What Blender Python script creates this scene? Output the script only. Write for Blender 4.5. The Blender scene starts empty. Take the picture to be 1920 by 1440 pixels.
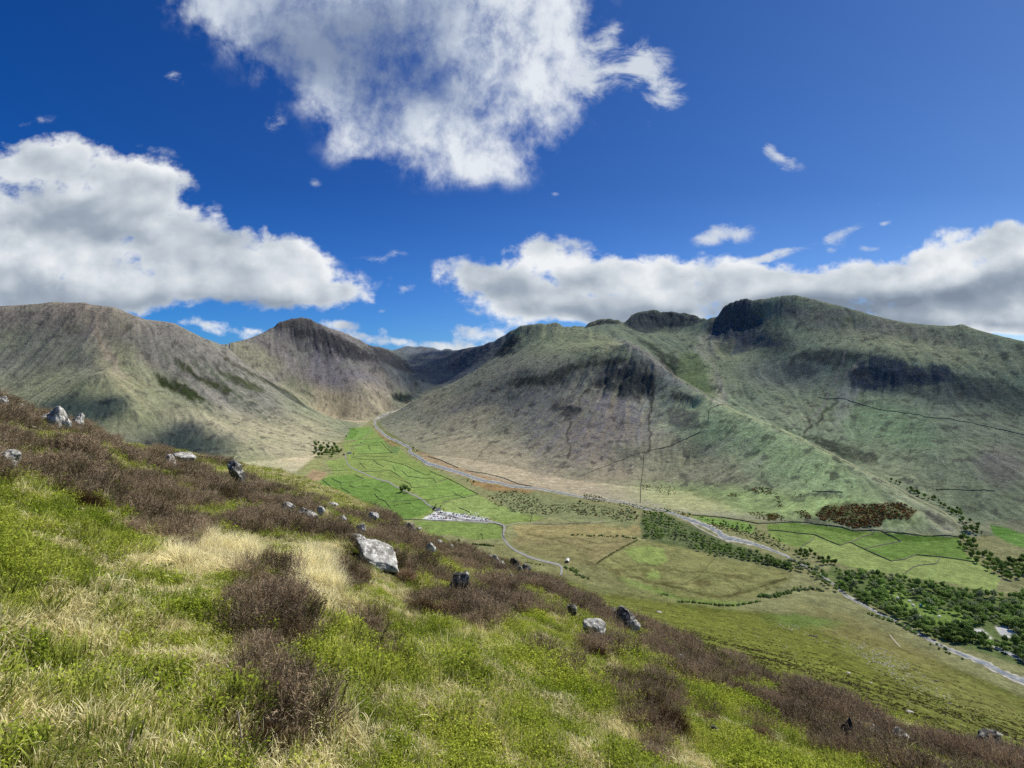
import bpy, math, random
import numpy as np
from mathutils import Vector, Matrix

random.seed(7)
rng = np.random.default_rng(11)
scene = bpy.context.scene
COL = scene.collection
F = 1010.0          # focal length in units of a 1920 px wide picture
CX, HY = 960.0, 700.0

# ------------------------------------------------------------------ helpers
def lin(c):
    c = np.asarray(c, float) / 255.0
    return np.where(c <= 0.04045, c / 12.92, ((c + 0.055) / 1.055) ** 2.4)

def tag(o, label=None, cat=None, group=None, kind=None):
    if label: o['label'] = label
    if cat: o['category'] = cat
    if group: o['group'] = group
    if kind: o['kind'] = kind
    return o

def link(name, me, parent=None, mats=()):
    o = bpy.data.objects.new(name, me)
    COL.objects.link(o)
    if parent is not None: o.parent = parent
    for m in mats: me.materials.append(m)
    return o

def empty(name, loc=(0, 0, 0), rz=0.0):
    o = bpy.data.objects.new(name, None)
    o.empty_display_size = 0.3
    COL.objects.link(o)
    o.location = loc
    o.rotation_euler = (0, 0, rz)
    return o

def np_mesh(name, V, Fc, smooth=True, matidx=None):
    """V (n,3), Fc (m,k) one polygon size"""
    me = bpy.data.meshes.new(name)
    V = np.ascontiguousarray(V, dtype=np.float32)
    Fc = np.ascontiguousarray(Fc, dtype=np.int32)
    n, (m, k) = len(V), Fc.shape
    me.vertices.add(n)
    me.vertices.foreach_set('co', V.ravel())
    me.loops.add(m * k)
    me.loops.foreach_set('vertex_index', Fc.ravel())
    me.polygons.add(m)
    me.polygons.foreach_set('loop_start', np.arange(0, m * k, k, dtype=np.int32))
    me.polygons.foreach_set('loop_total', np.full(m, k, dtype=np.int32))
    if smooth: me.polygons.foreach_set('use_smooth', np.ones(m, dtype=bool))
    if matidx is not None: me.polygons.foreach_set('material_index', np.asarray(matidx, dtype=np.int32))
    me.update(calc_edges=True)
    return me

# ------------------------------------------------------------------ numpy noise
_perm = rng.permutation(65536).astype(np.int64)
_ga = rng.random(65536) * 2 * np.pi
_gx, _gy = np.cos(_ga).astype(np.float32), np.sin(_ga).astype(np.float32)
def perlin(x, y, seed=0):
    xi, yi = np.floor(x), np.floor(y)
    fx, fy = (x - xi).astype(np.float32), (y - yi).astype(np.float32)
    xi, yi = xi.astype(np.int64) + seed * 131, yi.astype(np.int64) + seed * 71
    def g(ix, iy, dx, dy):
        h = _perm[(_perm[ix & 65535] + iy) & 65535]
        return _gx[h] * dx + _gy[h] * dy
    u = fx * fx * fx * (fx * (fx * 6 - 15) + 10)
    v = fy * fy * fy * (fy * (fy * 6 - 15) + 10)
    a = g(xi, yi, fx, fy); b = g(xi + 1, yi, fx - 1, fy)
    c = g(xi, yi + 1, fx, fy - 1); d = g(xi + 1, yi + 1, fx - 1, fy - 1)
    return ((a + u * (b - a)) * (1 - v) + (c + u * (d - c)) * v) * 1.5
def fbm(x, y, s, octv=5, seed=0, gain=0.5):
    r = 0; a = 1; t = 0
    for i in range(octv):
        r = r + a * perlin(x / s, y / s, seed + i * 17); t += a
        a *= gain; s = s / 2.03
    return r / t * 1.4
def ridged(x, y, s, octv=4, seed=0):
    r = 0; a = 1; t = 0
    for i in range(octv):
        r = r + a * (1 - 2.2 * np.abs(perlin(x / s, y / s, seed + i * 13))); t += a
        a *= 0.55; s = s / 2.1
    return r / t
def sstep(a, b, x):
    t = np.clip((x - a) / (b - a), 0, 1)
    return t * t * (3 - 2 * t)

# ------------------------------------------------------------------ terrain: heights
FD = np.array([0, 650, 1000, 1384, 2440, 3800, 5000.]); FZ = np.array([-389, -387, -379, -371, -350, -322, -290.])
def zfloor(D): return np.interp(D, FD, FZ)
def floor_D(py):
    v = (py - HY) / F
    D = 1300.0
    for _ in range(30): D = 0.5 * D + 0.5 * (-zfloor(D) / v)
    return D
def c3(px, py, D):
    return ((px - CX) / F * D, D, -(py - HY) / F * D)

ctrl = []
def line(pts, step=22):
    pts = [(p[0], p[1], p[2] if len(p) > 2 else floor_D(p[1])) for p in pts]
    for a, b in zip(pts[:-1], pts[1:]):
        n = max(1, int(math.hypot(b[0] - a[0], b[1] - a[1]) / step))
        for i in range(n):
            t = i / n
            D = 1.0 / ((1 - t) / a[2] + t / b[2])
            ctrl.append(c3(a[0] + (b[0] - a[0]) * t, a[1] + (b[1] - a[1]) * t, D))
    ctrl.append(c3(*pts[-1]))
def pts(L):
    for p in L: ctrl.append(c3(p[0], p[1], p[2] if len(p) > 2 else floor_D(p[1])))
def back(pts_, k=1.12, dz=110):
    for p in pts_[::1]:
        x, y, z = c3(*p)
        ctrl.append((x * k, y * k, z - dz))

KF = [(-500,650,2500),(-250,595,2700),(0,573,2850),(60,569,2870),(100,567.5,2865),(130,567,2860),(170,570,2880),(230,581,2900),(290,600,2950),(340,612,3000),(390,633,3100),(420,646,3250)]
GG = [(430,645,3900),(450,640,4000),(490,627,4150),(508,617,4280),(520,606,4350),(540,598.5,4420),(565,596,4470),(590,600,4500),(620,612,4550),(660,630,4600),(690,645,4700),(715,655,4800),(735,658,4900)]
FAR = [(700,660,7000),(735,657,6800),(760,651,6900),(800,650,7000),(830,652,7000),(860,657,6600),(880,651,6200),(910,640,5900),(930,630,5700),(950,620,5500),(985,610,5300)]
LM = [(970,613,3900),(985,608,3870),(1000,607,3850),(1030,605,3830),(1055,610,3850)]
SP = [(1068,614,4350),(1085,611,4350),(1100,606,4320),(1115,600,4300),(1130,598,4300),(1145,600,4300),(1162,603,4300),(1178,594,4250),(1190,587,4250),(1215,582,4200),(1250,585,4200),(1280,589,4150),(1310,597,4050),(1325,600,3950),(1335,598,3850)]
SF = [(1345,582,3650),(1355,571,3600),(1372,565,3550),(1390,561,3500),(1410,562,3450),(1440,557,3420),(1480,553,3370),(1520,558,3300),(1560,570,3200),(1600,583,3100),(1650,596,3000),(1700,606,2900),(1760,612,2800),(1788,611,2760),(1800,608,2750),(1815,613,2720),(1860,630,2600),(1920,641,2450),(2100,680,2200),(2500,760,1800)]
for L in (KF, GG, FAR, LM, SP, SF): line(L, 14)
back(KF, 1.2, 120); back(GG, 1.12, 180); back(FAR, 1.15, 200); back(SP, 1.15, 180); back(SF, 1.15, 160); back(LM, 1.05, 60)
# ravine between the two left fells, and the fells' faces
line([(412,660,3450),(435,679,3500),(495,712,3600),(554,740,3700),(594,769,3780),(640,786,3850)])
line([(690,792),(655,803),(625,830),(595,852),(575,872),(545,885)])
pts([(300,857,2200),(300,795,2350),(300,730,2580),(300,660,2780),(130,872,2000),(130,800,2150),(130,700,2480),(130,630,2700),(220,640,2720),(30,640,2650),
     (0,880,1950),(0,720,2400),(-200,880,1900),(-200,700,2350),(-500,870,1800),(450,865,2150),(450,810,2420),(450,750,2780),(520,800,2750),(400,700,2900),(560,830,2500),(380,800,2350),
     (190,700,2380),(240,760,2280)])
pts([(560,650,4250),(640,690,4180),(600,720,4000),(600,765,3830),(680,720,4100),(700,760,3980),(520,690,3950),(540,725,3850),(655,775,3880),(500,665,4050),(440,665,3850),(470,690,3820),(600,620,4430)])
line([(705,788),(722,772,4150),(745,752,4400),(780,737,4700),(820,722,5000),(850,703,5300),(858,690,5600)])
pts([(800,680,5900),(780,700,5300),(760,680,4950),(760,720,4600),(740,700,4550),(745,735,4400),(730,745,4250),(860,680,5700),(900,662,5500),(930,650,5350),(840,668,6200),(880,675,5500),(905,680,5100),(860,700,4900)])
# Lingmell
line([(962,626,4000),(950,645,3970),(925,668,3900),(900,690,3850),(860,712,3800),(820,730,3800),(790,745,3800),(750,768,3850),(716,786,3900)])
pts([(940,700,4700),(960,660,4600),(1000,640,4600),(800,760,4150),(850,735,4200),(900,715,4300)])
line([(708,793),(722,806),(745,820),(770,835),(800,855),(850,876),(900,893),(960,908),(1040,922),(1100,935),(1200,950),(1300,964),(1400,977),(1500,985),(1600,995),(1700,1003),(1790,1010)])
pts([(1100,630,3500),(1150,640,3250),(1180,645,3000),(1100,665,2950),(1220,665,2850),(1150,655,2980),(1060,678,2970),(1000,690,3050),(950,700,3150),(900,735,3150),(1020,650,3450),(1050,620,3750),(980,630,3800),(960,665,3650),
     (1150,705,2760),(1150,770,2450),(1150,830,2100),(1150,900,1800),(1050,730,2770),(1050,780,2500),(1050,850,2150),(1050,895,1900),(950,760,2850),(950,820,2500),(950,870,2100),(850,780,3000),(850,830,2500),(780,790,3300),
     (1220,745,2560),(1250,800,2250),(1300,770,2330),(1300,860,1950),(1300,920,1680),(1400,850,1800),(1400,930,1550),(1500,900,1550),(1500,945,1430),(1600,930,1400),(1600,970,1310),(1700,965,1290),(1200,880,1900),
     (1130,640,3400),(1070,640,3500)])
NOSE = [(1180,645,2950),(1215,668,2800),(1260,700,2650),(1300,728,2450),(1350,757,2200),(1420,787,1950),(1500,821,1750),(1600,871,1550),(1655,901,1470),(1700,931,1400),(1760,963,1320),(1800,1000,1258)]
line(NOSE, 16)
for p, k, dz in [((1215,668,2800),1.07,40),((1260,700,2650),1.08,48),((1300,728,2450),1.09,48),((1350,757,2200),1.07,40),((1420,787,1950),1.10,50),((1460,803,1850),1.10,52),((1500,821,1750),1.10,52),((1550,845,1650),1.10,48),((1600,871,1550),1.09,42),((1655,901,1470),1.07,32),((1700,931,1400),1.06,26),((1760,963,1320),1.05,14)]:
    x, y, z = c3(*p); ctrl.append((x*k, y*k, z-dz))
# Scafell side
pts([(1345,750,2480),(1340,720,2700),(1325,680,3000),(1335,640,3300),(1270,690,2980),(1290,640,3400),(1230,630,3500),(1200,617,3850),(1250,622,3900),(1300,622,3700),(1300,660,3200),(1240,655,3200),(1310,710,2800)])
pts([(1330,625,3500),(1345,640,3350),(1370,662,3180),(1390,655,3200),(1410,650,3200),(1430,650,3120),(1450,655,3020),(1400,600,3420),(1370,610,3450),(1355,600,3500),(1425,585,3400),(1428,605,3330),(1450,625,3150),(1480,650,2950),(1520,665,2800),(1500,600,3150),(1600,620,2950),(1700,640,2700),(1800,650,2550)])
line([(1540,660,2780),(1590,660,2680),(1640,664,2590),(1700,673,2490),(1760,682,2400),(1850,705,2290),(1920,735,2200),(2100,800,2000)], 18)
line([(1560,700,2620),(1600,722,2480),(1650,740,2380),(1720,742,2290),(1780,745,2210),(1850,765,2110),(1920,795,2010),(2100,850,1800)], 18)
pts([(1400,720,2650),(1450,700,2780),(1450,760,2450),(1540,750,2450),(1540,810,2080),(1620,850,1870),(1650,800,2080),(1750,790,2010),(1750,850,1750),(1750,900,1600),(1850,850,1720),(1850,930,1450),(1920,850,1720),(1920,920,1470),(1920,1000),(2100,1000),(2100,920,1450),(2500,1000,1150),(1480,720,2700),(1700,890,1640)])
# valley floor
for px in range(560, 2500, 90):
    for py in (800, 830, 870, 920, 960, 1000, 1050, 1100, 1150, 1200, 1270):
        if py <= 1000:
            e = np.interp(py, [785, 850, 900, 950, 1000], [700, 700, 800, 1130, 1750])
            if px > e or px < np.interp(py, [800, 860, 900, 1000], [660, 600, 560, 500]): continue
        if px < np.interp(py, [1000, 1060, 1100, 1150, 1200, 1280], [500, 960, 1150, 1480, 1680, 1860]): continue
        pts([(px, py)])
for px in (1850, 1920, 2050, 2200): pts([(px, 1030), (px, 1060)])
# the slope below the viewer
line([(1060,1088),(1150,1102),(1240,1128),(1300,1140),(1400,1146),(1500,1152),(1580,1167),(1650,1195),(1720,1222),(1800,1255),(1860,1280),(1920,1310),(2200,1420)], 40)
pts([(1150,1143,150),(1150,1122,500),(1300,1212,120),(1300,1178,400),(1400,1250,100),(1400,1190,450),(1500,1285,90),(1500,1225,350),(1500,1180,600),(1700,1362,70),(1700,1295,250),(1700,1245,480),(1900,1425,50),(1900,1360,200),(1900,1315,430),
     (1600,1325,80),(1600,1260,300),(1600,1200,600),(1230,1190,130),(1230,1150,450),(2200,1530,50),(2200,1470,250),(2600,1700,50),(2600,1600,250),(1800,1390,70),(1800,1280,420),
     (1040,1120,150),(1040,1140,400),(1040,1115,800),(900,1100,200),(900,1125,500),(900,1090,850),(700,1000,150),(700,1060,400),(700,1050,800),(500,930,150),(500,1000,400),(500,980,900),(300,900,150),(300,960,400),(300,940,900),(300,935,1500),
     (100,860,150),(100,900,400),(100,900,900),(100,900,1600),(-200,800,150),(-200,860,500),(-200,860,1200),(-600,860,400),(-600,880,1200)])
for px, D, z in [(900,1050,-375),(700,1150,-370),(500,1400,-368),(500,1900,-358),(300,2000,-345),(800,1100,-374),(600,1250,-368),(600,1700,-362),(400,1950,-352)]:
    ctrl.append(((px-CX)/F*D, D, z))
# far rim outside
for a in range(-60, 61, 12):
    ctrl.append((9500*math.tan(math.radians(a))*0.9, 9500, 60)); ctrl.append((14000*math.tan(math.radians(a))*0.9, 14000, -100))
C = np.array(ctrl)
# drop near-duplicates
keep = []
for i, p in enumerate(C):
    if all((p[0]-C[j][0])**2 + (p[1]-C[j][1])**2 > (0.006*p[1])**2 for j in keep): keep.append(i)
C = C[keep]
def phi(r): return r
dm = np.hypot(C[:, None, 0] - C[None, :, 0], C[:, None, 1] - C[None, :, 1])
A = np.zeros((len(C)+3, len(C)+3)); A[:-3, :-3] = dm + np.eye(len(C)) * -.3
A[:-3, -3] = 1; A[:-3, -2] = C[:, 0]/1000; A[:-3, -1] = C[:, 1]/1000
A[-3:, :-3] = A[:-3, -3:].T
W = np.linalg.solve(A, np.concatenate([C[:, 2], np.zeros(3)]))
Cx, Cy, Wt = C[:, 0].astype(np.float32), C[:, 1].astype(np.float32), W[:-3].astype(np.float32)
def rbf(x, y):
    out = np.empty(len(x), np.float32)
    for s in range(0, len(x), 20000):
        xx, yy = x[s:s+20000, None], y[s:s+20000, None]
        out[s:s+20000] = np.sqrt((xx-Cx)**2 + (yy-Cy)**2) @ Wt
    return out + W[-3] + W[-2]*x/1000 + W[-1]*y/1000

# near slope, described by its brow line
BX = np.array([-600,-300,0,60,150,230,330,420,520,600,700,800,893,960,1023,1077,1127,1203,1287,1353,1453,1537,1620,1703,1787,1912,2200,2600.])
BY = np.array([520,640,757,775,803,842,853,868,885,915,962,1012,1045,1068,1090,1118,1143,1181,1214,1239,1277,1310,1339,1372,1402,1435,1540,1700.])
RX = np.array([-600,0,200,330,500,700,900,1100,1300,1600,1900,2600.]); RR = np.array([20,22,28,40,50,42,36,28,21,14,10,9.])
EYE = 1.65
def near_z(x, y):
    u = x / np.maximum(y, 0.8)
    px = np.clip(u * F + CX, -600, 2600)
    T = -(np.interp(px, BX, BY) - HY) / F
    rb = np.interp(px, RX, RR)
    cc = EYE / rb**2
    S = T + 2 * np.sqrt(EYE * cc)
    D = y
    z = -EYE + S * D - cc * D * D
    return z
def near_full(x, y):
    yy = np.maximum(y, 0.8)
    xs = x * yy / np.maximum(y, 0.8)
    z1 = near_z(x, yy)
    # close to and behind the viewer: a plain tilted plane
    pl = -EYE - 0.16 * x - 0.20 * y
    w = sstep(0.8, 2.6, y)
    lim = np.clip(x, -1.3*yy-0.01, 1.3*yy+0.01)
    z = w * near_z(lim, yy) + (1-w) * pl
    return z
def bumps(x, y, D):
    a = 0.035 * fbm(x, y, .42, 2, 2) + 0.10 * fbm(x, y, 1.1, 3, 3) + 0.16 * fbm(x, y, 4.0, 3, 5) * sstep(3, 9, D) + 0.55 * fbm(x, y, 15.0, 3, 9) * sstep(10, 40, D)
    return a

NU, UMAX = 1330, 1.24
U = np.linspace(-UMAX, UMAX, NU)
D1 = np.exp(np.linspace(math.log(1.2), math.log(80), 300, endpoint=False))
D2 = np.exp(np.linspace(math.log(80), math.log(8200), 880, endpoint=False))
D3 = np.exp(np.linspace(math.log(8200), math.log(30000), 14))
DG = np.concatenate([D1, D2, D3]); ND = len(DG)
LD = np.log(DG)
DD, UU = np.meshgrid(DG, U, indexing='ij')
X, Y = UU * DD, DD.copy()
Xf, Yf = X.ravel().astype(np.float32), Y.ravel().astype(np.float32)
i0 = int(np.searchsorted(DG, 30))
Zfar = np.full(X.shape, -1e4, np.float32)
Zfar[i0:] = rbf(Xf[i0*NU:], Yf[i0*NU:]).reshape(-1, NU)
def smooth2(A, k=1):
    for _ in range(k):
        B = A.copy(); B[1:-1] = (A[:-2] + 2*A[1:-1] + A[2:]) / 4; A = B
        B = A.copy(); B[:, 1:-1] = (A[:, :-2] + 2*A[:, 1:-1] + A[:, 2:]) / 4; A = B
    return A
Zfar[i0:] = smooth2(Zfar[i0:], 1)
PXg = UU * F + CX
# slope of the smooth far terrain
gD = np.gradient(Zfar, axis=0) / np.gradient(DD, axis=0)          # along constant u
gU = np.gradient(Zfar, axis=1) / (np.gradient(UU, axis=1) * DD)     # dz/dx
gX = gU; gY = gD - UU * gU
gX[:i0+3] = 0; gY[:i0+3] = 0
gXs, gYs = smooth2(gX, 6), smooth2(gY, 6)
slope = np.hypot(gXs, gYs)
def gidx(x, y):
    y = np.maximum(y, 1.3)
    j = np.clip(((x / y + UMAX) / (2*UMAX) * (NU-1)), 0, NU-1)
    i = np.interp(np.log(y), LD, np.arange(ND))
    return i, j
# line integral convolution of noise down the fall line: gullies and scree streaks
def lic(x, y, s, L, n, seed):
    acc = perlin(x/s, y/s, seed) * 1.0; tot = 1.0
    for sgn in (1, -1):
        cx, cy = x.copy(), y.copy()
        for k in range(n):
            i, j = gidx(cx, cy)
            ii, jj = np.rint(i).astype(int), np.rint(j).astype(int)
            dx, dy = gXs[ii, jj], gYs[ii, jj]
            m = np.hypot(dx, dy) + 1e-3
            cx = cx + sgn * dx / m * L; cy = cy + sgn * dy / m * L
            w = 1 - k / n
            acc = acc + w * perlin(cx/s, cy/s, seed); tot += w
    return acc / tot * 2.6
fs = slice(int(np.searchsorted(DG, 300)), int(np.searchsorted(DG, 8200)))
G1 = np.zeros_like(Zfar); G2 = np.zeros_like(Zfar); G3 = np.zeros_like(Zfar)
xs, ys = X[fs], Y[fs]
G1[fs] = lic(xs, ys, 75.0, 34.0, 9, 21)
G2[fs] = lic(xs, ys, 24.0, 13.0, 10, 33)
G3[fs] = lic(xs, ys, 9.0, 6.0, 8, 45)
smask = sstep(0.06, 0.22, slope) * sstep(500, 1200, DD)
Zv = -(Zfar / DD) * F + HY          # approximate picture row of the smooth surface
def ell(px, py, cx, cy, rx, ry, rot=0.0, soft=0.5):
    c, s = math.cos(math.radians(rot)), math.sin(math.radians(rot))
    dx, dy = px - cx, py - cy
    a = (dx*c + dy*s) / rx; b = (-dx*s + dy*c) / ry
    return 1 - sstep(1-soft, 1+soft, np.sqrt(a*a + b*b))
# craggy places (centre x, centre y, rx, ry, rot, weight, Dmin, Dmax)
CR = [(1165,705,75,38,0,1,2400,3100),(1060,765,28,16,10,.8,2300,2900),(1075,705,60,22,-10,.7,2500,3100),(985,715,45,20,-12,.6,2600,3300),(1270,748,35,16,10,.7,2200,2700),
      (600,640,75,26,20,1.1,4000,4500),(540,612,30,14,0,.8,4200,4600),(690,665,45,15,30,.8,4000,4900),
      (1385,605,55,55,0,.9,3150,3650),(1450,635,55,24,30,.8,2800,3350),(1250,600,75,17,0,.9,3800,4300),(1130,605,35,10,0,.7,4000,4400),
      (1680,702,100,26,5,.8,2200,2650),(1560,672,70,18,5,.5,2500,2850),(1800,725,70,24,12,.5,2050,2450),(948,645,22,20,-40,.8,3700,4200),(880,670,60,22,-20,.6,4800,6200),(770,680,40,20,25,.5,4600,5600),
      (1140,655,70,10,0,.5,2800,3100),(870,690,20,6,0,.5,2800,4200)]
crag = np.zeros_like(Zfar)
wn = fbm(X[fs], Y[fs], 120, 4, 61)
for cx, cy, rx, ry, rot, w, d0, d1 in CR:
    e = ell(PXg[fs] + wn*14, Zv[fs] + wn*10, cx, cy, rx, ry, rot, .45) * (DD[fs] > d0) * (DD[fs] < d1)
    crag[fs] = np.maximum(crag[fs], e*w)
crag[fs] = smooth2(crag[fs], 2)
det = np.zeros_like(Zfar)
det[fs] = (7.0*G1[fs] + 3.6*G2[fs] + 1.1*G3[fs]) * smask[fs] + 7.0*fbm(xs, ys, 260, 6, 71) * smask[fs]
det[fs] += 2.0*ridged(xs, ys, 60, 4, 77) * smask[fs] * sstep(-0.1, 0.5, fbm(xs, ys, 400, 3, 79))
rg = ridged(xs, ys, 95, 5, 81)
det[fs] += crag[fs] * (16*rg + 7*G2[fs] + 10*G1[fs])
low = sstep(60, 120, DD) * (1 - sstep(700, 900, DD)) * sstep(0.1, 0.3, slope)
det += np.where(low > 0, low * (1.8*fbm(X, Y, 45, 4, 91) + 0.35*fbm(X, Y, 7, 3, 95)), 0)
# damp the small bumps along the sharp skylines so that outlines keep their course
Zfar = Zfar + det
Zn = near_full(Xf, Yf).reshape(X.shape)
Zn = Zn + bumps(X, Y, DD)
kk = 0.02 * DD
h = np.clip(0.5 + 0.5*(Zn - Zfar)/kk, 0, 1)
h = np.where(DD < 32, 1.0, h)
Z = np.where(h >= 1, Zn, Zfar + (Zn - Zfar)*h + kk*h*(1-h))
nearw = h
def hz(x, y):
    i, j = gidx(np.asarray(x, float), np.asarray(y, float))
    i0_, j0_ = np.clip(i.astype(int), 0, ND-2), np.clip(j.astype(int), 0, NU-2)
    a, b = i - i0_, j - j0_
    return (Z[i0_, j0_]*(1-a)*(1-b) + Z[i0_+1, j0_]*a*(1-b) + Z[i0_, j0_+1]*(1-a)*b + Z[i0_+1, j0_+1]*a*b)
# hold the skyline to its surveyed course, with the small steps and notches of the rock
SKY = np.array([(-700,640),(-400,620),(-200,590),(0,573.6),(40,571.7),(79,569),(92,566.8),(103,566),(127,567.7),(158,567),(166,570),(174,571.7),(214,576),(237,585.5),(273,599),(309,603),(329,606.5),(344,615),(380,633),(412,645),(420,646),(435,642),(467,635),(495,623),(508,615),(515,613),(519,607),(523,604),(533,601),(542,598.6),(552,597),(566,595.4),(576,597),(584,599),(588,603),(594,605),(606,610),(617,615),(634,620),(653,627),(668,634),(681,641),(697,649),(710,649.5),(718,652),(727,655),(737,656.7),(750,653),(758,650),(767,649),(780,650.7),(790,649),(800,650.7),(813,651.7),(820,655),(827,656.7),(836,653.5),(843,654),(850,657),(860,656),(880,651.7),(892,650),(907,646.7),(916,642),(927,640),(935,634),(947,628),(956,621),(967,616.7),(975,611.5),(983,610.7),(991,608.2),(1000,609),(1013,606.7),(1020,607.5),(1033,606),(1042,605.3),(1050,607),(1054,610.5),(1058,612.7),(1070,613),(1080,611),(1097,611.7),(1103,606),(1110,603),(1118,600.5),(1127,599),(1135,597.8),(1143,596.7),(1152,599),(1160,600),(1167,604),(1172,603),(1180,597),(1184,591),(1190,588),(1196,585),(1207,584),(1220,580.7),(1233,582),(1240,584.8),(1254,584),(1267,585),(1275,587.5),(1283,586.5),(1292,590),(1301,590.5),(1307,592.6),(1311,596.5),(1320,596.5),(1327,598.5),(1334,596),(1340,594),(1346,592),(1350,586),(1355,578),(1359,573),(1364,571),(1369,567.5),(1375,566.7),(1380,563.5),(1385,564),(1389,560),(1399,559.7),(1404,562),(1410,562.5),(1420,561),(1431,560.7),(1452,557),(1474,553.6),(1495,553.6),(1516,559),(1559,569.6),(1594,578),(1630,589),(1665,598),(1700,605),(1736,608.5),(1771,611),(1786,610.5),(1792,610),(1800,608),(1807,608.5),(1817,613),(1835,619),(1877,630),(1920,640),(2100,680),(2500,760)])
_rk = sstep(900, 1000, PXg[0])*(1-sstep(1480, 1560, PXg[0])) + .6*sstep(490, 520, PXg[0])*(1-sstep(690, 720, PXg[0])) + .3
TS = -(np.interp(PXg[0], SKY[:, 0], SKY[:, 1]) + _rk*1.1*fbm(PXg[0], 0*PXg[0]+3.3, 9.0, 3, 501) - HY)/F
ka = int(np.searchsorted(DG, 2000)); EL_ = Z/DD
ks = np.argmax(EL_[ka:], axis=0) + ka
Ds = smooth2(np.tile(DG[ks][None], (3, 1)), 2)[1]
dE = TS - EL_[ks, np.arange(NU)]
wgt = np.exp(-(np.log(DD/Ds[None])/.055)**2)
wgt[:ka] *= 0
EL_ = EL_ + wgt*dE[None]
far_clip = (DD > 1900)
EL_ = np.where(far_clip, np.minimum(EL_, TS[None] - np.maximum(0, (DD-Ds[None])/Ds[None])*.02), EL_)
# make sure the crest itself reaches the line
k2 = np.argmax(EL_[ka:], axis=0) + ka
gap = TS - EL_[k2, np.arange(NU)]
EL_ = EL_ + np.exp(-(np.log(DD/DG[k2][None])/.02)**2)*(DD > 1900)*np.clip(gap, 0, .02)[None]
Z = EL_*DD
EL = Z / DD
def P(px, py, dmin=0.0):
    """the visible ground point that the direction through (px, py) meets"""
    u = (px - CX) / F; v = -(py - HY) / F
    j = np.clip((u + UMAX) / (2*UMAX) * (NU-1), 0, NU-1.001)
    j0_ = int(j); b = j - j0_
    col = EL[:, j0_]*(1-b) + EL[:, j0_+1]*b
    k0 = int(np.searchsorted(DG, dmin)) if dmin > 0 else 0
    hit = np.nonzero(col[k0:] >= v)[0]
    k = (hit[0] + k0) if len(hit) else int(np.argmax(col[k0:]) + k0)
    if k > k0 and col[k] > col[k-1]:
        t = (v - col[k-1]) / (col[k] - col[k-1]); t = min(max(t, 0), 1)
        D = math.exp(LD[k-1] + t*(LD[k]-LD[k-1]))
    else: D = DG[k]
    return np.array([u*D, D, float(hz(u*D, D))])
# ------------------------------------------------------------------ terrain: colours
PY = HY - EL * F
PXv = PXg
N1 = fbm(X, Y, 90, 5, 101); N2 = fbm(X, Y, 30, 4, 111)
kpx = F / DD
NW = fbm(UU*F/60.0, LD[:, None]*14 + 0*UU, 1.0, 4, 121)      # irregular edges of patches
wx, wy = N1*np.clip(30*kpx, 2, 14), N2*np.clip(16*kpx, 1.5, 8)
Pw, Qw = PXv + wx, PY + wy
Cc = np.zeros(X.shape + (3,), np.float32)
Cc[:] = lin((112, 116, 84))
def paint(mask, c, op=1.0):
    m = (mask * op)[..., None].astype(np.float32)
    Cc[:] = Cc * (1 - m) + lin(c).astype(np.float32) * m
def E(cx, cy, rx, ry, c, op=1.0, rot=0, soft=.5, d=(0, 1e9), warp=1.0, extra=None):
    r = max(rx, ry) * (1+soft) + 20
    j0_ = max(0, int(((cx-r-CX)/F + UMAX)/(2*UMAX)*(NU-1))); j1_ = min(NU, int(((cx+r-CX)/F + UMAX)/(2*UMAX)*(NU-1))+2)
    a, b = int(np.searchsorted(DG, d[0])), int(np.searchsorted(DG, d[1]))
    if a >= b or j0_ >= j1_: return
    sl = (slice(a, b), slice(j0_, j1_))
    m = ell(PXv[sl] + wx[sl]*warp, PY[sl] + wy[sl]*warp, cx, cy, rx, ry, rot, soft)
    if extra is not None: m = m * extra[sl]
    m = (m*op)[..., None].astype(np.float32)
    Cc[sl] = Cc[sl]*(1-m) + lin(c).astype(np.float32)*m
def inpoly(px, py, poly, feather=2.0):
    poly = np.array(poly, float)
    inside = np.zeros(px.shape, bool); dist = np.full(px.shape, 1e9)
    n = len(poly)
    for i in range(n):
        x1, y1 = poly[i]; x2, y2 = poly[(i+1) % n]
        if y1 != y2:
            inside ^= ((y1 > py) != (y2 > py)) & (px < (x2-x1)*(py-y1)/(y2-y1) + x1)
        dx, dy = x2-x1, y2-y1
        t = np.clip(((px-x1)*dx + (py-y1)*dy)/(dx*dx+dy*dy+1e-9), 0, 1)
        dist = np.minimum(dist, np.hypot(px-x1-t*dx, py-y1-t*dy))
    sd = np.where(inside, dist, -dist)
    return sstep(-feather, feather, sd)
def G(poly, c, op=1.0, feather=2.0, d=(150, 1e9), warp=0.3, extra=None):
    p = np.array(poly, float)
    lo, hi = p[:, 0].min()-feather-12, p[:, 0].max()+feather+12
    j0_ = max(0, int(((lo-CX)/F + UMAX)/(2*UMAX)*(NU-1))); j1_ = min(NU, int(((hi-CX)/F + UMAX)/(2*UMAX)*(NU-1))+2)
    a, b = int(np.searchsorted(DG, d[0])), int(np.searchsorted(DG, d[1]))
    if a >= b or j0_ >= j1_: return
    sl = (slice(a, b), slice(j0_, j1_))
    m = inpoly(PXv[sl] + wx[sl]*warp, PY[sl] + wy[sl]*warp, poly, feather)
    if extra is not None: m = m * extra[sl]
    m = (m*op)[..., None].astype(np.float32)
    Cc[sl] = Cc[sl]*(1-m) + lin(c).astype(np.float32)*m
def z1(L): return [(x/4+560, y/4+740) for x, y in L]
def z2(L): return [(x/4+1000, y/4+860) for x, y in L]
def z3(L): return [(x/4+1440, y/4+900) for x, y in L]
def z6(L): return [(x/2.8235+1240, y/2.8235+520) for x, y in L]

FARD = (1500, 9000)
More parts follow.
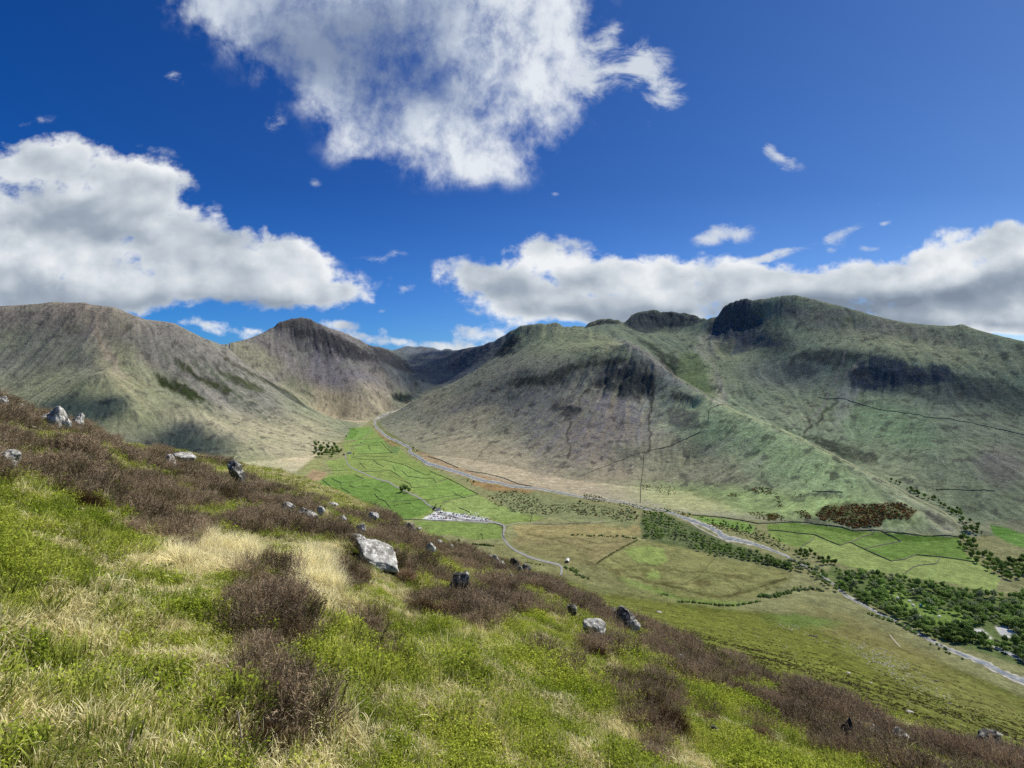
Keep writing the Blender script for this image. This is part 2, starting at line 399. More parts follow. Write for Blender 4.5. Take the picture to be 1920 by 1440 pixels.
# --- left fell
E(100, 640, 420, 190, (106, 101, 86), 1, soft=.4, d=(1700, 3400))
E(60, 600, 200, 40, (110, 100, 86), .8, d=(2000, 3400))
E(200, 590, 160, 25, (124, 110, 92), .7, rot=12, d=(2000, 3400))
E(60, 680, 120, 60, (100, 102, 84), .8, d=(2000, 3400))
E(150, 760, 200, 60, (124, 126, 88), .9, d=(1700, 3400))
E(230, 690, 60, 40, (126, 122, 86), .7, rot=40, d=(2000, 3400))
E(400, 700, 170, 60, (122, 116, 104), .9, rot=38, d=(1900, 3600))
E(330, 740, 120, 22, (128, 130, 92), .6, rot=30, d=(1900, 3600))
E(480, 820, 150, 38, (144, 137, 104), .95, rot=16, d=(1800, 3500))
E(560, 830, 80, 50, (150, 142, 106), .8, rot=10, d=(1800, 3500))
E(420, 850, 100, 24, (134, 134, 92), .7, rot=12, d=(1800, 3500))
G1n = sstep(0.05, .55, G2 + .4*G1)
for (cx, cy, rx, ry, rot) in [(345,735,45,14,34),(400,700,70,12,36),(440,745,70,12,38),(330,680,50,9,38),(470,720,60,9,38),(490,770,60,10,32),(380,760,30,8,30)]:
    E(cx, cy, rx, ry, (66, 72, 50), .85, rot=rot, d=(2000, 3600), soft=.7, extra=sstep(-.25, .25, G2+N2*.7))
E(300, 640, 120, 10, (96, 88, 78), .5, rot=25, d=(2000, 3500), extra=G1n)
E(200, 655, 60, 8, (146, 128, 108), .6, rot=60, d=(2000, 3500))
E(230, 720, 70, 9, (150, 142, 104), .5, rot=42, d=(2000, 3500))
E(520, 730, 90, 6, (58, 62, 50), .8, rot=33, d=(3300, 3850), warp=.4)
# --- the gable shaped fell
E(590, 680, 190, 100, (116, 106, 98), 1, d=(3640, 5100), soft=.35)
E(560, 605, 70, 16, (86, 80, 76), .8, d=(3900, 5100))
E(640, 700, 80, 40, (106, 98, 100), .8, rot=35, d=(3800, 5100))
E(620, 760, 110, 30, (150, 136, 102), .95, rot=10, d=(3640, 5100))
E(480, 670, 60, 22, (130, 124, 92), .8, rot=25, d=(3640, 4600))
E(560, 735, 40, 24, (112, 112, 80), .8, rot=40, d=(3640, 4600))
E(700, 745, 50, 22, (146, 134, 106), .8, rot=25, d=(3640, 4700))
# --- far valley head, rocky, its shadow also painted as dark colour
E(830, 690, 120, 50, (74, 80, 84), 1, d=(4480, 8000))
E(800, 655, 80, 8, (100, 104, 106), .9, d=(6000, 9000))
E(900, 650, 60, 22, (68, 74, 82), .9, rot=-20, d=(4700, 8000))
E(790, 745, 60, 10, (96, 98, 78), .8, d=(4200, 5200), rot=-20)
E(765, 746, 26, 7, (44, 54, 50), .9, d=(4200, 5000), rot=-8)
# --- Lingmell-like broad fell
LD_ = (1500, 4350)
G([(716,786),(790,745),(900,690),(962,626),(985,606),(1060,606),(1180,640),(1260,700),(1350,757),(1500,821),(1655,901),(1760,963),(1800,1000),(1600,995),(1300,964),(1100,935),(960,908),(850,876),(770,835),(720,805)], (118, 118, 92), 1, 6, d=(1180, 4500))
E(1080, 640, 130, 35, (112, 118, 82), .9, d=LD_)
E(1120, 645, 120, 18, (126, 130, 88), .7, d=LD_, rot=6)
E(960, 730, 120, 40, (112, 108, 88), .8, d=LD_, rot=-20)
E(880, 780, 120, 34, (132, 124, 94), .8, d=LD_, rot=20)
E(930, 860, 160, 36, (142, 132, 100), .9, d=LD_, rot=16)
E(1080, 880, 160, 46, (140, 130, 100), .9, d=LD_, rot=8)
E(1150, 800, 110, 70, (128, 114, 96), .7, d=LD_)
for (cx, cy, rx, ry, rot) in [(1030,820,26,60,12),(1085,830,26,50,10),(1120,770,40,50,5),(1165,800,45,66,-4),(1210,790,30,60,-10),(1290,790,60,30,20),(1000,800,26,46,20),(960,780,60,18,-30),(870,760,60,12,-20),(1010,740,70,16,-15),(1250,770,50,30,20)]:
    E(cx, cy, rx, ry, (96, 92, 90), .8, rot=rot, d=LD_, soft=.7, extra=sstep(-.35, .35, G2*.8 + N2*.5))
E(1240, 690, 110, 14, (124, 122, 108), .75, rot=37, d=LD_)
E(1420, 850, 190, 60, (116, 130, 86), .95, rot=26, d=(1180, 2900))
E(1300, 880, 120, 50, (124, 122, 90), .8, rot=12, d=(1180, 2900))
E(1560, 900, 180, 40, (120, 136, 84), .8, rot=28, d=(1180, 2400))
E(1450, 945, 240, 26, (132, 150, 84), .9, rot=6, d=(1150, 2000))
E(1290, 940, 80, 18, (134, 138, 86), .8, rot=6, d=(1150, 2000))
E(1350, 770, 60, 16, (112, 124, 84), .7, rot=28, d=(1700, 2600))
E(1380, 840, 120, 26, (112, 106, 90), .5, rot=12, d=(1180, 2900), extra=sstep(-.1, .5, N1))
# --- right massif
RD = (1300, 4400)
G([(1060,606),(1215,582),(1335,598),(1390,561),(1480,553),(1700,605),(1960,640),(1990,1030),(1850,1010),(1800,1000),(1700,931),(1500,821),(1350,757),(1260,700),(1180,640)], (104, 114, 84), 1, 5, d=(1330, 4600), extra=(DD > np.interp(PXg, [p[0] for p in NOSE], [p[2]*1.03 for p in NOSE])).astype(float))
E(1620, 615, 260, 22, (104, 102, 78), .8, rot=9, d=(2300, 3700))
E(1560, 590, 160, 20, (92, 88, 76), .8, rot=10, d=(2300, 3700), extra=sstep(-.4, .4, N1+N2*.6))
E(1750, 660, 220, 20, (118, 120, 84), .8, rot=8, d=(2200, 3300))
E(1340, 690, 60, 50, (118, 122, 86), .7, d=(2400, 3700))
E(1480, 700, 90, 30, (92, 96, 84), .7, d=(2400, 3200))
E(1560, 770, 120, 30, (106, 112, 82), .8, d=(1700, 2700))
E(1680, 800, 110, 40, (96, 118, 78), .8, rot=12, d=(1700, 2700))
E(1860, 800, 130, 60, (96, 104, 80), .8, rot=14, d=(1400, 2700))
E(1700, 900, 90, 50, (112, 118, 84), .7, rot=30, d=(1300, 2400))
E(1870, 900, 120, 60, (104, 112, 82), .9, rot=10, d=(1300, 2400))
E(1880, 870, 50, 40, (92, 84, 80), .6, d=(1300, 2400))
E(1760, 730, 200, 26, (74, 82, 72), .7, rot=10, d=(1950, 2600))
E(1590, 735, 16, 60, (126, 124, 112), .5, rot=20, d=(1900, 2900))
E(1330, 640, 20, 40, (140, 136, 112), .5, rot=20, d=(2400, 3700))
E(1345, 735, 12, 36, (138, 134, 112), .6, rot=-20, d=(2200, 3000))
E(1310, 700, 26, 36, (108, 122, 76), .7, rot=-20, d=(2500, 3300))
# streak and mottling of the fells
hillm = (smask)[..., None]
sp_ = sstep(.30, .55, fbm(X, Y, 26, 3, 155))
st = (1 + .26*np.clip(G2, -1, 1) + .24*np.clip(G3, -1, 1) - .20*sp_ + .12*np.clip(G1, -1, 1) + .20*np.clip(N1, -1, 1))[..., None]
Cc[:] = Cc*(1-hillm) + Cc*st*hillm
gm = (sstep(-.1, .7, fbm(X, Y, 170, 4, 151)) * smask * .22)[..., None]
Cc[:] = Cc*(1-gm) + lin((112, 122, 78)).astype(np.float32)*gm
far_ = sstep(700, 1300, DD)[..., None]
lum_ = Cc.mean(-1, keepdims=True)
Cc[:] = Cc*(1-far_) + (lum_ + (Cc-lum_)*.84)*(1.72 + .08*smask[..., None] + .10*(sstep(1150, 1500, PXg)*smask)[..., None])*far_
boost = 1 - .14*ell(PXv, PY, 250, 700, 330, 120, 0, .8) + .50*ell(PXv, PY, 1450, 850, 330, 60, 24, .8)*(DD < 2900) + .20*ell(PXv, PY, 1650, 800, 260, 90, 10, .8)*(DD > 1500) + .12*ell(PXv, PY, 1050, 800, 200, 110, 0, .8) + .30*ell(PXv, PY, 1650, 630, 320, 60, 8, .8) + .12*ell(PXv, PY, 1150, 660, 160, 40, 8, .8) + .12*ell(PXv, PY, 590, 680, 160, 80, 8, .8)  # paint lifted by region, most where the ridge turns away from the sun
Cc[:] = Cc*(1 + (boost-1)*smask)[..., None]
air = ((1 - np.exp(-np.maximum(0, DD-500)/5600))*.42*(.3+.7*smask))[..., None].astype(np.float32)     # distance haze painted into the colour as a grey-blue cast
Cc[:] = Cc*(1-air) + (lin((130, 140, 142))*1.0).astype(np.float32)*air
# crags take bare rock colours, in places with shade painted in
rockc = lin((84, 86, 88)).astype(np.float32)
m = np.clip(crag*1.25*sstep(-0.7, 0.35, rg if False else (np.zeros_like(Z))) , 0, 1)
rgf = np.zeros_like(Z); rgf[fs] = rg
cm = np.clip(crag * sstep(-.1, .35, rgf + G2*.8) * .8, 0, .8)[..., None].astype(np.float32)
Cc[:] = Cc*(1-cm) + rockc*cm
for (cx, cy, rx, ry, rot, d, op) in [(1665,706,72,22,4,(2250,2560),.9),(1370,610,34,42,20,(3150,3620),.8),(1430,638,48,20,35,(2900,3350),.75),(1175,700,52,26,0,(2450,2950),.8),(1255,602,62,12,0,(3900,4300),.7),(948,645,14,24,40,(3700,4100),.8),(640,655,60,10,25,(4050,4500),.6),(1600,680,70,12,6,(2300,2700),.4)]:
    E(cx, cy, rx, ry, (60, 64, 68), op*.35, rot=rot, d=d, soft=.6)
def z5(L): return [(x/3+700, y/3+560) for x, y in L]
def z7(L): return [(x/2.526, y/2.526+540) for x, y in L]
cr_ex = np.clip(.45 + .75*sstep(-.6, .3, G2 + .6*G3 + .3*rgf), 0, 1)
CRAG_SHADE_P = [
 (z6([(290,210),(320,160),(400,120),(470,115),(480,150),(470,180),(530,230),(540,250),(480,265),(530,290),(580,320),(640,360),(560,370),(470,370),(430,400),(370,412),(380,370),(400,340),(360,325),(325,352),(318,322),(245,337),(250,300),(270,260)]), (86,94,102), .8, (2700,4000)),
 (z6([(1000,520),(1040,470),(1080,430),(1110,415),(1200,425),(1290,440),(1330,465),(1400,480),(1440,460),(1530,475),(1560,520),(1600,540),(1500,560),(1400,570),(1300,575),(1200,580),(1130,605),(1080,600),(1000,585)]), (70,80,90), .9, (2050,2750)),  # dark rock with the shade of the crag face painted in
 (z6([(700,430),(720,400),(800,385),(900,378),(1000,390),(1080,400),(1040,440),(985,455),(940,470),(860,450),(780,445)]), (76,82,80), .7, (2200,2900)),
 (z6([(1540,500),(1700,520),(1820,560),(1920,600),(1990,660),(1990,760),(1850,720),(1700,650),(1540,600)]), (74,86,82), .6, (1850,2500)),  # shadow zone beside the crags, painted as a darker tone
 (z6([(620,450),(760,450),(840,500),(780,540),(660,520)]), (82,86,88), .6, (2100,2900)),
 (z5([(1410,130),(1470,85),(1560,72),(1700,80),(1830,102),(1850,130),(1750,165),(1650,155),(1600,190),(1520,205),(1440,160)]), (66,74,80), .8, (3700,4350)),
 (z5([(1200,150),(1270,125),(1340,118),(1395,135),(1340,160),(1240,180)]), (58,62,66), .8, (4000,4400)),
 (z5([(1180,520),(1215,485),(1300,450),(1380,400),(1440,388),(1480,420),(1520,405),(1580,440),(1592,490),(1560,600),(1530,530),(1500,585),(1440,540),(1400,565),(1340,520),(1260,500)]), (64,70,70), .85, (2350,3050)),
 (z5([(745,470),(850,440),(900,430),(960,440),(1000,410),(1060,388),(1130,368),(1200,345),(1300,340),(1430,335),(1440,352),(1380,372),(1280,375),(1180,390),(1120,405),(1050,450),(1080,480),(980,492),(900,485),(800,502)]), (64,68,60), .8, (2500,3250)),
 (z5([(1195,328),(1260,318),(1290,328),(1230,342)]), (60,64,58), .8, (2500,3250)),
 (z5([(1000,605),(1030,588),(1060,600),(1110,602),(1150,612),(1170,632),(1140,655),(1100,645),(1040,636),(1005,622)]), (66,70,70), .85, (2200,2900)),
 (z5([(1660,520),(1720,530),(1780,540),(1800,560),(1740,575),(1690,560)]), (56,60,60), .85, (2000,2700)),
 (z5([(1640,620),(1720,610),(1830,640),(1850,730),(1740,740),(1660,700)]), (92,88,90), .7, (1800,2600)),
 (z5([(675,335),(740,260),(790,205),(835,225),(790,290),(720,325)]), (60,66,70), .85, (3600,4300)),
 (z5([(630,520),(690,500),(720,510),(680,535)]), (64,66,62), .8, (2500,3700)),
 (z5([(545,490),(600,470),(610,485),(560,500)]), (64,66,62), .8, (2500,3900)),
 (z5([(1480,225),(1560,250),(1640,300),(1720,345),(1760,375),(1735,385),(1660,350),(1590,300),(1500,250)]), (74,80,66), .75, (2500,3900)),
 (z5([(1560,290),(1640,340),(1690,390),(1700,430),(1660,400),(1600,340)]), (58,66,56), .9, (2500,3900)),
 (z5([(1700,400),(1760,440),(1800,480),(1760,480),(1710,440)]), (122,150,84), .6, (2300,3900)),
 (z6([(40,430),(90,470),(80,540),(40,500)]), (58,68,54), .8, (2300,3900)),
 (z6([(100,400),(180,400),(250,520),(300,640),(260,640),(150,580),(90,500)]), (116,136,90), .6, (2300,3600)),
 (z6([(560,740),(700,810),(800,850),(900,900),(1000,960),(1060,1000),(1000,980),(880,920),(760,850),(640,790)]), (62,72,58), .85, (1450,2300)),
 (z6([(780,840),(880,850),(960,890),(1060,920),(1140,950),(1150,990),(1060,980),(960,940),(860,900)]), (74,76,66), .75, (1450,2300)),
 (z7([(1390,235),(1400,200),(1440,190),(1500,192),(1560,205),(1640,245),(1690,270),(1760,315),(1790,345),(1700,345),(1620,325),(1580,290),(1530,275),(1480,235),(1420,240)]), (66,66,70), .85, (3900,4900)),
 (z7([(1300,190),(1340,158),(1440,142),(1490,160),(1520,178),(1440,182),(1340,190)]), (84,80,76), .7, (4000,4700)),
 (z7([(1750,270),(1830,290),(1920,340),(1960,400),(1860,380),(1780,330)]), (58,62,68), .8, (4000,7000)),
 (z7([(1850,500),(1920,500),(1960,520),(1920,548),(1865,530)]), (44,56,52), .9, (4000,5200)),
 (z7([(730,400),(790,430),(900,470),(990,540),(900,530),(820,490),(760,460)]), (58,66,42), 1.0, (2000,3500)),
 (z7([(830,330),(900,370),(950,420),(1020,450),(1100,480),(1080,510),(1000,470),(940,440),(860,380)]), (66,72,48), .95, (2200,3500)),
 (z7([(1000,370),(1080,400),(1160,430),(1260,490),(1220,500),(1120,455),(1040,410)]), (72,78,54), .85, (2400,3500)),
 (z7([(905,395),(950,420),(945,445),(915,420)]), (44,46,44), .9, (2400,3500)),
 (z7([(1030,300),(1100,345),(1250,430),(1400,505),(1440,550),(1425,560),(1390,515),(1240,442),(1090,358),(1035,318)]), (60,62,48), .8, (2900,3900)),
 (z7([(300,180),(350,170),(360,210),(310,220)]), (84,84,72), .6, (2000,3500)),
]
ledge = np.zeros_like(Z); ledge[fs] = ridged(xs, ys*.55, 34, 4, 601)
cr2_ = np.clip(cr_ex*(.42+.7*sstep(-.25, .3, ledge)), 0, 1)
for poly, c, op, d in CRAG_SHADE_P: G(poly, c, op, 3.0, d=d, warp=.75, extra=cr2_)
# narrow gullies and pale scree runs
LINES = [
 (z5([(1110,660),(1100,740),(1102,820),(1095,900)]), 3.2, (62,56,48), .7, (1700,2800)), (z5([(1560,500),(1575,560),(1548,680),(1562,760),(1555,850),(1525,870)]), 3.4, (58,56,50), .75, (1700,2900)),
 (z5([(1190,510),(1160,570),(1150,620)]), 2.6, (60,60,54), .7, (2200,2900)), (z5([(1270,520),(1250,620),(1215,720),(1190,840)]), 2.6, (166,148,118), .5, (1700,2800)), (z5([(1350,560),(1330,660),(1290,760),(1240,900)]), 4, (158,140,114), .45, (1700,2800)),
 (z5([(1000,740),(900,800),(880,860)]), 3, (150,136,108), .4, (1700,3200)), (z5([(740,730),(700,780),(620,850),(560,920)]), 2.5, (84,80,66), .5, (1700,3400)), (z5([(900,560),(820,640),(700,720),(560,800),(440,880)]), 3, (150,144,108), .35, (1700,3600)),
 (z5([(1420,240),(1540,300),(1640,380),(1750,470),(1920,575)]), 5, (150,146,136), .55, (1900,3400)), (z6([(200,390),(290,480),(310,560),(340,640),(370,680)]), 3, (168,166,148), .85, (2200,3600)), (z6([(240,440),(260,540),(320,620)]), 3, (150,156,112), .5, (2200,3600)),
 (z6([(975,390),(960,450),(930,520),(890,590),(880,640),(850,690),(790,760)]), 3.4, (150,146,136), .8, (1800,2900)), (z6([(1060,440),(1010,480),(960,540),(930,620)]), 3, (156,150,136), .7, (1800,2900)), (z6([(940,660),(860,710),(820,790)]), 5, (84,88,70), .8, (1700,2700)),
 (z6([(780,740),(790,790),(760,830)]), 6, (78,76,64), .8, (1700,2500)), (z6([(1395,745),(1340,880),(1290,970)]), 1.4, (92,100,80), .7, (1400,2400)), (z6([(1770,830),(1760,900),(1790,960)]), 2, (88,86,72), .5, (1300,2200)),
 (z7([(470,240),(500,310),(570,330),(600,400),(700,460),(790,520)]), 2.4, (156,148,112), .55, (2000,3500)), (z7([(450,180),(480,270),(500,310)]), 3, (142,122,104), .6, (2000,3500)), (z7([(300,330),(400,420),(300,500)]), 3, (128,128,96), .3, (2000,3500)),
 (z7([(1500,200),(1560,300),(1600,380)]), 3, (124,114,108), .5, (3900,4800)), (z7([(1240,430),(1330,440),(1340,400)]), 2, (96,96,76), .4, (3300,4800)), (z7([(1480,575),(1600,600),(1610,560)]), 1.6, (80,78,60), .5, (3300,4300)),
]
for L_, w_, c, op, d in LINES:
    pl = []
    for i_, (x_, y_) in enumerate(L_):
        a_, b_ = L_[max(0, i_-1)], L_[min(len(L_)-1, i_+1)]; tx, ty = b_[0]-a_[0], b_[1]-a_[1]; tl_ = math.hypot(tx, ty)+1e-6
        pl.append((x_, y_, -ty/tl_*w_/2, tx/tl_*w_/2))
    G([(x_+nx, y_+ny) for x_, y_, nx, ny in pl] + [(x_-nx, y_-ny) for x_, y_, nx, ny in pl[::-1]], c, op, 1.4, d=d, warp=.5)
# scattered outcrops on all fells
oc = sstep(.42, .62, fbm(X, Y, 55, 4, 141) + .35*ridged(X, Y, 30, 3, 145)) * smask * .6
Cc[:] = Cc*(1-oc[..., None]) + lin((84, 82, 78)).astype(np.float32)*oc[..., None]
# --- valley floor
VF = (640, 4100)
G([(700,786),(560,880),(500,960),(900,1100),(1100,1108),(1240,1130),(1400,1148),(1500,1153),(1650,1196),(1720,1223),(1800,1256),(1930,1312),(1960,1000),(1790,1008),(1500,985),(1300,964),(1100,935),(960,908),(850,876),(770,835),(722,806),(708,790)], (134, 138, 92), 1, 3, d=VF)
G([(560,900),(575,870),(600,850),(605,900),(580,910)], (134, 140, 88), 1, 5, d=VF)
FG = (126, 146, 76)
G(z1([(390,250),(540,240),(580,290),(700,340),(760,400),(830,470),(1000,560),(1120,610),(1350,745),(1500,830),(1700,880),(1860,920),(1740,960),(1540,975),(1400,950),(950,940),(600,890),(350,780),(60,690),(130,640),(260,590),(200,500),(370,470),(330,370),(420,350),(400,300)]), FG, 1, 1.2, d=VF)
for poly, c in [
    ([(120,650),(240,615),(420,600),(490,628),(560,632),(680,660),(760,710),(860,760),(960,810),(1005,850),(930,900),(820,945),(640,900),(480,860),(330,770),(60,700)], (98,132,58)),
    ([(400,650),(500,632),(620,640),(560,700),(480,690),(420,700),(390,680)], (108,140,64)),
    ([(860,945),(1100,948),(1470,965),(1540,990),(1530,1080),(1300,1085),(1150,1050),(1000,1065)], (116,142,68)),
    ([(700,500),(900,560),(1100,625),(980,690),(850,690),(830,650),(760,610),(690,570)], (124,152,76)),
    ([(850,700),(990,690),(1110,635),(1340,745),(1170,780),(1000,800),(920,760)], (120,152,72)),
    ([(1080,815),(1190,775),(1350,750),(1500,830),(1700,885),(1500,940),(1250,900),(1100,870)], (136,156,86)),
    ([(390,250),(540,245),(560,290),(440,335),(340,350)], (112,146,74)),
    ([(450,335),(640,325),(700,345),(640,375),(400,375)], (116,150,72)),
    ([(400,380),(620,380),(660,405),(700,440),(440,440)], (122,152,76)),
    ([(640,355),(760,395),(740,450),(700,435)], (100,128,74)),
    ([(1380,480),(1560,590)], FG)]:
    if len(poly) > 2: G(z1(poly), c, .9, 1.2, d=VF)
G(z2([(1190,432),(1400,447),(1560,470),(1670,500),(1640,560),(1480,520),(1330,490),(1260,470)]), (118,152,72), .95, 1.2, d=VF)
G(z3([(0,330),(200,322),(420,344),(560,360),(640,392),(760,386),(860,392),(1080,414),(1440,432),(1480,560),(1600,620),(1740,740),(1700,860),(1500,800),(1300,760),(1100,740),(900,700),(640,660),(530,620),(400,560),(240,510),(100,470),(10,420)]), (134,156,82), 1, 1.2, d=VF)
G(z3([(0,330),(200,322),(420,344),(560,360),(720,392),(600,472),(540,490),(350,410),(220,398),(0,377)]), (112,140,66), .95, 1.2, d=VF)
G(z3([(620,470),(800,392),(860,392),(1000,460),(880,485),(720,520)]), (114,142,70), .95, 1.2, d=VF)
G(z3([(870,392),(1080,414),(1440,432),(1480,560),(1540,612),(1300,580),(1110,563),(930,610),(720,525),(1000,462)]), (106,138,62), .95, 1.2, d=VF)
G(z3([(20,380),(220,402),(345,420),(325,455),(240,505),(100,460)]), (116,142,70), .95, 1.2, d=VF)
G(z3([(350,440),(540,495),(620,478),(700,525),(920,615),(1110,572),(1540,620),(1740,740),(1700,860),(1300,760),(900,700),(530,620),(270,515)]), (142,160,90), .8, 1.2, d=VF)
G(z3([(1680,330),(1920,400),(1990,540),(1800,470),(1680,400)]), (104,146,66), .95, 2, d=(640, 2000))
# rough pasture and bog
G(z2([(-160,500),(440,490),(560,470),(800,500),(820,560),(700,600),(280,590),(-100,600)]), (150,142,92), .9, 3, d=VF)
G(z2([(-160,590),(270,585),(780,605),(600,720),(480,790),(300,800),(0,720),(-150,640)]), (138,132,88), .9, 3, d=VF)
G(z2([(480,790),(800,610),(1020,620),(1400,740),(1900,830),(1960,900),(1700,1040),(1400,1090),(1100,1060),(900,960),(600,880)]), (132,136,82), .95, 3, d=VF)
G(z2([(680,680),(860,650),(970,680),(1010,770),(930,800),(760,770)]), (134,154,80), .9, 3, d=VF)
G(z2([(820,830),(940,840),(960,890),(900,910),(830,880)]), (134,154,80), .9, 3, d=VF)
G(z2([(560,860),(700,900),(900,960),(1100,1040),(1400,1070),(1600,1070),(1500,1110),(1200,1080),(900,1010),(700,960)]), (120,146,72), .9, 3, d=VF)
for ln_, w_ in [([(600,760),(700,815),(850,795),(1000,815),(1120,850),(1300,850),(1500,880),(1680,940),(1900,900)],2.2),([(700,870),(900,930),(1100,970),(1250,1010),(1400,1040)],4),([(1130,940),(1240,880),(1360,750)],2),([(1250,900),(1400,890),(1520,940),(1560,990),(1450,1050)],2.5),([(1400,1040),(1600,1000),(1700,960),(1900,900)],5),([(470,790),(780,610)],3),([(100,600),(300,590),(500,640),(640,620)],1.6),([(-60,560),(200,620),(480,700)],1.6)]:
    q = z2(ln_)
    pl = [(x, y-w_/2) for x, y in q] + [(x, y+w_/2) for x, y in q[::-1]]
    G(pl, (84, 84, 48), .85, 1.4, d=VF, warp=.22, extra=sstep(-.9, -.1, N2))
bogm = sstep(.1, .5, N2)
G(z2([(500,820),(1000,800),(1700,900),(1900,860),(1700,1060),(1200,1040),(700,960)]), (96, 94, 56), .8, 4, d=VF, extra=bogm)
G(z2([(-300,640),(300,640),(480,800),(1000,1060),(500,1000),(0,850),(-300,760)]), (120, 122, 76), .6, 4, d=VF)
# pale shingle and rusty banks along the river
for L_, w_, c in [([(1230,465),(1290,480)],4,(170,160,130))]: pass
G([(775,842),(800,850),(850,872),(905,890),(960,905),(1030,915),(1030,922),(960,915),(900,903),(850,888),(800,868)], (158,138,108), .8, 1.5, d=VF)
G([(880,900),(960,914),(1000,920),(990,928),(930,922),(890,910)], (146,118,76), .8, 1.5, d=VF)
G([(705,805),(722,815),(750,835),(735,838),(715,822)], (140,114,80), .7, 1.5, d=VF)
G([(590,880),(612,888),(600,903),(575,905),(570,895)], (158,132,104), .7, 3, d=VF)
G([(910,925),(960,920),(1060,935),(1140,950),(1200,965),(1180,990),(1060,975),(960,960)], (124,134,90), .8, 4, d=VF)
# camp ground gravel
G(z1([(935,930),(1000,885),(1045,870),(1130,885),(1250,900),(1380,925),(1470,955),(1300,950),(1100,944),(960,940)]), (214,212,202), .95, 1, d=VF)
G(z3([(1530,1110),(1600,1120),(1700,1190),(1600,1180),(1540,1150)]), (205,195,185), .9, 1.5, d=VF)
G(z3([(1700,1090),(1790,1110),(1860,1160),(1840,1190),(1740,1170)]), (205,198,188), .9, 1.5, d=VF)
G(z3([(560,690),(640,700),(660,725),(590,720)]), (190,170,160), .6, 1.5, d=VF)
# woodland ground, dark
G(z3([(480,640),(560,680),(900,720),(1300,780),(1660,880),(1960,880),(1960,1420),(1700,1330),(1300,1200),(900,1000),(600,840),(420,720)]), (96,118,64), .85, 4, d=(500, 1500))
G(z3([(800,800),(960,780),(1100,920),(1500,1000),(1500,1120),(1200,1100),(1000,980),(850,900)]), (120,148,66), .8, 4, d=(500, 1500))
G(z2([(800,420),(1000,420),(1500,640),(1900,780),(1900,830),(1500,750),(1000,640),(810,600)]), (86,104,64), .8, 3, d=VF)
G(z3([(1530,1110),(1600,1115),(1650,1160),(1690,1195),(1600,1180),(1545,1150)]), (214,206,196), .95, 1.2, d=(500, 1500))
G(z3([(1700,1090),(1790,1105),(1865,1155),(1850,1185),(1770,1178),(1730,1150)]), (214,208,198), .95, 1.2, d=(500, 1500))
G(z3([(1680,1240),(1760,1270),(1755,1285),(1690,1260)]), (220,214,204), .95, 1, d=(500, 1500))
G(z3([(560,690),(640,700),(660,725),(590,720)]), (200,184,174), .8, 1.5, d=VF)
# gorse coloured ground
G(z3([(360,250),(430,190),(650,180),(1000,170),(1120,230),(1060,290),(860,300),(850,350),(650,360),(480,310)]), (96,84,56), .75, 3, d=VF)
flm = ((slope < .085) & (DD > 640) & (DD < 4100)).astype(np.float32)[..., None]
lum2 = Cc.mean(-1, keepdims=True)
Cc[:] = Cc*(1-flm) + ((lum2 + (Cc-lum2)*.90)*np.array([1.05, 1.0, .97], np.float32)*1.30*(1 + .16*np.clip(N2, -1, 1) + .10*np.clip(N1, -1, 1))[..., None])*flm
# --- the lower slope under the brow
LS = (60, 1010)
lowm = (1-sstep(.5, .9, nearw))
G([(1040,1075),(1110,1108),(1240,1129),(1400,1147),(1500,1153),(1580,1167),(1650,1196),(1720,1223),(1800,1256),(1930,1312),(2200,1420),(2300,1800),(900,1800),(900,1080)], (112,118,60), 1, 5, d=LS)
E(1640, 1200, 160, 24, (142,138,88), .8, rot=22, d=LS)
E(1500, 1165, 70, 12, (112,136,72), .8, rot=4, d=LS)
E(1780, 1290, 180, 26, (134,136,78), .8, rot=22, d=LS)
E(1450, 1220, 240, 50, (120,128,56), .7, rot=20, d=LS)
E(1700, 1360, 200, 30, (104,108,52), .7, rot=22, d=LS)
lown = fbm(X, Y, 9, 4, 161); lown2 = fbm(X, Y, 34, 3, 163)
lm = sstep(60, 120, DD) * (1 - sstep(850, 1000, DD)) * (slope > .15)
mm = (lm * sstep(.05, .5, lown + .5*lown2) * .55)[..., None]
Cc[:] = Cc*(1-mm) + lin((92, 84, 50)).astype(np.float32)*mm
mm = (lm * sstep(.2, .6, fbm(X, Y, 5, 3, 171)) * .5)[..., None]
Cc[:] = Cc*(1-mm) + lin((160, 164, 82)).astype(np.float32)*mm
# --- near slope under the plants
nm = nearw[..., None]
t1 = sstep(-.3, .4, fbm(X, Y, 1.6, 4, 181))[..., None]
cn = lin((70, 74, 30))*(1-t1) + lin((120, 118, 66))*t1
Cc[:] = Cc*(1-nm) + (cn.astype(np.float32))*nm
Cc *= (1 + .10*fbm(X, Y, 14, 3, 191))[..., None]
Cc = np.clip(Cc, 0.008, .75).astype(np.float32)
# distance haze is already mixed into the colours above, there is no haze volume

# ------------------------------------------------------------------ materials
def newmat(name):
    m = bpy.data.materials.new(name); m.use_nodes = True
    nt = m.node_tree; nt.nodes.clear()
    out = nt.nodes.new('ShaderNodeOutputMaterial')
    return m, nt, out
def N(nt, t, **kw):
    n = nt.nodes.new(t)
    for k, v in kw.items():
        if k.startswith('i_'):
            n.inputs[k[2:].replace('_', ' ')].default_value = v
        else: setattr(n, k, v)
    return n
def rgba(c): 
    l = lin(c); return (float(l[0]), float(l[1]), float(l[2]), 1)
def mixc(nt, fac, a, b, mode='MIX'):
    n = nt.nodes.new('ShaderNodeMix'); n.data_type = 'RGBA'; n.blend_type = mode; n.clamp_factor = True
    for s, v in ((0, fac), (6, a), (7, b)):
        if isinstance(v, bpy.types.NodeSocket): nt.links.new(v, n.inputs[s])
        else: n.inputs[s].default_value = v
    return n.outputs[2]
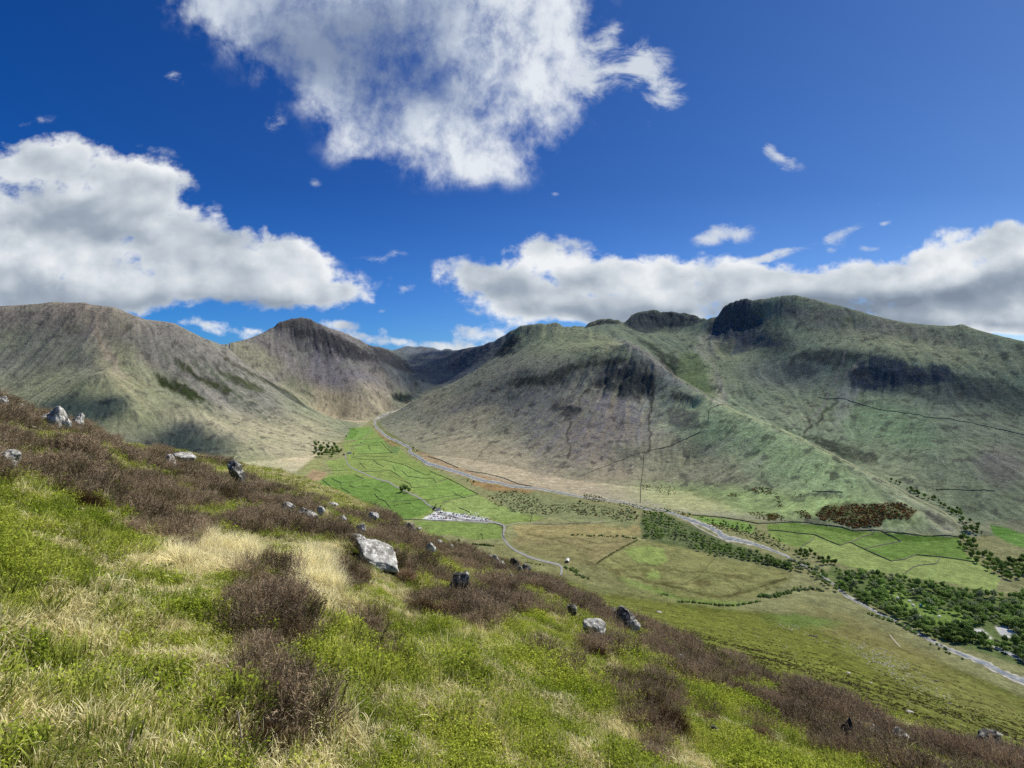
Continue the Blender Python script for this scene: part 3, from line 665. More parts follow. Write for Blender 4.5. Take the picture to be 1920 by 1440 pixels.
def mathn(nt, op, a, b=None, c=None, clamp=False):
    n = nt.nodes.new('ShaderNodeMath'); n.operation = op; n.use_clamp = clamp
    for s, v in ((0, a), (1, b), (2, c)):
        if v is None: continue
        if isinstance(v, bpy.types.NodeSocket): nt.links.new(v, n.inputs[s])
        else: n.inputs[s].default_value = v
    return n.outputs[0]
def ramp(nt, fac, stops, interp='LINEAR'):
    n = nt.nodes.new('ShaderNodeValToRGB'); cr = n.color_ramp; cr.interpolation = interp
    while len(cr.elements) < len(stops): cr.elements.new(0.5)
    for e, (p, c) in zip(cr.elements, stops): e.position = p; e.color = c
    nt.links.new(fac, n.inputs[0]); return n.outputs[0]
def noise(nt, vec, scale, detail=4, rough=.55, dist=0.0):
    n = nt.nodes.new('ShaderNodeTexNoise'); n.inputs['Scale'].default_value = scale
    n.inputs['Detail'].default_value = detail; n.inputs['Roughness'].default_value = rough; n.inputs['Distortion'].default_value = dist
    if vec is not None: nt.links.new(vec, n.inputs['Vector'])
    return n.outputs[0]

def terrain_mat():
    m, nt, out = newmat('terrain')
    b = N(nt, 'ShaderNodeBsdfDiffuse'); b.inputs['Roughness'].default_value = .6
    at = N(nt, 'ShaderNodeAttribute', attribute_name='col')
    geo = N(nt, 'ShaderNodeNewGeometry')
    n1 = noise(nt, geo.outputs['Position'], .035, 6, .62)
    n2 = noise(nt, geo.outputs['Position'], .22, 4, .6)
    n3 = noise(nt, geo.outputs['Position'], 3.2, 4, .65)
    n4 = noise(nt, geo.outputs['Position'], .085, 5, .7)
    v = mathn(nt, 'ADD', mathn(nt, 'MULTIPLY', n1, 1.0), mathn(nt, 'MULTIPLY', n2, .8))
    v = mathn(nt, 'ADD', v, mathn(nt, 'MULTIPLY', n3, .5))
    v = mathn(nt, 'ADD', v, mathn(nt, 'MULTIPLY', n4, 1.3))
    v = mathn(nt, 'SUBTRACT', v, .8)
    c = mixc(nt, 1.0, at.outputs['Color'], v, 'MULTIPLY')
    nt.links.new(c, b.inputs['Color'])
    bp = N(nt, 'ShaderNodeBump'); bp.inputs['Strength'].default_value = .7; bp.inputs['Distance'].default_value = 3.0
    hh = mathn(nt, 'ADD', mathn(nt, 'MULTIPLY', n1, 2.2), mathn(nt, 'ADD', mathn(nt, 'MULTIPLY', n4, 1.2), mathn(nt, 'MULTIPLY', n2, .3)))
    nt.links.new(hh, bp.inputs['Height']); nt.links.new(bp.outputs[0], b.inputs['Normal'])
    nt.links.new(b.outputs[0], out.inputs[0])
    return m
M_TERR = terrain_mat()

# ------------------------------------------------------------------ terrain meshes, split by region
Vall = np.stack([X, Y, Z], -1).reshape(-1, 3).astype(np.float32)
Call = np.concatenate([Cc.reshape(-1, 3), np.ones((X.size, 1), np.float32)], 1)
dPi = np.gradient(np.stack([X, Y, Z], -1), axis=0); dPj = np.gradient(np.stack([X, Y, Z], -1), axis=1)
Nall = np.cross(dPj, dPi).reshape(-1, 3); Nall /= np.linalg.norm(Nall, axis=1, keepdims=True)
reg = np.full(X.shape, 1, int)                         # 1 fells
reg[DD < 75] = 0                                         # 0 the slope one stands on
reg[(DD >= 75) & (DD < 1010) & (slope > .15)] = 3      # 3 lower slope
flat = (slope < .09) & (DD > 600) & (DD < 4000)
reg[flat] = 2                                           # 2 valley floor
reg[(DD >= 75) & (DD < 640)] = 3
noseD = np.interp(PXg, [p[0] for p in NOSE], [p[2]*1.02 for p in NOSE])
isleft = (PXg < np.interp(DD, [1500, 3300, 3700, 3900], [620, 400, 560, 700])) & (DD < 3560) & (DD > 1000)
isgab = (PXg < np.interp(DD, [3500, 4500, 5200], [700, 750, 745])) & (DD >= 3560) & (DD < 5600)
isfar = (~isgab) & (DD > np.interp(PXg, [700, 800, 900, 970, 1060, 1061], [4050, 4150, 4400, 4400, 4150, 99999])) & (PXg < 1060)
isright = (PXg > 1150) & (DD > noseD) | ((PXg > 1060) & (DD > 4000))
hill = reg == 1
reg[hill & isleft] = 4; reg[hill & isgab] = 5; reg[hill & isfar & ~isleft] = 6; reg[hill & isright & ~isgab & ~isleft & ~isfar] = 7
names = {0: ('hillside', 'steep grass and heather hillside falling away at the viewer\'s feet', 'hillside'),
         1: ('fell', 'broad craggy fell with purple scree in the middle of the view', 'fell'),
         2: ('valley_floor', 'flat green valley floor divided into walled fields', 'valley floor'),
         3: ('lower_slope', 'yellow green lower slope dropping from the heather edge to the river', 'slope'),
         4: ('fell', 'rounded grey brown fell with cloud shadows at the left', 'fell'),
         5: ('fell', 'dome shaped rocky fell rising behind the head of the valley', 'fell'),
         6: ('hills', 'dark shaded far hills closing the head of the valley', 'hills'),
         7: ('fell', 'highest green massif with dark shaded crags at the right', 'fell')}
I, J = np.meshgrid(np.arange(ND-1), np.arange(NU-1), indexing='ij')
a = (I*NU + J)
Q = np.stack([a, a+1, a+NU+1, a+NU], -1).reshape(-1, 4)
rq = reg[:-1, :-1].ravel()
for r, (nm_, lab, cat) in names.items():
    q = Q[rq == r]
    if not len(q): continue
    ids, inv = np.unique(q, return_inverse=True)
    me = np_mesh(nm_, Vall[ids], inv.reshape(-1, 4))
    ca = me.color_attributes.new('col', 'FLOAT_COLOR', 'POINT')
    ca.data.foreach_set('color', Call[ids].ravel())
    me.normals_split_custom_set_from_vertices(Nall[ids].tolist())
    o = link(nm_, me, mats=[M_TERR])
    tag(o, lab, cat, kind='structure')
# the ground behind and under the viewer
gx = np.linspace(-40, 40, 161); gy = np.linspace(-40, 1.25, 90)
GXX, GYY = np.meshgrid(gx, gy, indexing='ij')
gz = near_full(GXX.ravel(), GYY.ravel()).reshape(GXX.shape) + bumps(GXX, GYY, np.hypot(GXX, GYY)) - .02
nn = len(gy); I, J = np.meshgrid(np.arange(len(gx)-1), np.arange(nn-1), indexing='ij'); a = I*nn + J
me = np_mesh('ground', np.stack([GXX, GYY, gz], -1).reshape(-1, 3), np.stack([a, a+nn, a+nn+1, a+1], -1).reshape(-1, 4))
ca = me.color_attributes.new('col', 'FLOAT_COLOR', 'POINT')
ca.data.foreach_set('color', np.tile(np.append(lin((96, 100, 46)), 1).astype(np.float32), GXX.size))
tag(link('ground', me, mats=[M_TERR]), 'grassy ground of the hillside where the viewer stands', 'ground', kind='structure')
# ------------------------------------------------------------------ simple materials
def diffuse_mat(name, c1, c2, scale=1.0, rough=.9, spec=.2, detail=4, objrand=.0, bump=0.0, coord='pos'):
    m, nt, out = newmat(name)
    b = N(nt, 'ShaderNodeBsdfPrincipled'); b.inputs['Roughness'].default_value = rough
    b.inputs['Specular IOR Level'].default_value = spec
    if coord == 'pos': vec = N(nt, 'ShaderNodeNewGeometry').outputs['Position']
    else: vec = N(nt, 'ShaderNodeTexCoord').outputs['Object']
    f = noise(nt, vec, scale, detail, .62)
    f = N(nt, 'ShaderNodeMapRange'); 
    nz = noise(nt, vec, scale, detail, .62); nt.links.new(nz, f.inputs[0]); f.inputs[1].default_value = .32; f.inputs[2].default_value = .68
    c = mixc(nt, f.outputs[0], rgba(c1), rgba(c2))
    if objrand:
        oi = N(nt, 'ShaderNodeObjectInfo')
        v = mathn(nt, 'MULTIPLY_ADD', oi.outputs['Random'], objrand*2, 1-objrand)
        c = mixc(nt, 1.0, c, v, 'MULTIPLY')
    nt.links.new(c, b.inputs['Base Color'])
    if bump:
        bp = N(nt, 'ShaderNodeBump'); bp.inputs['Strength'].default_value = 1; bp.inputs['Distance'].default_value = bump
        nt.links.new(nz, bp.inputs['Height']); nt.links.new(bp.outputs[0], b.inputs['Normal'])
    nt.links.new(b.outputs[0], out.inputs[0])
    return m
M_SHINGLE = diffuse_mat('river shingle', (124,124,112), (190,186,170), .12)
M_ROAD = diffuse_mat('road asphalt', (128,128,122), (158,156,150), .3)
M_TRACK = diffuse_mat('stony track', (140,136,112), (176,170,146), .4)
M_PATH = diffuse_mat('worn path', (118,124,88), (150,148,116), .1)
M_WALL = diffuse_mat('dry stone', (72,74,60), (116,114,100), .25)
M_WALLG = diffuse_mat('mossy dry stone', (60,70,40), (88,92,62), .5)
def water_mat():
    m, nt, out = newmat('water')
    b = N(nt, 'ShaderNodeBsdfPrincipled'); b.inputs['Roughness'].default_value = .25
    b.inputs['Specular IOR Level'].default_value = .5
    geo = N(nt, 'ShaderNodeNewGeometry')
    n_ = noise(nt, geo.outputs['Position'], .12, 5, .6)
    nt.links.new(ramp(nt, n_, [(.35, rgba((104,116,120))), (.5, rgba((134,140,138))), (.62, rgba((172,172,162)))]), b.inputs['Base Color'])
    bp = N(nt, 'ShaderNodeBump'); bp.inputs['Distance'].default_value = .3; bp.inputs['Strength'].default_value = .5
    nt.links.new(noise(nt, geo.outputs['Position'], .8, 3), bp.inputs['Height']); nt.links.new(bp.outputs[0], b.inputs['Normal'])
    nt.links.new(b.outputs[0], out.inputs[0]); return m
M_WATER = water_mat()
def leaf_mat(name, c1, c2, orand=.3, trans=.4):
    m, nt, out = newmat(name)
    geo = N(nt, 'ShaderNodeNewGeometry'); oi = N(nt, 'ShaderNodeObjectInfo')
    nz = noise(nt, geo.outputs['Position'], .35, 3, .6)
    f = N(nt, 'ShaderNodeMapRange'); nt.links.new(nz, f.inputs[0]); f.inputs[1].default_value = .35; f.inputs[2].default_value = .65
    c = mixc(nt, f.outputs[0], rgba(c1), rgba(c2))
    c = mixc(nt, 1.0, c, mathn(nt, 'MULTIPLY_ADD', oi.outputs['Random'], orand*2, 1-orand), 'MULTIPLY')
    nz2 = noise(nt, geo.outputs['Position'], .03, 2, .5)
    c = mixc(nt, 1.0, c, mathn(nt, 'MULTIPLY_ADD', nz2, 1.2, .4), 'MULTIPLY')
    d = N(nt, 'ShaderNodeBsdfDiffuse'); t = N(nt, 'ShaderNodeBsdfTranslucent'); nt.links.new(c, d.inputs[0]); nt.links.new(c, t.inputs[0])
    mx = N(nt, 'ShaderNodeMixShader'); mx.inputs[0].default_value = trans; nt.links.new(d.outputs[0], mx.inputs[1]); nt.links.new(t.outputs[0], mx.inputs[2]); nt.links.new(mx.outputs[0], out.inputs[0])
    return m
M_LEAFS = [leaf_mat('dark leaves', (78,102,56), (126,152,84)), leaf_mat('fresh leaves', (100,128,66), (150,172,100)), leaf_mat('grey green leaves', (104,120,88), (148,158,122))]
M_BARK = diffuse_mat('bark', (52,46,38), (84,76,64), 2)
M_GORSE = diffuse_mat('gorse', (84,66,32), (142,100,50), .4, objrand=.2)
M_RUST = diffuse_mat('dead bracken', (118,82,44), (164,112,58), .4)

# ------------------------------------------------------------------ ribbons that lie on the land
def resample(W, step):
    out = [W[0]]
    for a, b in zip(W[:-1], W[1:]):
        d = np.linalg.norm(b[:2]-a[:2]); n = max(1, int(d/step))
        for i in range(1, n+1): out.append(a + (b-a)*i/n)
    return np.array(out)
def smoothline(L, k=3):
    """Catmull-Rom through the picks, so that rivers and roads bend"""
    A_ = [np.array(p, float) for p in L]; A_ = [2*A_[0]-A_[1]] + A_ + [2*A_[-1]-A_[-2]]
    out = []
    for i in range(1, len(A_)-2):
        for j in range(k):
            t = j/k; p0, p1, p2, p3 = A_[i-1:i+3]
            out.append(.5*((2*p1) + (-p0+p2)*t + (2*p0-5*p1+4*p2-p3)*t*t + (-p0+3*p1-3*p2+p3)*t**3))
    out.append(A_[-2]); return out
def ribbon(name, L, mat, dmin=60, step=6, lift=.35, wob=.12, label=None, cat=None, seed=1):
    """L: (px, py, width in picture units) picks; becomes a strip on the ground"""
    S = smoothline([(p[0], p[1], p[2]) for p in L], 5)
    r_ = random.Random(seed); left, right = [], []
    for i, s in enumerate(S):
        a, b = S[max(0, i-1)], S[min(len(S)-1, i+1)]
        t = np.array([b[0]-a[0], b[1]-a[1]]); t /= (np.linalg.norm(t)+1e-9); n_ = np.array([-t[1], t[0]])
        w1 = s[2]*.5*(1 + r_.uniform(-wob, wob)); w2 = s[2]*.5*(1 + r_.uniform(-wob, wob))
        left.append(P(s[0]+n_[0]*w1, s[1]+n_[1]*w1, dmin)); right.append(P(s[0]-n_[0]*w2, s[1]-n_[1]*w2, dmin))
    left, right = np.array(left), np.array(right)
    V, Fq = [], []
    rows = []
    for i in range(len(left)-1):
        n = max(1, int(max(np.linalg.norm(left[i+1]-left[i]), np.linalg.norm(right[i+1]-right[i]))/step))
        for k in range(n):
            t = k/n; rows.append((left[i]*(1-t)+left[i+1]*t, right[i]*(1-t)+right[i+1]*t))
    rows.append((left[-1], right[-1]))
    m_ = 5
    for l_, r__ in rows:
        for k in range(m_):
            p = l_*(1-k/(m_-1)) + r__*k/(m_-1); V.append((p[0], p[1], 0))
    V = np.array(V); V[:, 2] = hz(V[:, 0], V[:, 1]) + lift
    for i in range(len(rows)-1):
        for k in range(m_-1): a = i*m_+k; Fq.append((a, a+1, a+m_+1, a+m_))
    o = link(name, np_mesh(name, V, np.array(Fq)), mats=[mat])
    return tag(o, label, cat or name, kind='structure')

RIV = [(760,765,2),(735,773,3),(712,782,4),(702,790,5),(706,800,5),(716,811,4),(728,820,4),(748,829,4),(762,836,4),(770,842,4),(768,848,4),(785,857,5),(800,868,7),(820,874,6),(840,880,6),(870,889,6),(905,901,6),(935,905,5),(955,911,5),(985,914,4),(1010,916,4),(1035,921,3.5),(1055,925,4),(1085,931,3),(1115,936,2.5),(1145,938,2.5),(1172,943,3),(1195,950,3),(1215,955,4),(1240,957,3),(1262,963,5),(1290,974,7),(1320,984,8),(1345,997,11),(1360,1008,12),(1385,1013,9),(1415,1021,7),(1440,1029,5),(1470,1041,4),(1490,1052,3.5),(1515,1063,3.5),(1540,1078,3.5),(1560,1094,3.5),(1575,1107,6),(1592,1120,5),(1612,1131,4),(1640,1146,4),(1672,1162,4),(1695,1174,5),(1720,1187,6),(1745,1201,6),(1770,1213,6),(1795,1224,7),(1820,1234,9),(1850,1246,11),(1880,1262,11),(1905,1272,12),(1940,1285,14),(2000,1310,16)]
ribbon('river_bed', [(a, b, c*.95+.8) for a, b, c in RIV], M_SHINGLE, 600, 6, .25, .35, 'pale shingle bed of the braided river on the valley floor', 'river bed', seed=3)
ribbon('river', [(a, b, c*.5) for a, b, c in RIV], M_WATER, 600, 6, .5, .2, 'shallow grey river winding down the valley', 'river', seed=4)
ribbon('river', [(1290,976,2),(1310,990,2),(1335,1003,2),(1355,1012,2)], M_SHINGLE, 600, 5, .45, .2, 'thin side channel of shingle beside the widest bend of the river', 'river', seed=5)
ribbon('river', [(1880,1220,5),(1905,1232,7),(1935,1246,9)], M_WATER, 600, 5, .45, .2, 'small pale pool near the right edge beyond the river', 'water', seed=6)
ROAD = [(647,853,1.8),(648,860,1.8),(652,870,2),(660,877,2),(672,883,2),(686,889,2),(702,896,2),(718,901,2),(730,904,2.2),(738,910,2.2),(750,916,2.2),(770,926,2.2),(782,931,2.4),(793,938,2.4),(802,946,2.6),(812,952,2.8),(820,960,3.2),(832,966,3.4),(850,970,3.4),(870,974,3),(890,977,3),(910,978,3.2),(927,980,3.5),(938,983,3.8),(946,988,4.2),(944,997,4.4),(943,1006,4.2),(949,1017,4),(958,1026,3.8),(970,1034,3.8),(985,1041,3.8),(1000,1047,3.8),(1018,1052,3.8),(1035,1056,3.8),(1047,1059,4),(1053,1064,4),(1053,1072,4),(1052,1079,4)]
ribbon('road', ROAD, M_ROAD, 600, 5, .45, .1, 'pale narrow lane winding across the valley floor', 'road')
ribbon('road', [(796,975,1.6),(820,976,1.8),(850,976.5,1.8),(890,979,1.8),(915,981,1.8)], M_ROAD, 600, 5, .42, .1, 'pale lane edging the gravel car park', 'road')
ribbon('path', [(948,985,1.6),(960,983,1.4),(972,981,1.4),(990,981,1.4),(1005,981,1.4),(1025,983,1.2),(1045,984,1.2),(1075,982,1.2),(1108,980,1.2),(1135,977,1.2)], M_TRACK, 600, 5, .4, .1, 'faint farm track running right from the road junction', 'track')
ribbon('path', [(649,850,1.1),(668,838,1.1),(683,824,1.1),(692,812,1.1),(698,803,1.1),(694,797,1),(690,793,1),(700,787,.9),(715,775,.9),(730,768,.8)], M_PATH, 600, 6, .5, .1, 'faint green track climbing to the head of the valley', 'path')
ribbon('path', [(1350,758,1.2),(1400,779,1.2),(1460,806,1.3),(1520,832,1.4),(1575,859,1.6),(1620,883,1.8),(1655,901,2),(1678,912,2),(1700,924,2),(1732,941,2.2),(1762,956,2.4),(1780,968,2.4),(1792,980,2.4),(1799,993,2.4),(1804,1007,2.4)], M_PATH, 1150, 6, .5, .15, 'worn path along the crest of the descending ridge', 'path')
ribbon('path', [(1668,1190,2),(1674,1198,2.4),(1681,1206,2.6),(1688,1214,2)], M_TRACK, 500, 4, .4, .2, 'short pale scar of bare ground on the far edge of the lower slope', 'path')

# ------------------------------------------------------------------ dry stone walls, one thing each
def wall(L, label, h=1.7, w=1.1, mat=None, dmin=600, group=None, name='stone_wall', cat='stone wall', seed=0):
    W_ = [P(x, y, dmin) for x, y in L]
    if cat == 'stone wall' and name == 'stone_wall': pass
    Wd = resample(np.array(W_), 5.0)
    r_ = random.Random(seed + int(L[0][0]*7 + L[0][1]))
    n = len(Wd); V, Fq = [], []
    jit = np.zeros((n, 2))
    for i in range(n): jit[i] = (r_.uniform(-.35, .35), r_.uniform(-.35, .35))
    xy = Wd[:, :2] + jit; z = hz(xy[:, 0], xy[:, 1])
    for i in range(n):
        a, b = xy[max(0, i-1)], xy[min(n-1, i+1)]
        t = (b-a)/(np.linalg.norm(b-a)+1e-6); nn_ = np.array([-t[1], t[0]])*w/2
        hh = h*r_.uniform(.82, 1.12)
        p, q = xy[i]+nn_, xy[i]-nn_
        V += [(p[0], p[1], z[i]-.8), (p[0]-nn_[0]*.35, p[1]-nn_[1]*.35, z[i]+hh), (q[0]+nn_[0]*.35, q[1]+nn_[1]*.35, z[i]+hh), (q[0], q[1], z[i]-.8)]
    for i in range(n-1):
        for k in range(3): a = i*4+k; Fq.append((a, a+1, a+5, a+4))
    Fq += [(0, 1, 2, 3), (4*n-1, 4*n-2, 4*n-3, 4*n-4)]
    me = np_mesh(name, np.array(V), np.array(Fq), smooth=False)
    o = link(name, me, mats=[mat or M_WALL])
    return tag(o, label, cat, group)
WG = 'dry stone walls between the valley fields'
WALLS = [
 (z1([(285,170),(330,215),(375,250),(425,265)]), 'wall at the foot of the left fell, nearest the valley head'),
 (z1([(185,340),(260,358),(330,372)]), 'short wall above the farm wood at the foot of the left fell'),
 (z1([(335,362),(450,335),(540,335),(640,322)]), 'wall crossing the topmost bright field near the valley head'),
 (z1([(390,385),(480,368),(620,356),(700,346)]), 'second wall across the fields counting from the valley head'),
 (z1([(380,390),(500,376),(620,380)]), 'third wall across the fields counting from the valley head'),
 (z1([(520,378),(540,418)]), 'very short cross wall near the top of the field strip'),
 (z1([(620,356),(660,402),(705,440)]), 'wall slanting down right beside the rough ground near the river head'),
 (z1([(440,446),(560,440),(705,437)]), 'straight wall just below the farm wood level'),
 (z1([(390,470),(480,485),(560,490),(640,490),(720,510),(800,530),(870,565),(940,598),(985,602)]), 'long curving wall through the middle of the green fields'),
 (z1([(410,468),(500,460),(620,465),(710,470)]), 'thin wall running right from the farm gate'),
 (z1([(560,490),(600,525),(640,538)]), 'short crooked wall hanging below the long curving wall'),
 (z1([(460,510),(480,535),(505,555)]), 'short wall just right of the lane bend below the farm'),
 (z1([(710,530),(712,550),(730,570)]), 'tiny upright wall in the middle of the fields'),
 (z1([(470,578),(600,575),(690,570),(720,590),(765,618)]), 'wall running right from the lane across pale green fields'),
 (z1([(775,568),(795,590),(815,612),(870,620),(930,628),(1010,630),(1030,660)]), 'hooked wall ending near the river side of the fields'),
 (z1([(420,600),(450,615),(485,628)]), 'short wall left of the lane in the green fields'),
 (z1([(245,628),(320,665),(320,700),(380,735)]), 'stepped wall on the left side of the darkest green field'),
 (z1([(180,638),(240,690),(310,735)]), 'curved wall partly hidden by the near hillside'),
 (z1([(320,660),(400,655),(500,625)]), 'pale wall along the top of the darkest green field'),
 (z1([(380,680),(420,700),(480,685),(530,690)]), 'wall hugging the barn field left of the lane'),
 (z1([(560,705),(590,715),(615,733)]), 'stub of wall left of the round dark copse'),
 (z1([(570,745),(600,780),(650,800),(690,850)]), 'bent wall below the stub in the dark green field'),
 (z1([(680,808),(800,795),(900,790),(980,790),(1080,770),(1200,755)]), 'long thin wall crossing the lane below the round copse'),
 (z1([(765,645),(800,650),(835,670),(850,697),(930,695),(985,685)]), 'wall curling around the field right of the round copse'),
 (z1([(980,570),(1030,595),(1110,625),(1200,670),(1270,710),(1345,745)]), 'straight wall bounding the fields on the river side'),
 (z1([(1168,742),(1245,775)]), 'isolated short wall in the large pale field'),
 (z1([(1080,812),(1180,777),(1250,770),(1345,748)]), 'wall meeting the river side wall at the field corner'),
 (z1([(1030,662),(1110,632)]), 'short link wall joining the hooked wall to the river side wall'),
 (z1([(230,572),(320,570),(400,565)]), 'wall running left from the lane towards the beck'),
 (z1([(0,470),(100,468),(180,475)]), 'wall on the rough ground left of the farm wood'),
 (z1([(1200,850),(1260,870),(1285,885)]), 'faint wall stub above the car park tents'),
 (z1([(760,938),(850,939),(950,940),(1100,945)]), 'dark wall edging the lower side of the car park field'),
 (z1([(1460,965),(1530,985),(1530,1050),(1545,1085)]), 'wall on the inner bend of the lane'),
 (z1([(1740,960),(1755,880),(1770,850)]), 'thin wall running up from the farm track to the scrub'),
 (z2([(260,385),(370,395),(410,415)]), 'dark wall in the rough pasture beside the scrub'),
 (z2([(0,490),(170,495),(300,490),(430,480)]), 'wall following the faint farm track'),
]
for k, (L_, lab) in enumerate(WALLS):
    wall(L_, lab, 1.5 if k > 7 else 1.8, 1.0, M_WALL, group=WG, seed=k)
WALLS2 = [
 (z1([(970,465),(1060,490),(1150,530),(1200,552)]), 'dark wall at the foot of the craggy fell beyond the river', 2.4, 800),
 (z1([(1250,572),(1400,592),(1540,627),(1650,672),(1750,690)]), 'long dark wall between river and craggy fell', 2.2, 800),
 ([(1090,892),(1120,880),(1150,868),(1200,850),(1233,842),(1270,830),(1313,810)], 'dark wall climbing diagonally across the craggy fell', 2.6, 1100),
 ([(1208,850),(1206,880),(1202,910),(1201,942)], 'wall dropping straight down the craggy fell to the river', 2.2, 1100),
 ([(1297,966),(1350,970),(1390,976),(1420,982),(1450,981),(1480,979),(1520,981),(1545,985),(1580,989),(1600,996),(1630,995),(1655,997)], 'long wall separating hillside from the right hand fields', 2.2, 700),
 (z3([(860,390),(960,398),(1080,411),(1250,422),(1440,431)]), 'dark straight wall above the brightest right hand field', 2.2, 700),
 (z3([(0,377),(110,385),(220,400),(350,412),(440,452),(540,492),(600,472),(620,470),(720,520),(880,485),(1000,462),(950,430),(860,392)]), 'zigzag wall between the right hand fields', 2.0, 700),
 (z3([(620,470),(700,430),(800,392)]), 'wall of the narrow walled lane between right hand fields', 1.8, 700),
 (z3([(725,522),(820,565),(925,610),(1020,598),(1110,563),(1300,580),(1450,600),(1545,617)]), 'kinked wall below the brightest right hand field', 2.0, 700),
 (z3([(350,420),(330,455),(280,485),(240,512)]), 'short pale wall closing the leftmost of the right hand fields', 1.8, 700),
 (z3([(1290,590),(1265,630),(1150,640),(1090,655),(1030,700)]), 'crooked wall running down to the lower woodland', 1.8, 700),
 ([(1534,745),(1576,747),(1620,760),(1665,771),(1710,776),(1753,784),(1800,790),(1842,798),(1880,806),(1925,817)], 'long dark wall crossing the massif below its crags', 2.3, 1500),
 ([(1534,746),(1520,765),(1505,785),(1484,806)], 'thin wall dropping from the crags to the gill', 2.2, 1700),
 (z3([(1260,72),(1400,74),(1560,78),(1700,85)]), 'short level wall low on the right hand massif', 2.2, 1300),
 (z6([(250,760),(252,700),(290,680),(330,676)]), 'faint wall near the ridge crest above the gill', 2.0, 1700),
 (z6([(800,1132),(880,1134),(960,1140)]), 'short wall on the grassy spur above the gorse', 1.8, 1100),
]
for k, (L_, lab, h_, dm) in enumerate(WALLS2):
    wall(L_, lab, h_, 1.3, M_WALL, dmin=dm, group='dry stone walls on the hillsides' , seed=50+k)

# ------------------------------------------------------------------ trees and shrubs
def ico(sub=1):
    import bmesh
    bm = bmesh.new(); bmesh.ops.create_icosphere(bm, subdivisions=sub, radius=1)
    V = np.array([v.co[:] for v in bm.verts]); Fc = np.array([[v.index for v in f.verts] for f in bm.faces]); bm.free()
    return V, Fc
IC1, IF1 = ico(1); IC2, IF2 = ico(2)
def leaf_quads(lobes, n, size, r_):
    """small faces on and in a set of lobes -> verts, faces"""
    V = np.zeros((n*4, 3)); k = r_.integers(0, len(lobes), n)
    L_ = np.array(lobes)
    d = r_.normal(size=(n, 3)); d /= np.linalg.norm(d, axis=1, keepdims=True)
    rad = r_.uniform(.62, 1.08, n)[:, None]
    c = L_[k, :3] + d*L_[k, 3:6]*rad
    nrm = d + r_.normal(size=(n, 3))*.55; nrm /= np.linalg.norm(nrm, axis=1, keepdims=True)
    t = np.cross(nrm, r_.normal(size=(n, 3))); t /= np.linalg.norm(t, axis=1, keepdims=True); b = np.cross(nrm, t)
    s = size*r_.uniform(.6, 1.3, n)[:, None]
    V[0::4] = c - t*s - b*s*.7; V[1::4] = c + t*s - b*s*.5; V[2::4] = c + t*s*.8 + b*s*.8; V[3::4] = c - t*s*.9 + b*s*.6
    return V, np.arange(n*4).reshape(-1, 4)
def crown_mesh(name, h, w, kind, seed, n=420):
    r_ = np.random.default_rng(seed)
    lobes = []
    if kind == 'conifer':
        for i in range(9):
            t = i/8; zz = h*(.18+.8*t); rr = w*.5*(1-t)*.95+.25
            lobes.append((r_.uniform(-.2, .2), r_.uniform(-.2, .2), zz, rr, rr, h*.09))
    else:
        for i in range(9):
            a = r_.uniform(0, 2*np.pi); q = r_.uniform(0, .33)*w
            lobes.append((math.cos(a)*q, math.sin(a)*q, h*r_.uniform(.42, .80), w*r_.uniform(.2, .34), w*r_.uniform(.2, .34), h*r_.uniform(.13, .22)))
        lobes.append((0, 0, h*.6, w*.34, w*.34, h*.3))
    V, Fq = leaf_quads(lobes, n, w*.062, r_)
    # darker inner masses keep the sky out of the middle of the crown
    Vi, Fi, o = [], [], 0
    for l in lobes:
        Vi.append(IC1*np.array(l[3:6])*.72*(1+.12*r_.normal(size=IC1.shape)) + np.array(l[:3])); 
    me = bpy.data.meshes.new(name)
    vs = [tuple(v) for v in V]; fs_ = [tuple(f) for f in Fq]
    for vi in Vi:
        off = len(vs); vs += [tuple(v) for v in vi]; fs_ += [tuple(int(q)+off for q in f) for f in IF1]
    me.from_pydata(vs, [], fs_); me.update()
    return me
def trunk_mesh(name, h, r0, seed, branches=4):
    r_ = random.Random(seed); vs, fs_ = [], []
    def limb(p, q, ra, rb, seg=4):
        base = len(vs); p, q = np.array(p, float), np.array(q, float); d = (q-p)/np.linalg.norm(q-p)
        t = np.cross(d, (0.3, .9, .1)); t /= np.linalg.norm(t); b = np.cross(d, t)
        for i in range(seg+1):
            f = i/seg; c = p+(q-p)*f + np.array([math.sin(f*3)*.1*ra, 0, 0]); rr = ra*(1-f)+rb*f
            for k in range(6): a = k*math.pi/3; vs.append(tuple(c + t*math.cos(a)*rr + b*math.sin(a)*rr))
        for i in range(seg):
            for k in range(6): a = base+i*6+k; c2 = base+i*6+(k+1) % 6; fs_.append((a, c2, c2+6, a+6))
    limb((0, 0, -.5), (r_.uniform(-.2, .2), r_.uniform(-.2, .2), h*.72), r0, r0*.3, 6)
    for i in range(branches):
        a = r_.uniform(0, 6.28); z0 = h*r_.uniform(.28, .5); l = h*r_.uniform(.2, .3)
        limb((0, 0, z0), (math.cos(a)*l, math.sin(a)*l, z0+l*.8), r0*.45, r0*.12, 3)
    me = bpy.data.meshes.new(name); me.from_pydata(vs, [], fs_); me.update(); return me
TREE_K = [('round', 8.5, 8.0, 0), ('round', 7.0, 6.5, 1), ('round', 9.5, 7.5, 0), ('round', 6.0, 6.2, 2), ('conifer', 11.0, 5.0, 0)]
TREES = []
for i, (kd, h_, w_, mi) in enumerate(TREE_K):
    cm_ = crown_mesh('crown', h_, w_, kd, 40+i); cm_.materials.append(M_LEAFS[mi])
    tm_ = trunk_mesh('trunk', h_, .28, 60+i); tm_.materials.append(M_BARK)
    TREES.append((cm_, tm_))
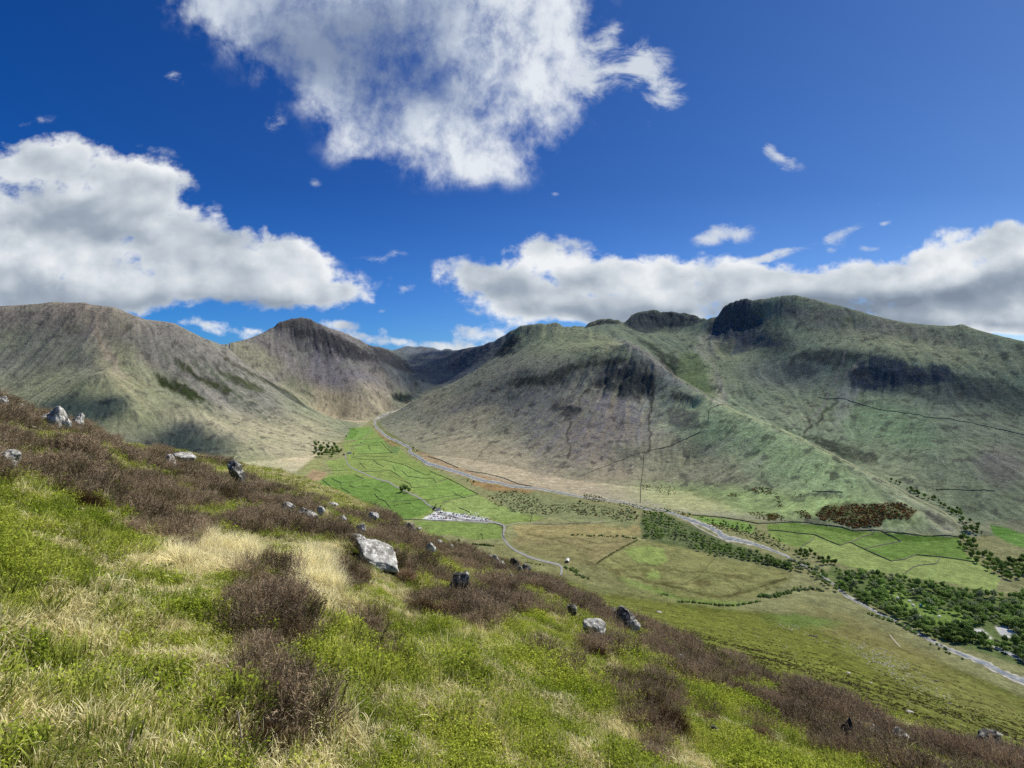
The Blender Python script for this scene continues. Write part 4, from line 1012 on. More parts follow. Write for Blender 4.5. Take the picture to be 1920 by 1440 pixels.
def put_tree(p, k, s, label, group, name='tree', cat='tree', zs=1.0):
    t = bpy.data.objects.new(name, None); COL.objects.link(t); t.empty_display_size = .5
    t.location = (p[0], p[1], p[2]-.1); t.rotation_euler = (0, 0, random.uniform(0, 6.28)); t.scale = (s, s, s*zs)
    tag(t, label, cat, group)
    for nm_, me in (('crown', TREES[k][0]), ('trunk', TREES[k][1])):
        c = bpy.data.objects.new(nm_, me); COL.objects.link(c); c.parent = t
    return t
def pip(x, y, poly):
    c = False; n = len(poly); j = n-1
    for i in range(n):
        if ((poly[i][1] > y) != (poly[j][1] > y)) and x < (poly[j][0]-poly[i][0])*(y-poly[i][1])/(poly[j][1]-poly[i][1])+poly[i][0]: c = not c
        j = i
    return c
def scatter(poly, n, sep, r_, dmin=600, avoid=()):
    xs_, ys_ = [p[0] for p in poly], [p[1] for p in poly]; out = []; tries = 0
    while len(out) < n and tries < n*60:
        tries += 1
        x, y = r_.uniform(min(xs_), max(xs_)), r_.uniform(min(ys_), max(ys_))
        if not pip(x, y, poly) or any(pip(x, y, a_) for a_ in avoid): continue
        if any((x-q[0])**2 + ((y-q[1])*1.6)**2 < sep*sep for q in out): continue
        out.append((x, y))
    return out
R5 = random.Random(5)
clear1 = z3([(1000,900),(1100,890),(1200,1000),(1420,1010),(1480,1090),(1300,1100),(1130,1040)])
clear2 = z3([(1530,1100),(1720,1090),(1870,1150),(1860,1200),(1700,1215),(1540,1160)])
clear3 = z3([(640,770),(760,790),(740,830),(640,820)])
WOOD = z3([(500,650),(570,690),(700,700),(880,720),(1000,740),(1110,770),(1250,790),(1400,830),(1560,850),(1660,890),(1760,880),(1930,860),(1930,1380),(1850,1330),(1700,1290),(1560,1240),(1400,1230),(1250,1200),(1100,1120),(980,1040),(850,960),(720,900),(620,840),(540,780)])
filler = []
for x, y in sorted(scatter(WOOD, 430, 5.2, R5, avoid=(clear1, clear2, clear3)), key=lambda q: -q[1]):
    p = P(x, y, 500)
    if len([0 for q in bpy.data.objects if q.name.startswith('tree')]) < 80: put_tree(p, R5.choice([0,0,1,1,1,2,3,3]), R5.uniform(1.0, 1.9), 'leafy tree of the dense wood beyond the river at lower right', 'trees of the dense riverside wood')
    else: filler.append((p, R5.choice([0,0,1,2,3]), R5.uniform(.9, 1.9)))
BELT = z2([(800,410),(900,395),(1000,425),(1080,480),(1160,540),(1260,590),(1360,610),(1480,660),(1640,700),(1800,760),(1920,800),(1960,860),(1900,830),(1760,800),(1640,780),(1500,740),(1360,740),(1240,700),(1140,640),(1040,610),(940,600),(820,600),(840,540),(820,470)])
for i_, (x, y) in enumerate(sorted(scatter(BELT, 270, 3.1, R5), key=lambda q: -q[1])):
    p = P(x, y, 600)
    if i_ > 45: filler.append((p, R5.choice([0,1,1,2,3]), R5.uniform(.9, 1.3))); continue
    put_tree(p, R5.choice([0,1,1,2,3,3]), R5.uniform(.95, 1.4), 'bushy tree in the wooded belt between bog and river', 'trees of the wooded belt')
for x, y in scatter(z3([(0,600),(100,600),(200,620),(330,660),(400,700),(470,760),(560,800),(700,860),(900,960),(1000,1040),(960,1060),(800,960),(600,860),(480,830),(400,780),(320,720),(180,670),(0,640)]), 80, 3.8, R5):
    filler.append((P(x, y, 500), R5.choice([0,0,1,2,3]), R5.uniform(1.0, 1.5)))
for x, y in scatter(z2([(1230,430),(1330,490),(1440,520),(1600,560),(1800,640),(1960,740),(1960,700),(1820,600),(1640,520),(1500,490),(1340,470)]), 46, 4.2, R5):
    filler.append((P(x, y, 500), R5.choice([0,1,2,3]), R5.uniform(.7, 1.1)))
EDGE = z3([(190,530),(260,520),(340,560),(440,590),(520,620),(530,665),(440,650),(330,620),(220,590)])
for x, y in scatter(EDGE, 16, 5.5, R5): put_tree(P(x, y, 600), R5.choice([0,0,2]), R5.uniform(1.1, 1.5), 'dark tree in the line along the field edge by the river', 'dark trees lining the field edge')
GILL = z3([(1450,430),(1530,440),(1580,520),(1640,560),(1700,600),(1780,640),(1850,600),(1930,560),(1930,760),(1830,760),(1720,720),(1650,680),(1560,620),(1430,500)])
for x, y in scatter(GILL, 62, 5.2, R5): put_tree(P(x, y, 700), R5.choice([0,0,1,2]), R5.uniform(1.2, 1.8), 'dark round tree along the stream at the right edge of the fields', 'trees along the right hand stream')
GILL2 = z3([(860,-10),(960,10),(1060,60),(1180,120),(1260,150),(1340,180),(1440,230),(1480,300),(1560,330),(1620,400),(1560,420),(1480,400),(1440,330),(1390,270),(1330,210),(1230,170),(1150,130),(1040,80)])
for x, y in scatter(GILL2, 46, 4.2, R5): put_tree(P(x, y, 1150), R5.choice([0,2,3]), R5.uniform(1.0, 1.6), 'small tree in the gill beside the ridge path', 'trees of the gill beside the ridge path')
HAM = z1([(85,375),(150,362),(230,375),(290,385),(300,420),(350,450),(350,475),(270,478),(200,485),(130,470),(95,430)])
for x, y in scatter(HAM, 34, 3.6, R5): put_tree(P(x, y, 1500), R5.choice([0,0,2,1]), R5.uniform(1.9, 2.6), 'dark tree in the wood around the farm', 'trees around the farm at the fell foot')
for (x, y, s, lab) in [(753,921,1.1,'left tree of the round dark copse beside the lane'),(760,919,1.25,'tallest middle tree of the round dark copse beside the lane'),(767,921,1.0,'right tree of the round dark copse beside the lane')]:
    put_tree(P(x, y+3, 1000), 0, s*2.2, lab, 'round copse beside the lane')
for (x, y, s, k, lab) in [(649,816,1.0,0,'lone dark tree near the top of the fields'),(677,828,.9,1,'lone tree in the middle of the topmost fields'),(663,849,.9,0,'dark tree right of the farm roofs'),(775,838,1.0,0,'dark tree on the river bank, upper one of two'),(782,843,.9,0,'dark tree on the river bank, lower one of two'),(877,899,.8,0,'left tree of a riverside pair below the field wall'),(888,903,1.0,2,'right tree of a riverside pair below the field wall'),
                          (1183,970,1.15,1,'large round light green tree standing alone left of the wooded belt'),(1087,940,.9,2,'round shrubby tree at the upper bank of the river'),(1293,964,.8,0,'dark tree on the far bank above the shingle'),(1251,956,.7,0,'small dark tree at the start of the long boundary wall'),(816,951,.8,0,'dark tree above the car park buildings'),(860,1014,1.1,1,'round bush like tree below the lower green field'),(1104,907,.1,0,'')]:
    if lab: put_tree(P(x, y+4, 700), k, s*1.3, lab, None)
# more of the wood as one mass
if filler:
    vs_, fq_, mk_ = [], [], []; off = 0
    for p, k, s in filler:
        me = TREES[k][0]; n = len(me.vertices); co_ = np.empty(n*3, np.float32); me.vertices.foreach_get('co', co_); co_ = co_.reshape(-1, 3)
        m4 = 420; q = co_[:m4*4]; a = R5.uniform(0, 6.28); c_, s_ = math.cos(a), math.sin(a)
        vs_.append(np.stack([q[:, 0]*c_-q[:, 1]*s_, q[:, 0]*s_+q[:, 1]*c_, q[:, 2]], 1)*s + p); fq_.append(np.arange(m4*4).reshape(-1, 4)+off); off += m4*4; mk_.append(np.full(m4, R5.choice([0, 1, 1, 2])))
    o = link('woodland', np_mesh('woodland', np.concatenate(vs_), np.concatenate(fq_), smooth=False, matidx=np.concatenate(mk_)), mats=M_LEAFS)
    tag(o, 'rest of the dense green woods along the river on the valley floor', 'woodland', kind='stuff')

# low scrub, gorse and hedges: clumps of leaf faces
def clumps(name, places, mats, label, cat, kind=None, group=None, n=26, seed=1, q=.34):
    r_ = np.random.default_rng(seed); vs_, fs_, mi_ = [], [], []; off = 0
    for (p, s, hh) in places:
        V, Fq = leaf_quads([(0, 0, hh*.45, s, s, hh*.55)], n, s*q, r_)
        V = V + np.asarray(p); V[:, 2] = np.maximum(V[:, 2], p[2]-.3)
        vs_.append(V); fs_.append(Fq+off); off += len(V); mi_.append(np.full(len(Fq), r_.integers(0, len(mats))))
        V2 = IC1*np.array([s, s, hh*.6])*.8*(1+.15*r_.normal(size=IC1.shape)) + np.asarray(p) + (0, 0, hh*.35)
        F2 = np.concatenate([IF1, IF1[:, 2:3]], 1)
        vs_.append(V2); fs_.append(F2+off); off += len(V2); mi_.append(np.full(len(F2), r_.integers(0, len(mats))))
    # triangles are stored as quads with a repeated corner only while gathering
    Vn = np.concatenate(vs_); Fn = np.concatenate(fs_); Mi = np.concatenate(mi_)
    me = bpy.data.meshes.new(name)
    me.from_pydata(Vn.tolist(), [], [tuple(f[:3]) if f[2] == f[3] else tuple(f) for f in Fn.tolist()])
    me.polygons.foreach_set('material_index', Mi.astype(np.int32)); me.update()
    o = link(name, me, mats=mats); return tag(o, label, cat, group, kind)
def places(poly, n, sep, s0, s1, dmin=600, hk=.8, avoid=()):
    return [((lambda p: (p, R5.uniform(s0, s1), R5.uniform(s0, s1)*hk*1.2))(P(x, y, dmin))) for x, y in scatter(poly, n, sep, R5, avoid=avoid)]
clumps('gorse', places(z3([(360,260),(400,215),(450,190),(560,200),(650,180),(760,185),(900,172),(1000,172),(1060,200),(1120,235),(1060,265),(1050,290),(960,295),(880,285),(860,300),(850,340),(760,355),(650,360),(560,335),(480,310),(400,300)]), 420, 2.6, 1.6, 3.2, 1000, .8), [M_GORSE, M_RUST, M_RUST, M_GORSE, M_LEAFS[0]], 'large rusty brown and orange gorse thicket above the walled fields', 'gorse', 'stuff', seed=11)
clumps('gorse', places(z3([(0,255),(60,250),(110,275),(40,300),(0,300)]) , 40, 2.2, 1.4, 2.6, 1000) + places(z3([(205,240),(290,225),(330,290),(250,285)]), 40, 2.6, 1.4, 2.6, 1000) + places(z3([(40,95),(70,100),(110,200),(80,220)]), 26, 2.4, 1.2, 2.2, 1000) + places(z2([(1600,400),(1700,400),(1900,440),(1880,470),(1700,465)]), 60, 2.4, 1.4, 2.6, 1000) + places(z2([(810,195),(880,195),(870,240),(820,235)]), 20, 2.2, 1.4, 2.4, 1000) + places(z2([(920,215),(1060,205),(1080,270),(1000,270),(930,260)]), 36, 2.4, 1.4, 2.4, 1000) + places(z2([(1450,255),(1530,258),(1520,285),(1460,280)]), 12, 2.4, 1.4, 2.4, 1000) + places(z2([(1610,240),(1700,200),(1790,230),(1785,270),(1700,260)]), 36, 2.4, 1.4, 2.8, 1000),
       [M_GORSE, M_RUST, M_LEAFS[0]], 'scattered patches of dark brown gorse on the grassy hill foot', 'gorse', 'stuff', seed=12)
SCRUB = z2([(-350,290),(-250,250),(-100,240),(40,300),(60,340),(150,350),(320,330),(430,340),(520,360),(620,380),(740,370),(800,420),(760,470),(640,470),(560,440),(400,430),(260,400),(120,420),(0,420),(-150,400),(-300,340)])
clumps('scrub', places(SCRUB, 360, 3.0, 1.3, 3.8, 700, .8), [M_LEAFS[2], M_LEAFS[2], M_GORSE], 'open grey green scrub on the rough ground along the near bank', 'scrub', 'stuff', seed=13)
clumps('scrub', places(z1([(800,430),(840,430),(900,470),(1000,520),(1120,560),(1080,580),(980,545),(880,500)]), 60, 2.6, 1, 2.4, 900) + places(z2([(380,260),(520,290),(560,320),(480,330),(380,300)]), 50, 2.6, 1.2, 3.0, 900) + places(z2([(560,330),(740,340),(880,370),(1060,380),(1200,420),(1160,430),(1000,400),(840,385),(700,370)]), 70, 2.6, 1.2, 2.8, 900) + places(z2([(1300,480),(1420,500),(1540,520),(1700,570),(1860,660),(1900,700),(1760,640),(1600,590),(1440,540),(1320,520)]), 90, 3, 1.3, 3.0, 800),
       [M_LEAFS[2], M_LEAFS[0], M_GORSE], 'ragged line of bushes following the river banks', 'scrub', 'stuff', seed=14)
def hedge(L, label, s0, s1, n, dmin=600, seed=1, spread=1.2, cat='hedge', name='hedge'):
    W_ = resample(np.array([P(x, y, dmin) for x, y in L]), 1.0); r_ = random.Random(seed); pl = []
    for _ in range(n):
        p = W_[r_.randrange(len(W_))].copy(); p[0] += r_.uniform(-spread, spread)*s1; p[1] += r_.uniform(-spread, spread)*s1; p[2] = float(hz(p[0], p[1]))
        s = r_.uniform(s0, s1); pl.append((p, s, s*1.5))
    return clumps(name, pl, [M_LEAFS[0], M_LEAFS[2], M_LEAFS[1]], label, cat, seed=seed)
hedge(z2([(270,575),(330,570),(420,582),(520,578),(600,590),(660,580),(720,598),(790,600)]), 'bushy hedge crossing the tan pasture towards the wooded belt', 1.0, 2.6, 50, seed=1)
hedge(z2([(470,790),(560,730),(660,670),(780,612)]), 'dark straight ditch hedge slanting down to the left across the bog', .7, 1.3, 110, seed=2, spread=.8)
hedge(z2([(1080,1075),(1160,1075),(1240,1082),(1340,1095),(1440,1105),(1540,1100),(1620,1085),(1700,1070)]), 'curving line of dark bushes around the bog meander', 1.0, 2.4, 90, seed=3, spread=.7)
hedge(z2([(1690,1035),(1740,1030),(1800,1040),(1840,1020)]), 'thick bushes at the right end of the bog meander', 2.0, 3.4, 24, seed=4)
hedge(z2([(960,1022),(990,1018),(1005,1025)]), 'small dark bush on the near edge of the bog', 1.4, 2.2, 6, seed=5)
hedge(z2([(1830,1030),(1960,990),(2040,970),(2160,990)]), 'pale bushes along the stream bend left of the wood', 1.6, 3.2, 34, seed=6, spread=2.0)
hedge(z1([(1290,1120),(1340,1125),(1400,1128),(1455,1138)]), 'long dark bush row between green field and tan pasture', 1.6, 2.6, 34, seed=7)
hedge(z1([(1370,1045),(1380,1060),(1378,1085)]), 'single thin bush at the field edge near the lane bend', .8, 1.4, 8, seed=8)
hedge(z2([(235,820),(290,830),(330,850)]), 'round bushes beside the end of the lane', 1.6, 2.8, 16, seed=9, spread=1.6)
hedge(z2([(330,870),(370,890),(420,905)]), 'dark bushes just over the edge of the near slope', 1.6, 2.8, 16, seed=10, spread=1.2)
hedge(z2([(-60,780),(0,790),(80,800)]), 'low bushes left of the lane end', 1.0, 1.8, 16, seed=12, spread=1.2)
hedge(z1([(700,835),(760,822),(850,815)]), 'faint row of bare bushes in the darkest green field', .8, 1.6, 26, seed=13, spread=1.2)
hedge(z3([(780,835),(860,830),(960,850)]), 'fresh green bushes on the open ground inside the wood', 1.0, 2.0, 14, seed=14, spread=2)
hedge(z3([(780,1010),(860,1040),(930,1060),(1000,1090),(1110,1150)]), 'bushes hugging the near bank of the river below the wood', 1.4, 2.6, 46, seed=15, spread=1.6)
hedge(z3([(1230,1240),(1280,1245),(1340,1300),(1430,1330)]), 'sparse bushes on the near bank at lower right', 1.2, 2.4, 10, seed=16, spread=2.0)
# single dark shrubs dotted over the hillsides
DOTS = z6([(12,905),(0,990),(60,1090),(120,1060),(135,965),(240,1010),(275,1045),(330,1030),(405,990),(420,940),(460,1000),(580,1040),(640,960),(740,1010),(770,1085),(850,990),(860,1100),(905,1160),(712,1145),(740,1155),(680,1150),(750,1185),(480,1130),(520,1000),(1060,1205),(1130,1240),(320,860),(160,870),(1245,870),(1260,900),(1125,795),(1545,888),(1600,900),(1640,930),(1700,1010),(1815,1075),(1590,1055),(1520,1120),(1690,1225),(1760,1280),(900,1010),(935,1060),(1010,1110),(380,1060),(300,1090),(225,1060),(1350,930),(1500,1000),(1440,960),(90,1010),(40,1040),(180,1030),(560,1080),(620,1100)])
DOTS += [(1104,907),(1137,905),(1142,884),(1165,880),(1190,878),(1250,894),(1262,880),(1275,885),(1225,903),(1240,910),(956,875),(862,740),(890,730),(935,692),(1305,905),(1330,893),(1345,883),(1352,897)]
for i, (x, y) in enumerate(DOTS):
    p = P(x, y, 1000)
    t = put_tree(p, R5.choice([0, 3, 0]), R5.uniform(.35, .65), 'small dark shrub dotted on the open grassy hillside beyond the valley', 'shrubs dotted over the far hillsides', 'shrub', 'shrub', .8)

# ------------------------------------------------------------------ buildings, cars and tents
M_ROOFW = diffuse_mat('pale sheet roof', (205,205,200), (228,228,224), .6, rough=.5)
M_SLATE = diffuse_mat('slate roof', (86,90,98), (120,124,130), .8)
M_RENDER = diffuse_mat('whitewashed wall', (196,192,182), (222,220,212), .5)
M_STONEB = diffuse_mat('stone barn wall', (84,80,72), (124,118,106), 1.0)
M_GLASSD = diffuse_mat('dark window', (24,28,34), (44,50,58), 1, rough=.2, spec=.6)
def box(vs, fs_, x0, x1, y0, y1, z0, z1_):
    b = len(vs); vs += [(x, y, z) for z in (z0, z1_) for x, y in ((x0, y0), (x1, y0), (x1, y1), (x0, y1))]
    fs_ += [(b, b+3, b+2, b+1), (b+4, b+5, b+6, b+7), (b, b+1, b+5, b+4), (b+1, b+2, b+6, b+5), (b+2, b+3, b+7, b+6), (b+3, b, b+4, b+7)]
def pmesh(name, vs, fs_, mat, parent=None):
    me = bpy.data.meshes.new(name); me.from_pydata(vs, [], fs_); me.update(); return link(name, me, parent, [mat])
def house(name, p, rz, L_, W_, H, R_, mw, mr, label, cat, win=2, chim=True, door=True):
    t = empty(name, p, rz); tag(t, label, cat)
    l, w = L_/2, W_/2
    vs, fs_ = [], []
    vs += [(-l,-w,-1.5),(l,-w,-1.5),(l,w,-1.5),(-l,w,-1.5),(-l,-w,H),(l,-w,H),(l,w,H),(-l,w,H),(-l,0,H+R_),(l,0,H+R_)]
    fs_ += [(0,1,5,4),(2,3,7,6),(1,2,6,9,5),(3,0,4,8,7)]
    pmesh('wall', vs, fs_, mw, t)
    e, th = .4, .22
    vs, fs_ = [], []
    for sg in (-1, 1):
        b = len(vs); ly = sg*(w+e); lz = H - R_*e/w
        vs += [(-l-e,0,H+R_+th),(l+e,0,H+R_+th),(l+e,ly,lz+th),(-l-e,ly,lz+th),(-l-e,0,H+R_+.02),(l+e,0,H+R_+.02),(l+e,ly,lz+.02),(-l-e,ly,lz+.02)]
        fs_ += [(b,b+1,b+2,b+3),(b+4,b+7,b+6,b+5),(b+2,b+6,b+7,b+3),(b,b+3,b+7,b+4),(b+1,b+5,b+6,b+2)]
    ro = pmesh('roof', vs, fs_, mr, t)
    if chim:
        vs, fs_ = [], []; box(vs, fs_, l-1.3, l-.4, -.45, .45, H+R_*.6, H+R_+1.1); pmesh('chimney', vs, fs_, mw, ro)
    for k in range(win):
        for sg in (-1, 1):
            x = -l + (k+1)*L_/(win+1) ; vs, fs_ = [], []
            box(vs, fs_, x-.5, x+.5, sg*w-.06 if sg < 0 else w-.04, sg*w+.04 if sg < 0 else w+.06, 1.1, 2.4); pmesh('window', vs, fs_, M_GLASSD, t)
    if door:
        vs, fs_ = [], []; box(vs, fs_, -.6, .6, -w-.07, -w+.04, -.2, 2.1); pmesh('door', vs, fs_, M_STONEB if mw is M_RENDER else M_GLASSD, t)
    return t
house('barn', P(1064,1053,700), math.radians(78), 13, 6.5, 3.2, 2.2, M_STONEB, M_ROOFW, 'lone stone barn with a bright white roof near the lane end', 'barn', 1, False)
house('house', P(655,851,1500), math.radians(20), 18, 8, 5, 3, M_RENDER, M_SLATE, 'whitewashed farmhouse with slate roof beside the farm wood', 'farmhouse', 3)
house('barn', P(645,853,1500), math.radians(100), 16, 8, 4, 3, M_STONEB, M_SLATE, 'grey stone barn left of the farmhouse', 'barn', 1, False)
house('house', P(822,957,900), math.radians(15), 13, 7, 4.6, 2.6, M_RENDER, M_SLATE, 'white house in the tree ring above the car park', 'house', 3)
house('barn', P(814,954,900), math.radians(95), 9, 6, 3.2, 2.2, M_STONEB, M_SLATE, 'small grey outbuilding beside the white house above the car park', 'barn', 1, False)
house('shed', P(828,961,900), math.radians(50), 7, 5, 2.8, 1.6, M_STONEB, M_ROOFW, 'little pale roofed shed below the white house', 'shed', 1, False)
for (x, y, s) in [(810,950,.7),(817,947,.75),(826,949,.7),(832,955,.6),(812,957,.6),(836,961,.5)]:
    put_tree(P(x, y+2, 900), R5.choice([0,4,0]), s, 'dark garden tree around the white house above the car park', 'garden trees above the car park')

def car_mesh(name, cols):
    vs, fs_, mi = [], [], []
    prof = [(-2.1,.35),(-2.15,.8),(-1.95,.98),(-1.2,1.0),(-.75,1.45),(.75,1.5),(1.35,1.02),(2.0,.92),(2.15,.7),(2.1,.35)]
    n = len(prof)
    for sg in (-1, 1):
        for x, z in prof: vs.append((x, sg*(.85 if z < 1.1 else .68), z))
    for i in range(n):
        j = (i+1) % n; fs_.append((i, j, n+j, n+i)); mi.append(1 if i in (3, 5) else 0)
    fs_.append(tuple(range(n))[::-1]); mi.append(0); fs_.append(tuple(range(n, 2*n))); mi.append(0)
    for sg in (-1, 1):   # side glass
        b = len(vs); y = sg*.80
        vs += [(-1.05,y*1.0,1.04),(1.2,y*1.0,1.04),(.72,y*.9,1.42),(-.7,y*.9,1.40)]; fs_.append((b,b+1,b+2,b+3) if sg < 0 else (b+3,b+2,b+1,b)); mi.append(1)
        for wx_ in (-1.3, 1.3):
            b = len(vs)
            for yy in (sg*.88, sg*.70):
                for k in range(10): a = k*math.pi/5; vs.append((wx_+.33*math.cos(a), yy, .33+.33*math.sin(a)))
            for k in range(10): k2 = (k+1) % 10; fs_.append((b+k, b+k2, b+10+k2, b+10+k)); mi.append(2)
            fs_.append(tuple(b+k for k in range(10))); mi.append(2)
    me = bpy.data.meshes.new(name); me.from_pydata(vs, [], fs_); me.update()
    for c in cols: me.materials.append(c)
    me.polygons.foreach_set('material_index', np.array(mi, np.int32)); return me
M_TYRE = diffuse_mat('tyre', (22,22,22), (34,34,34), 3)
CARC = {'white': (225,225,225), 'silver': (160,165,170), 'dark grey': (52,54,60), 'blue': (46,70,120), 'red': (130,34,30)}
CARM = {k: car_mesh('car', [diffuse_mat(k+' car paint', c, tuple(min(255, v+10) for v in c), 1, rough=.35, spec=.5), M_GLASSD, M_TYRE]) for k, c in CARC.items()}
def z4(L): return [(x/9.6+760, y/9.6+930) for x, y in L]
rows_ = [([(430,350),(700,330),(1000,420)],16),([(500,370),(760,400),(960,430)],13),([(420,400),(560,405),(760,412)],11),([(620,300),(860,345),(1100,385),(1280,420)],20),([(840,320),(1050,345),(1250,400),(1450,430)],18),([(1060,430),(1250,440),(1500,455)],14),([(1150,330),(1350,370),(1540,440)],8)]
for L_, n in rows_:
    W_ = resample(np.array([P(x, y, 900) for x, y in z4(L_)]), .5)
    for k in range(n):
        p = W_[int((k+.5+R5.uniform(-.3, .3))/n*(len(W_)-1))]; c = R5.choice(['white','white','white','white','silver','silver','dark grey','blue','red'])
        o = link('car', CARM[c]); px_, py_ = p[0]+R5.uniform(-1, 1), p[1]+R5.uniform(-1, 1)
        o.location = (px_, py_, float(hz(px_, py_))+.3); o.rotation_euler = (0, 0, R5.choice([1.1, 1.25, 4.3])+R5.uniform(-.15, .15)); o.scale = (1.35,)*3
        tag(o, c+' car among the rows parked on the valley gravel car park', 'car', c+' cars on the gravel car park')
def tent_mesh(name, L_, W_, H, mat):
    vs, fs_ = [], []; n, m_ = 8, 6
    for i in range(m_+1):
        f = i/m_; x = (f-.5)*L_; k = math.sin(math.pi*(.12+.76*f))
        for j in range(n+1):
            a = math.pi*j/n; vs.append((x, math.cos(a)*W_/2*k, max(0, math.sin(a))**.8*H*k))
    for i in range(m_):
        for j in range(n): a = i*(n+1)+j; fs_.append((a, a+1, a+n+2, a+n+1))
    fs_.append(tuple(range(n+1))); fs_.append(tuple(range(m_*(n+1), (m_+1)*(n+1)))[::-1])
    me = bpy.data.meshes.new(name); me.from_pydata(vs, [], fs_); me.update(); me.materials.append(mat); return me
M_TENTW = diffuse_mat('pale tent cloth', (214,214,208), (232,232,228), 1); M_TENTB = diffuse_mat('teal tent cloth', (70,140,150), (90,160,170), 1)
TW = tent_mesh('tent', 5, 3.4, 2.0, M_TENTW); TB = tent_mesh('tent', 5, 3.4, 2.0, M_TENTB)
for i, (x, y) in enumerate(z4([(1070,310),(1170,290),(1180,335),(1210,345),(1260,310),(1305,322),(1340,375),(1380,380),(1460,400),(1500,410),(1130,325),(1270,375)])):
    p = P(x, y, 900); o = link('tent', TW); o.location = p; o.rotation_euler = (0, 0, R5.uniform(0, 3)); tag(o, 'pale tent pitched on the grass above the car park rows', 'tent', 'tents on the grass above the car park')
for i, (x, y, c) in enumerate([(600,700,0),(612,706,0),(630,715,0),(590,712,0),(1088,822,0),(972,885,0),(972,902,0),(1062,910,0),(1086,940,0),(1145,942,1),(1092,987,0),(1145,1025,0),(1180,1066,0),(1285,1025,0),(1440,1072,0),(1422,908,0),(1450,868,0),(1380,852,0),(1745,1020,0),(1622,1000,0),(1715,1262,0),(1740,1272,0),(900,880,0)]):
    p = P(*z3([(x, y)])[0], 500); o = link('tent', TB if c else TW); o.location = p; o.rotation_euler = (0, 0, R5.uniform(0, 3)); o.scale = (1.25,)*3
    tag(o, 'teal blue tent in the clearing of the lower right wood' if c else 'white tent in the wood at lower right', 'tent', None if c else 'white tents scattered in the lower wood')

# cloud sheets added out of view, shaped to throw shade on the fells
M_CLOUD = None
def cloud_mat():
    m, nt, out = newmat('cloud')
    tr = N(nt, 'ShaderNodeBsdfTransparent'); tl = N(nt, 'ShaderNodeBsdfTranslucent'); tl.inputs[0].default_value = (.85, .87, .9, 1)
    geo = N(nt, 'ShaderNodeNewGeometry'); at = N(nt, 'ShaderNodeAttribute', attribute_name='thick')
    nz = noise(nt, geo.outputs['Position'], .0042, 5, .55)
    f = mathn(nt, 'MULTIPLY_ADD', nz, 1.5, -.75); f = mathn(nt, 'ADD', f, at.outputs['Fac'])
    mr = N(nt, 'ShaderNodeMapRange', interpolation_type='SMOOTHSTEP'); nt.links.new(f, mr.inputs[0]); mr.inputs[1].default_value = .12; mr.inputs[2].default_value = .75; mr.inputs[4].default_value = .84
    mx = N(nt, 'ShaderNodeMixShader'); nt.links.new(mr.outputs[0], mx.inputs[0]); nt.links.new(tr.outputs[0], mx.inputs[1]); nt.links.new(tl.outputs[0], mx.inputs[2])
    nt.links.new(mx.outputs[0], out.inputs[0]); return m
def cloud(polys, label, t=8000, dmin=1500, rad=1.0):
    M = cloud_mat()
    A0, E0 = math.radians(62.0), math.radians(50.0)
    s_ = np.array([math.sin(A0)*math.cos(E0), math.cos(A0)*math.cos(E0), math.sin(E0)])
    pts_ = np.array([P(x, y, dmin) + s_*t for x, y in polys])
    zc = pts_[:, 2].mean(); pts_ = np.array([p - s_*(p[2]-zc)/s_[2] for p in pts_])     # one level layer
    c = pts_.mean(0); n = len(pts_); rings = 8; vs, fs_, th = [tuple(c)], [], [1.0]
    for r in range(1, rings+1):
        f = r/rings*1.25
        for p in pts_: vs.append(tuple(c+(p-c)*f)); th.append(max(0, 1-(r/rings)**1.5))
    for k in range(n): fs_.append((0, 1+k, 1+(k+1) % n))
    for r in range(rings-1):
        for k in range(n): a = 1+r*n; fs_.append((a+k, a+n+k, a+n+(k+1) % n, a+(k+1) % n))
    me = bpy.data.meshes.new('cloud'); me.from_pydata(vs, [], fs_); me.update()
    a_ = me.attributes.new('thick', 'FLOAT', 'POINT'); a_.data.foreach_set('value', np.array(th, np.float32))
    o = link('cloud', me, mats=[M]); return tag(o, label, 'cloud', kind='structure')
cloud([(40,770),(100,748),(180,742),(250,750),(240,775),(200,800),(130,815),(60,810)], 'unseen thin cloud sheet shaped to shade the left fell', t=7000)
cloud([(230,830),(270,800),(330,788),(400,800),(440,822),(430,855),(380,880),(280,875)], 'unseen small cloud sheet shaped to shade the foot of the left fell', t=7000)
cloud([(740,665),(790,650),(860,655),(930,650),(905,690),(860,715),(820,728),(770,740),(740,710)], 'unseen broad cloud sheet shaped to shade the far valley head', t=9500, dmin=4300)
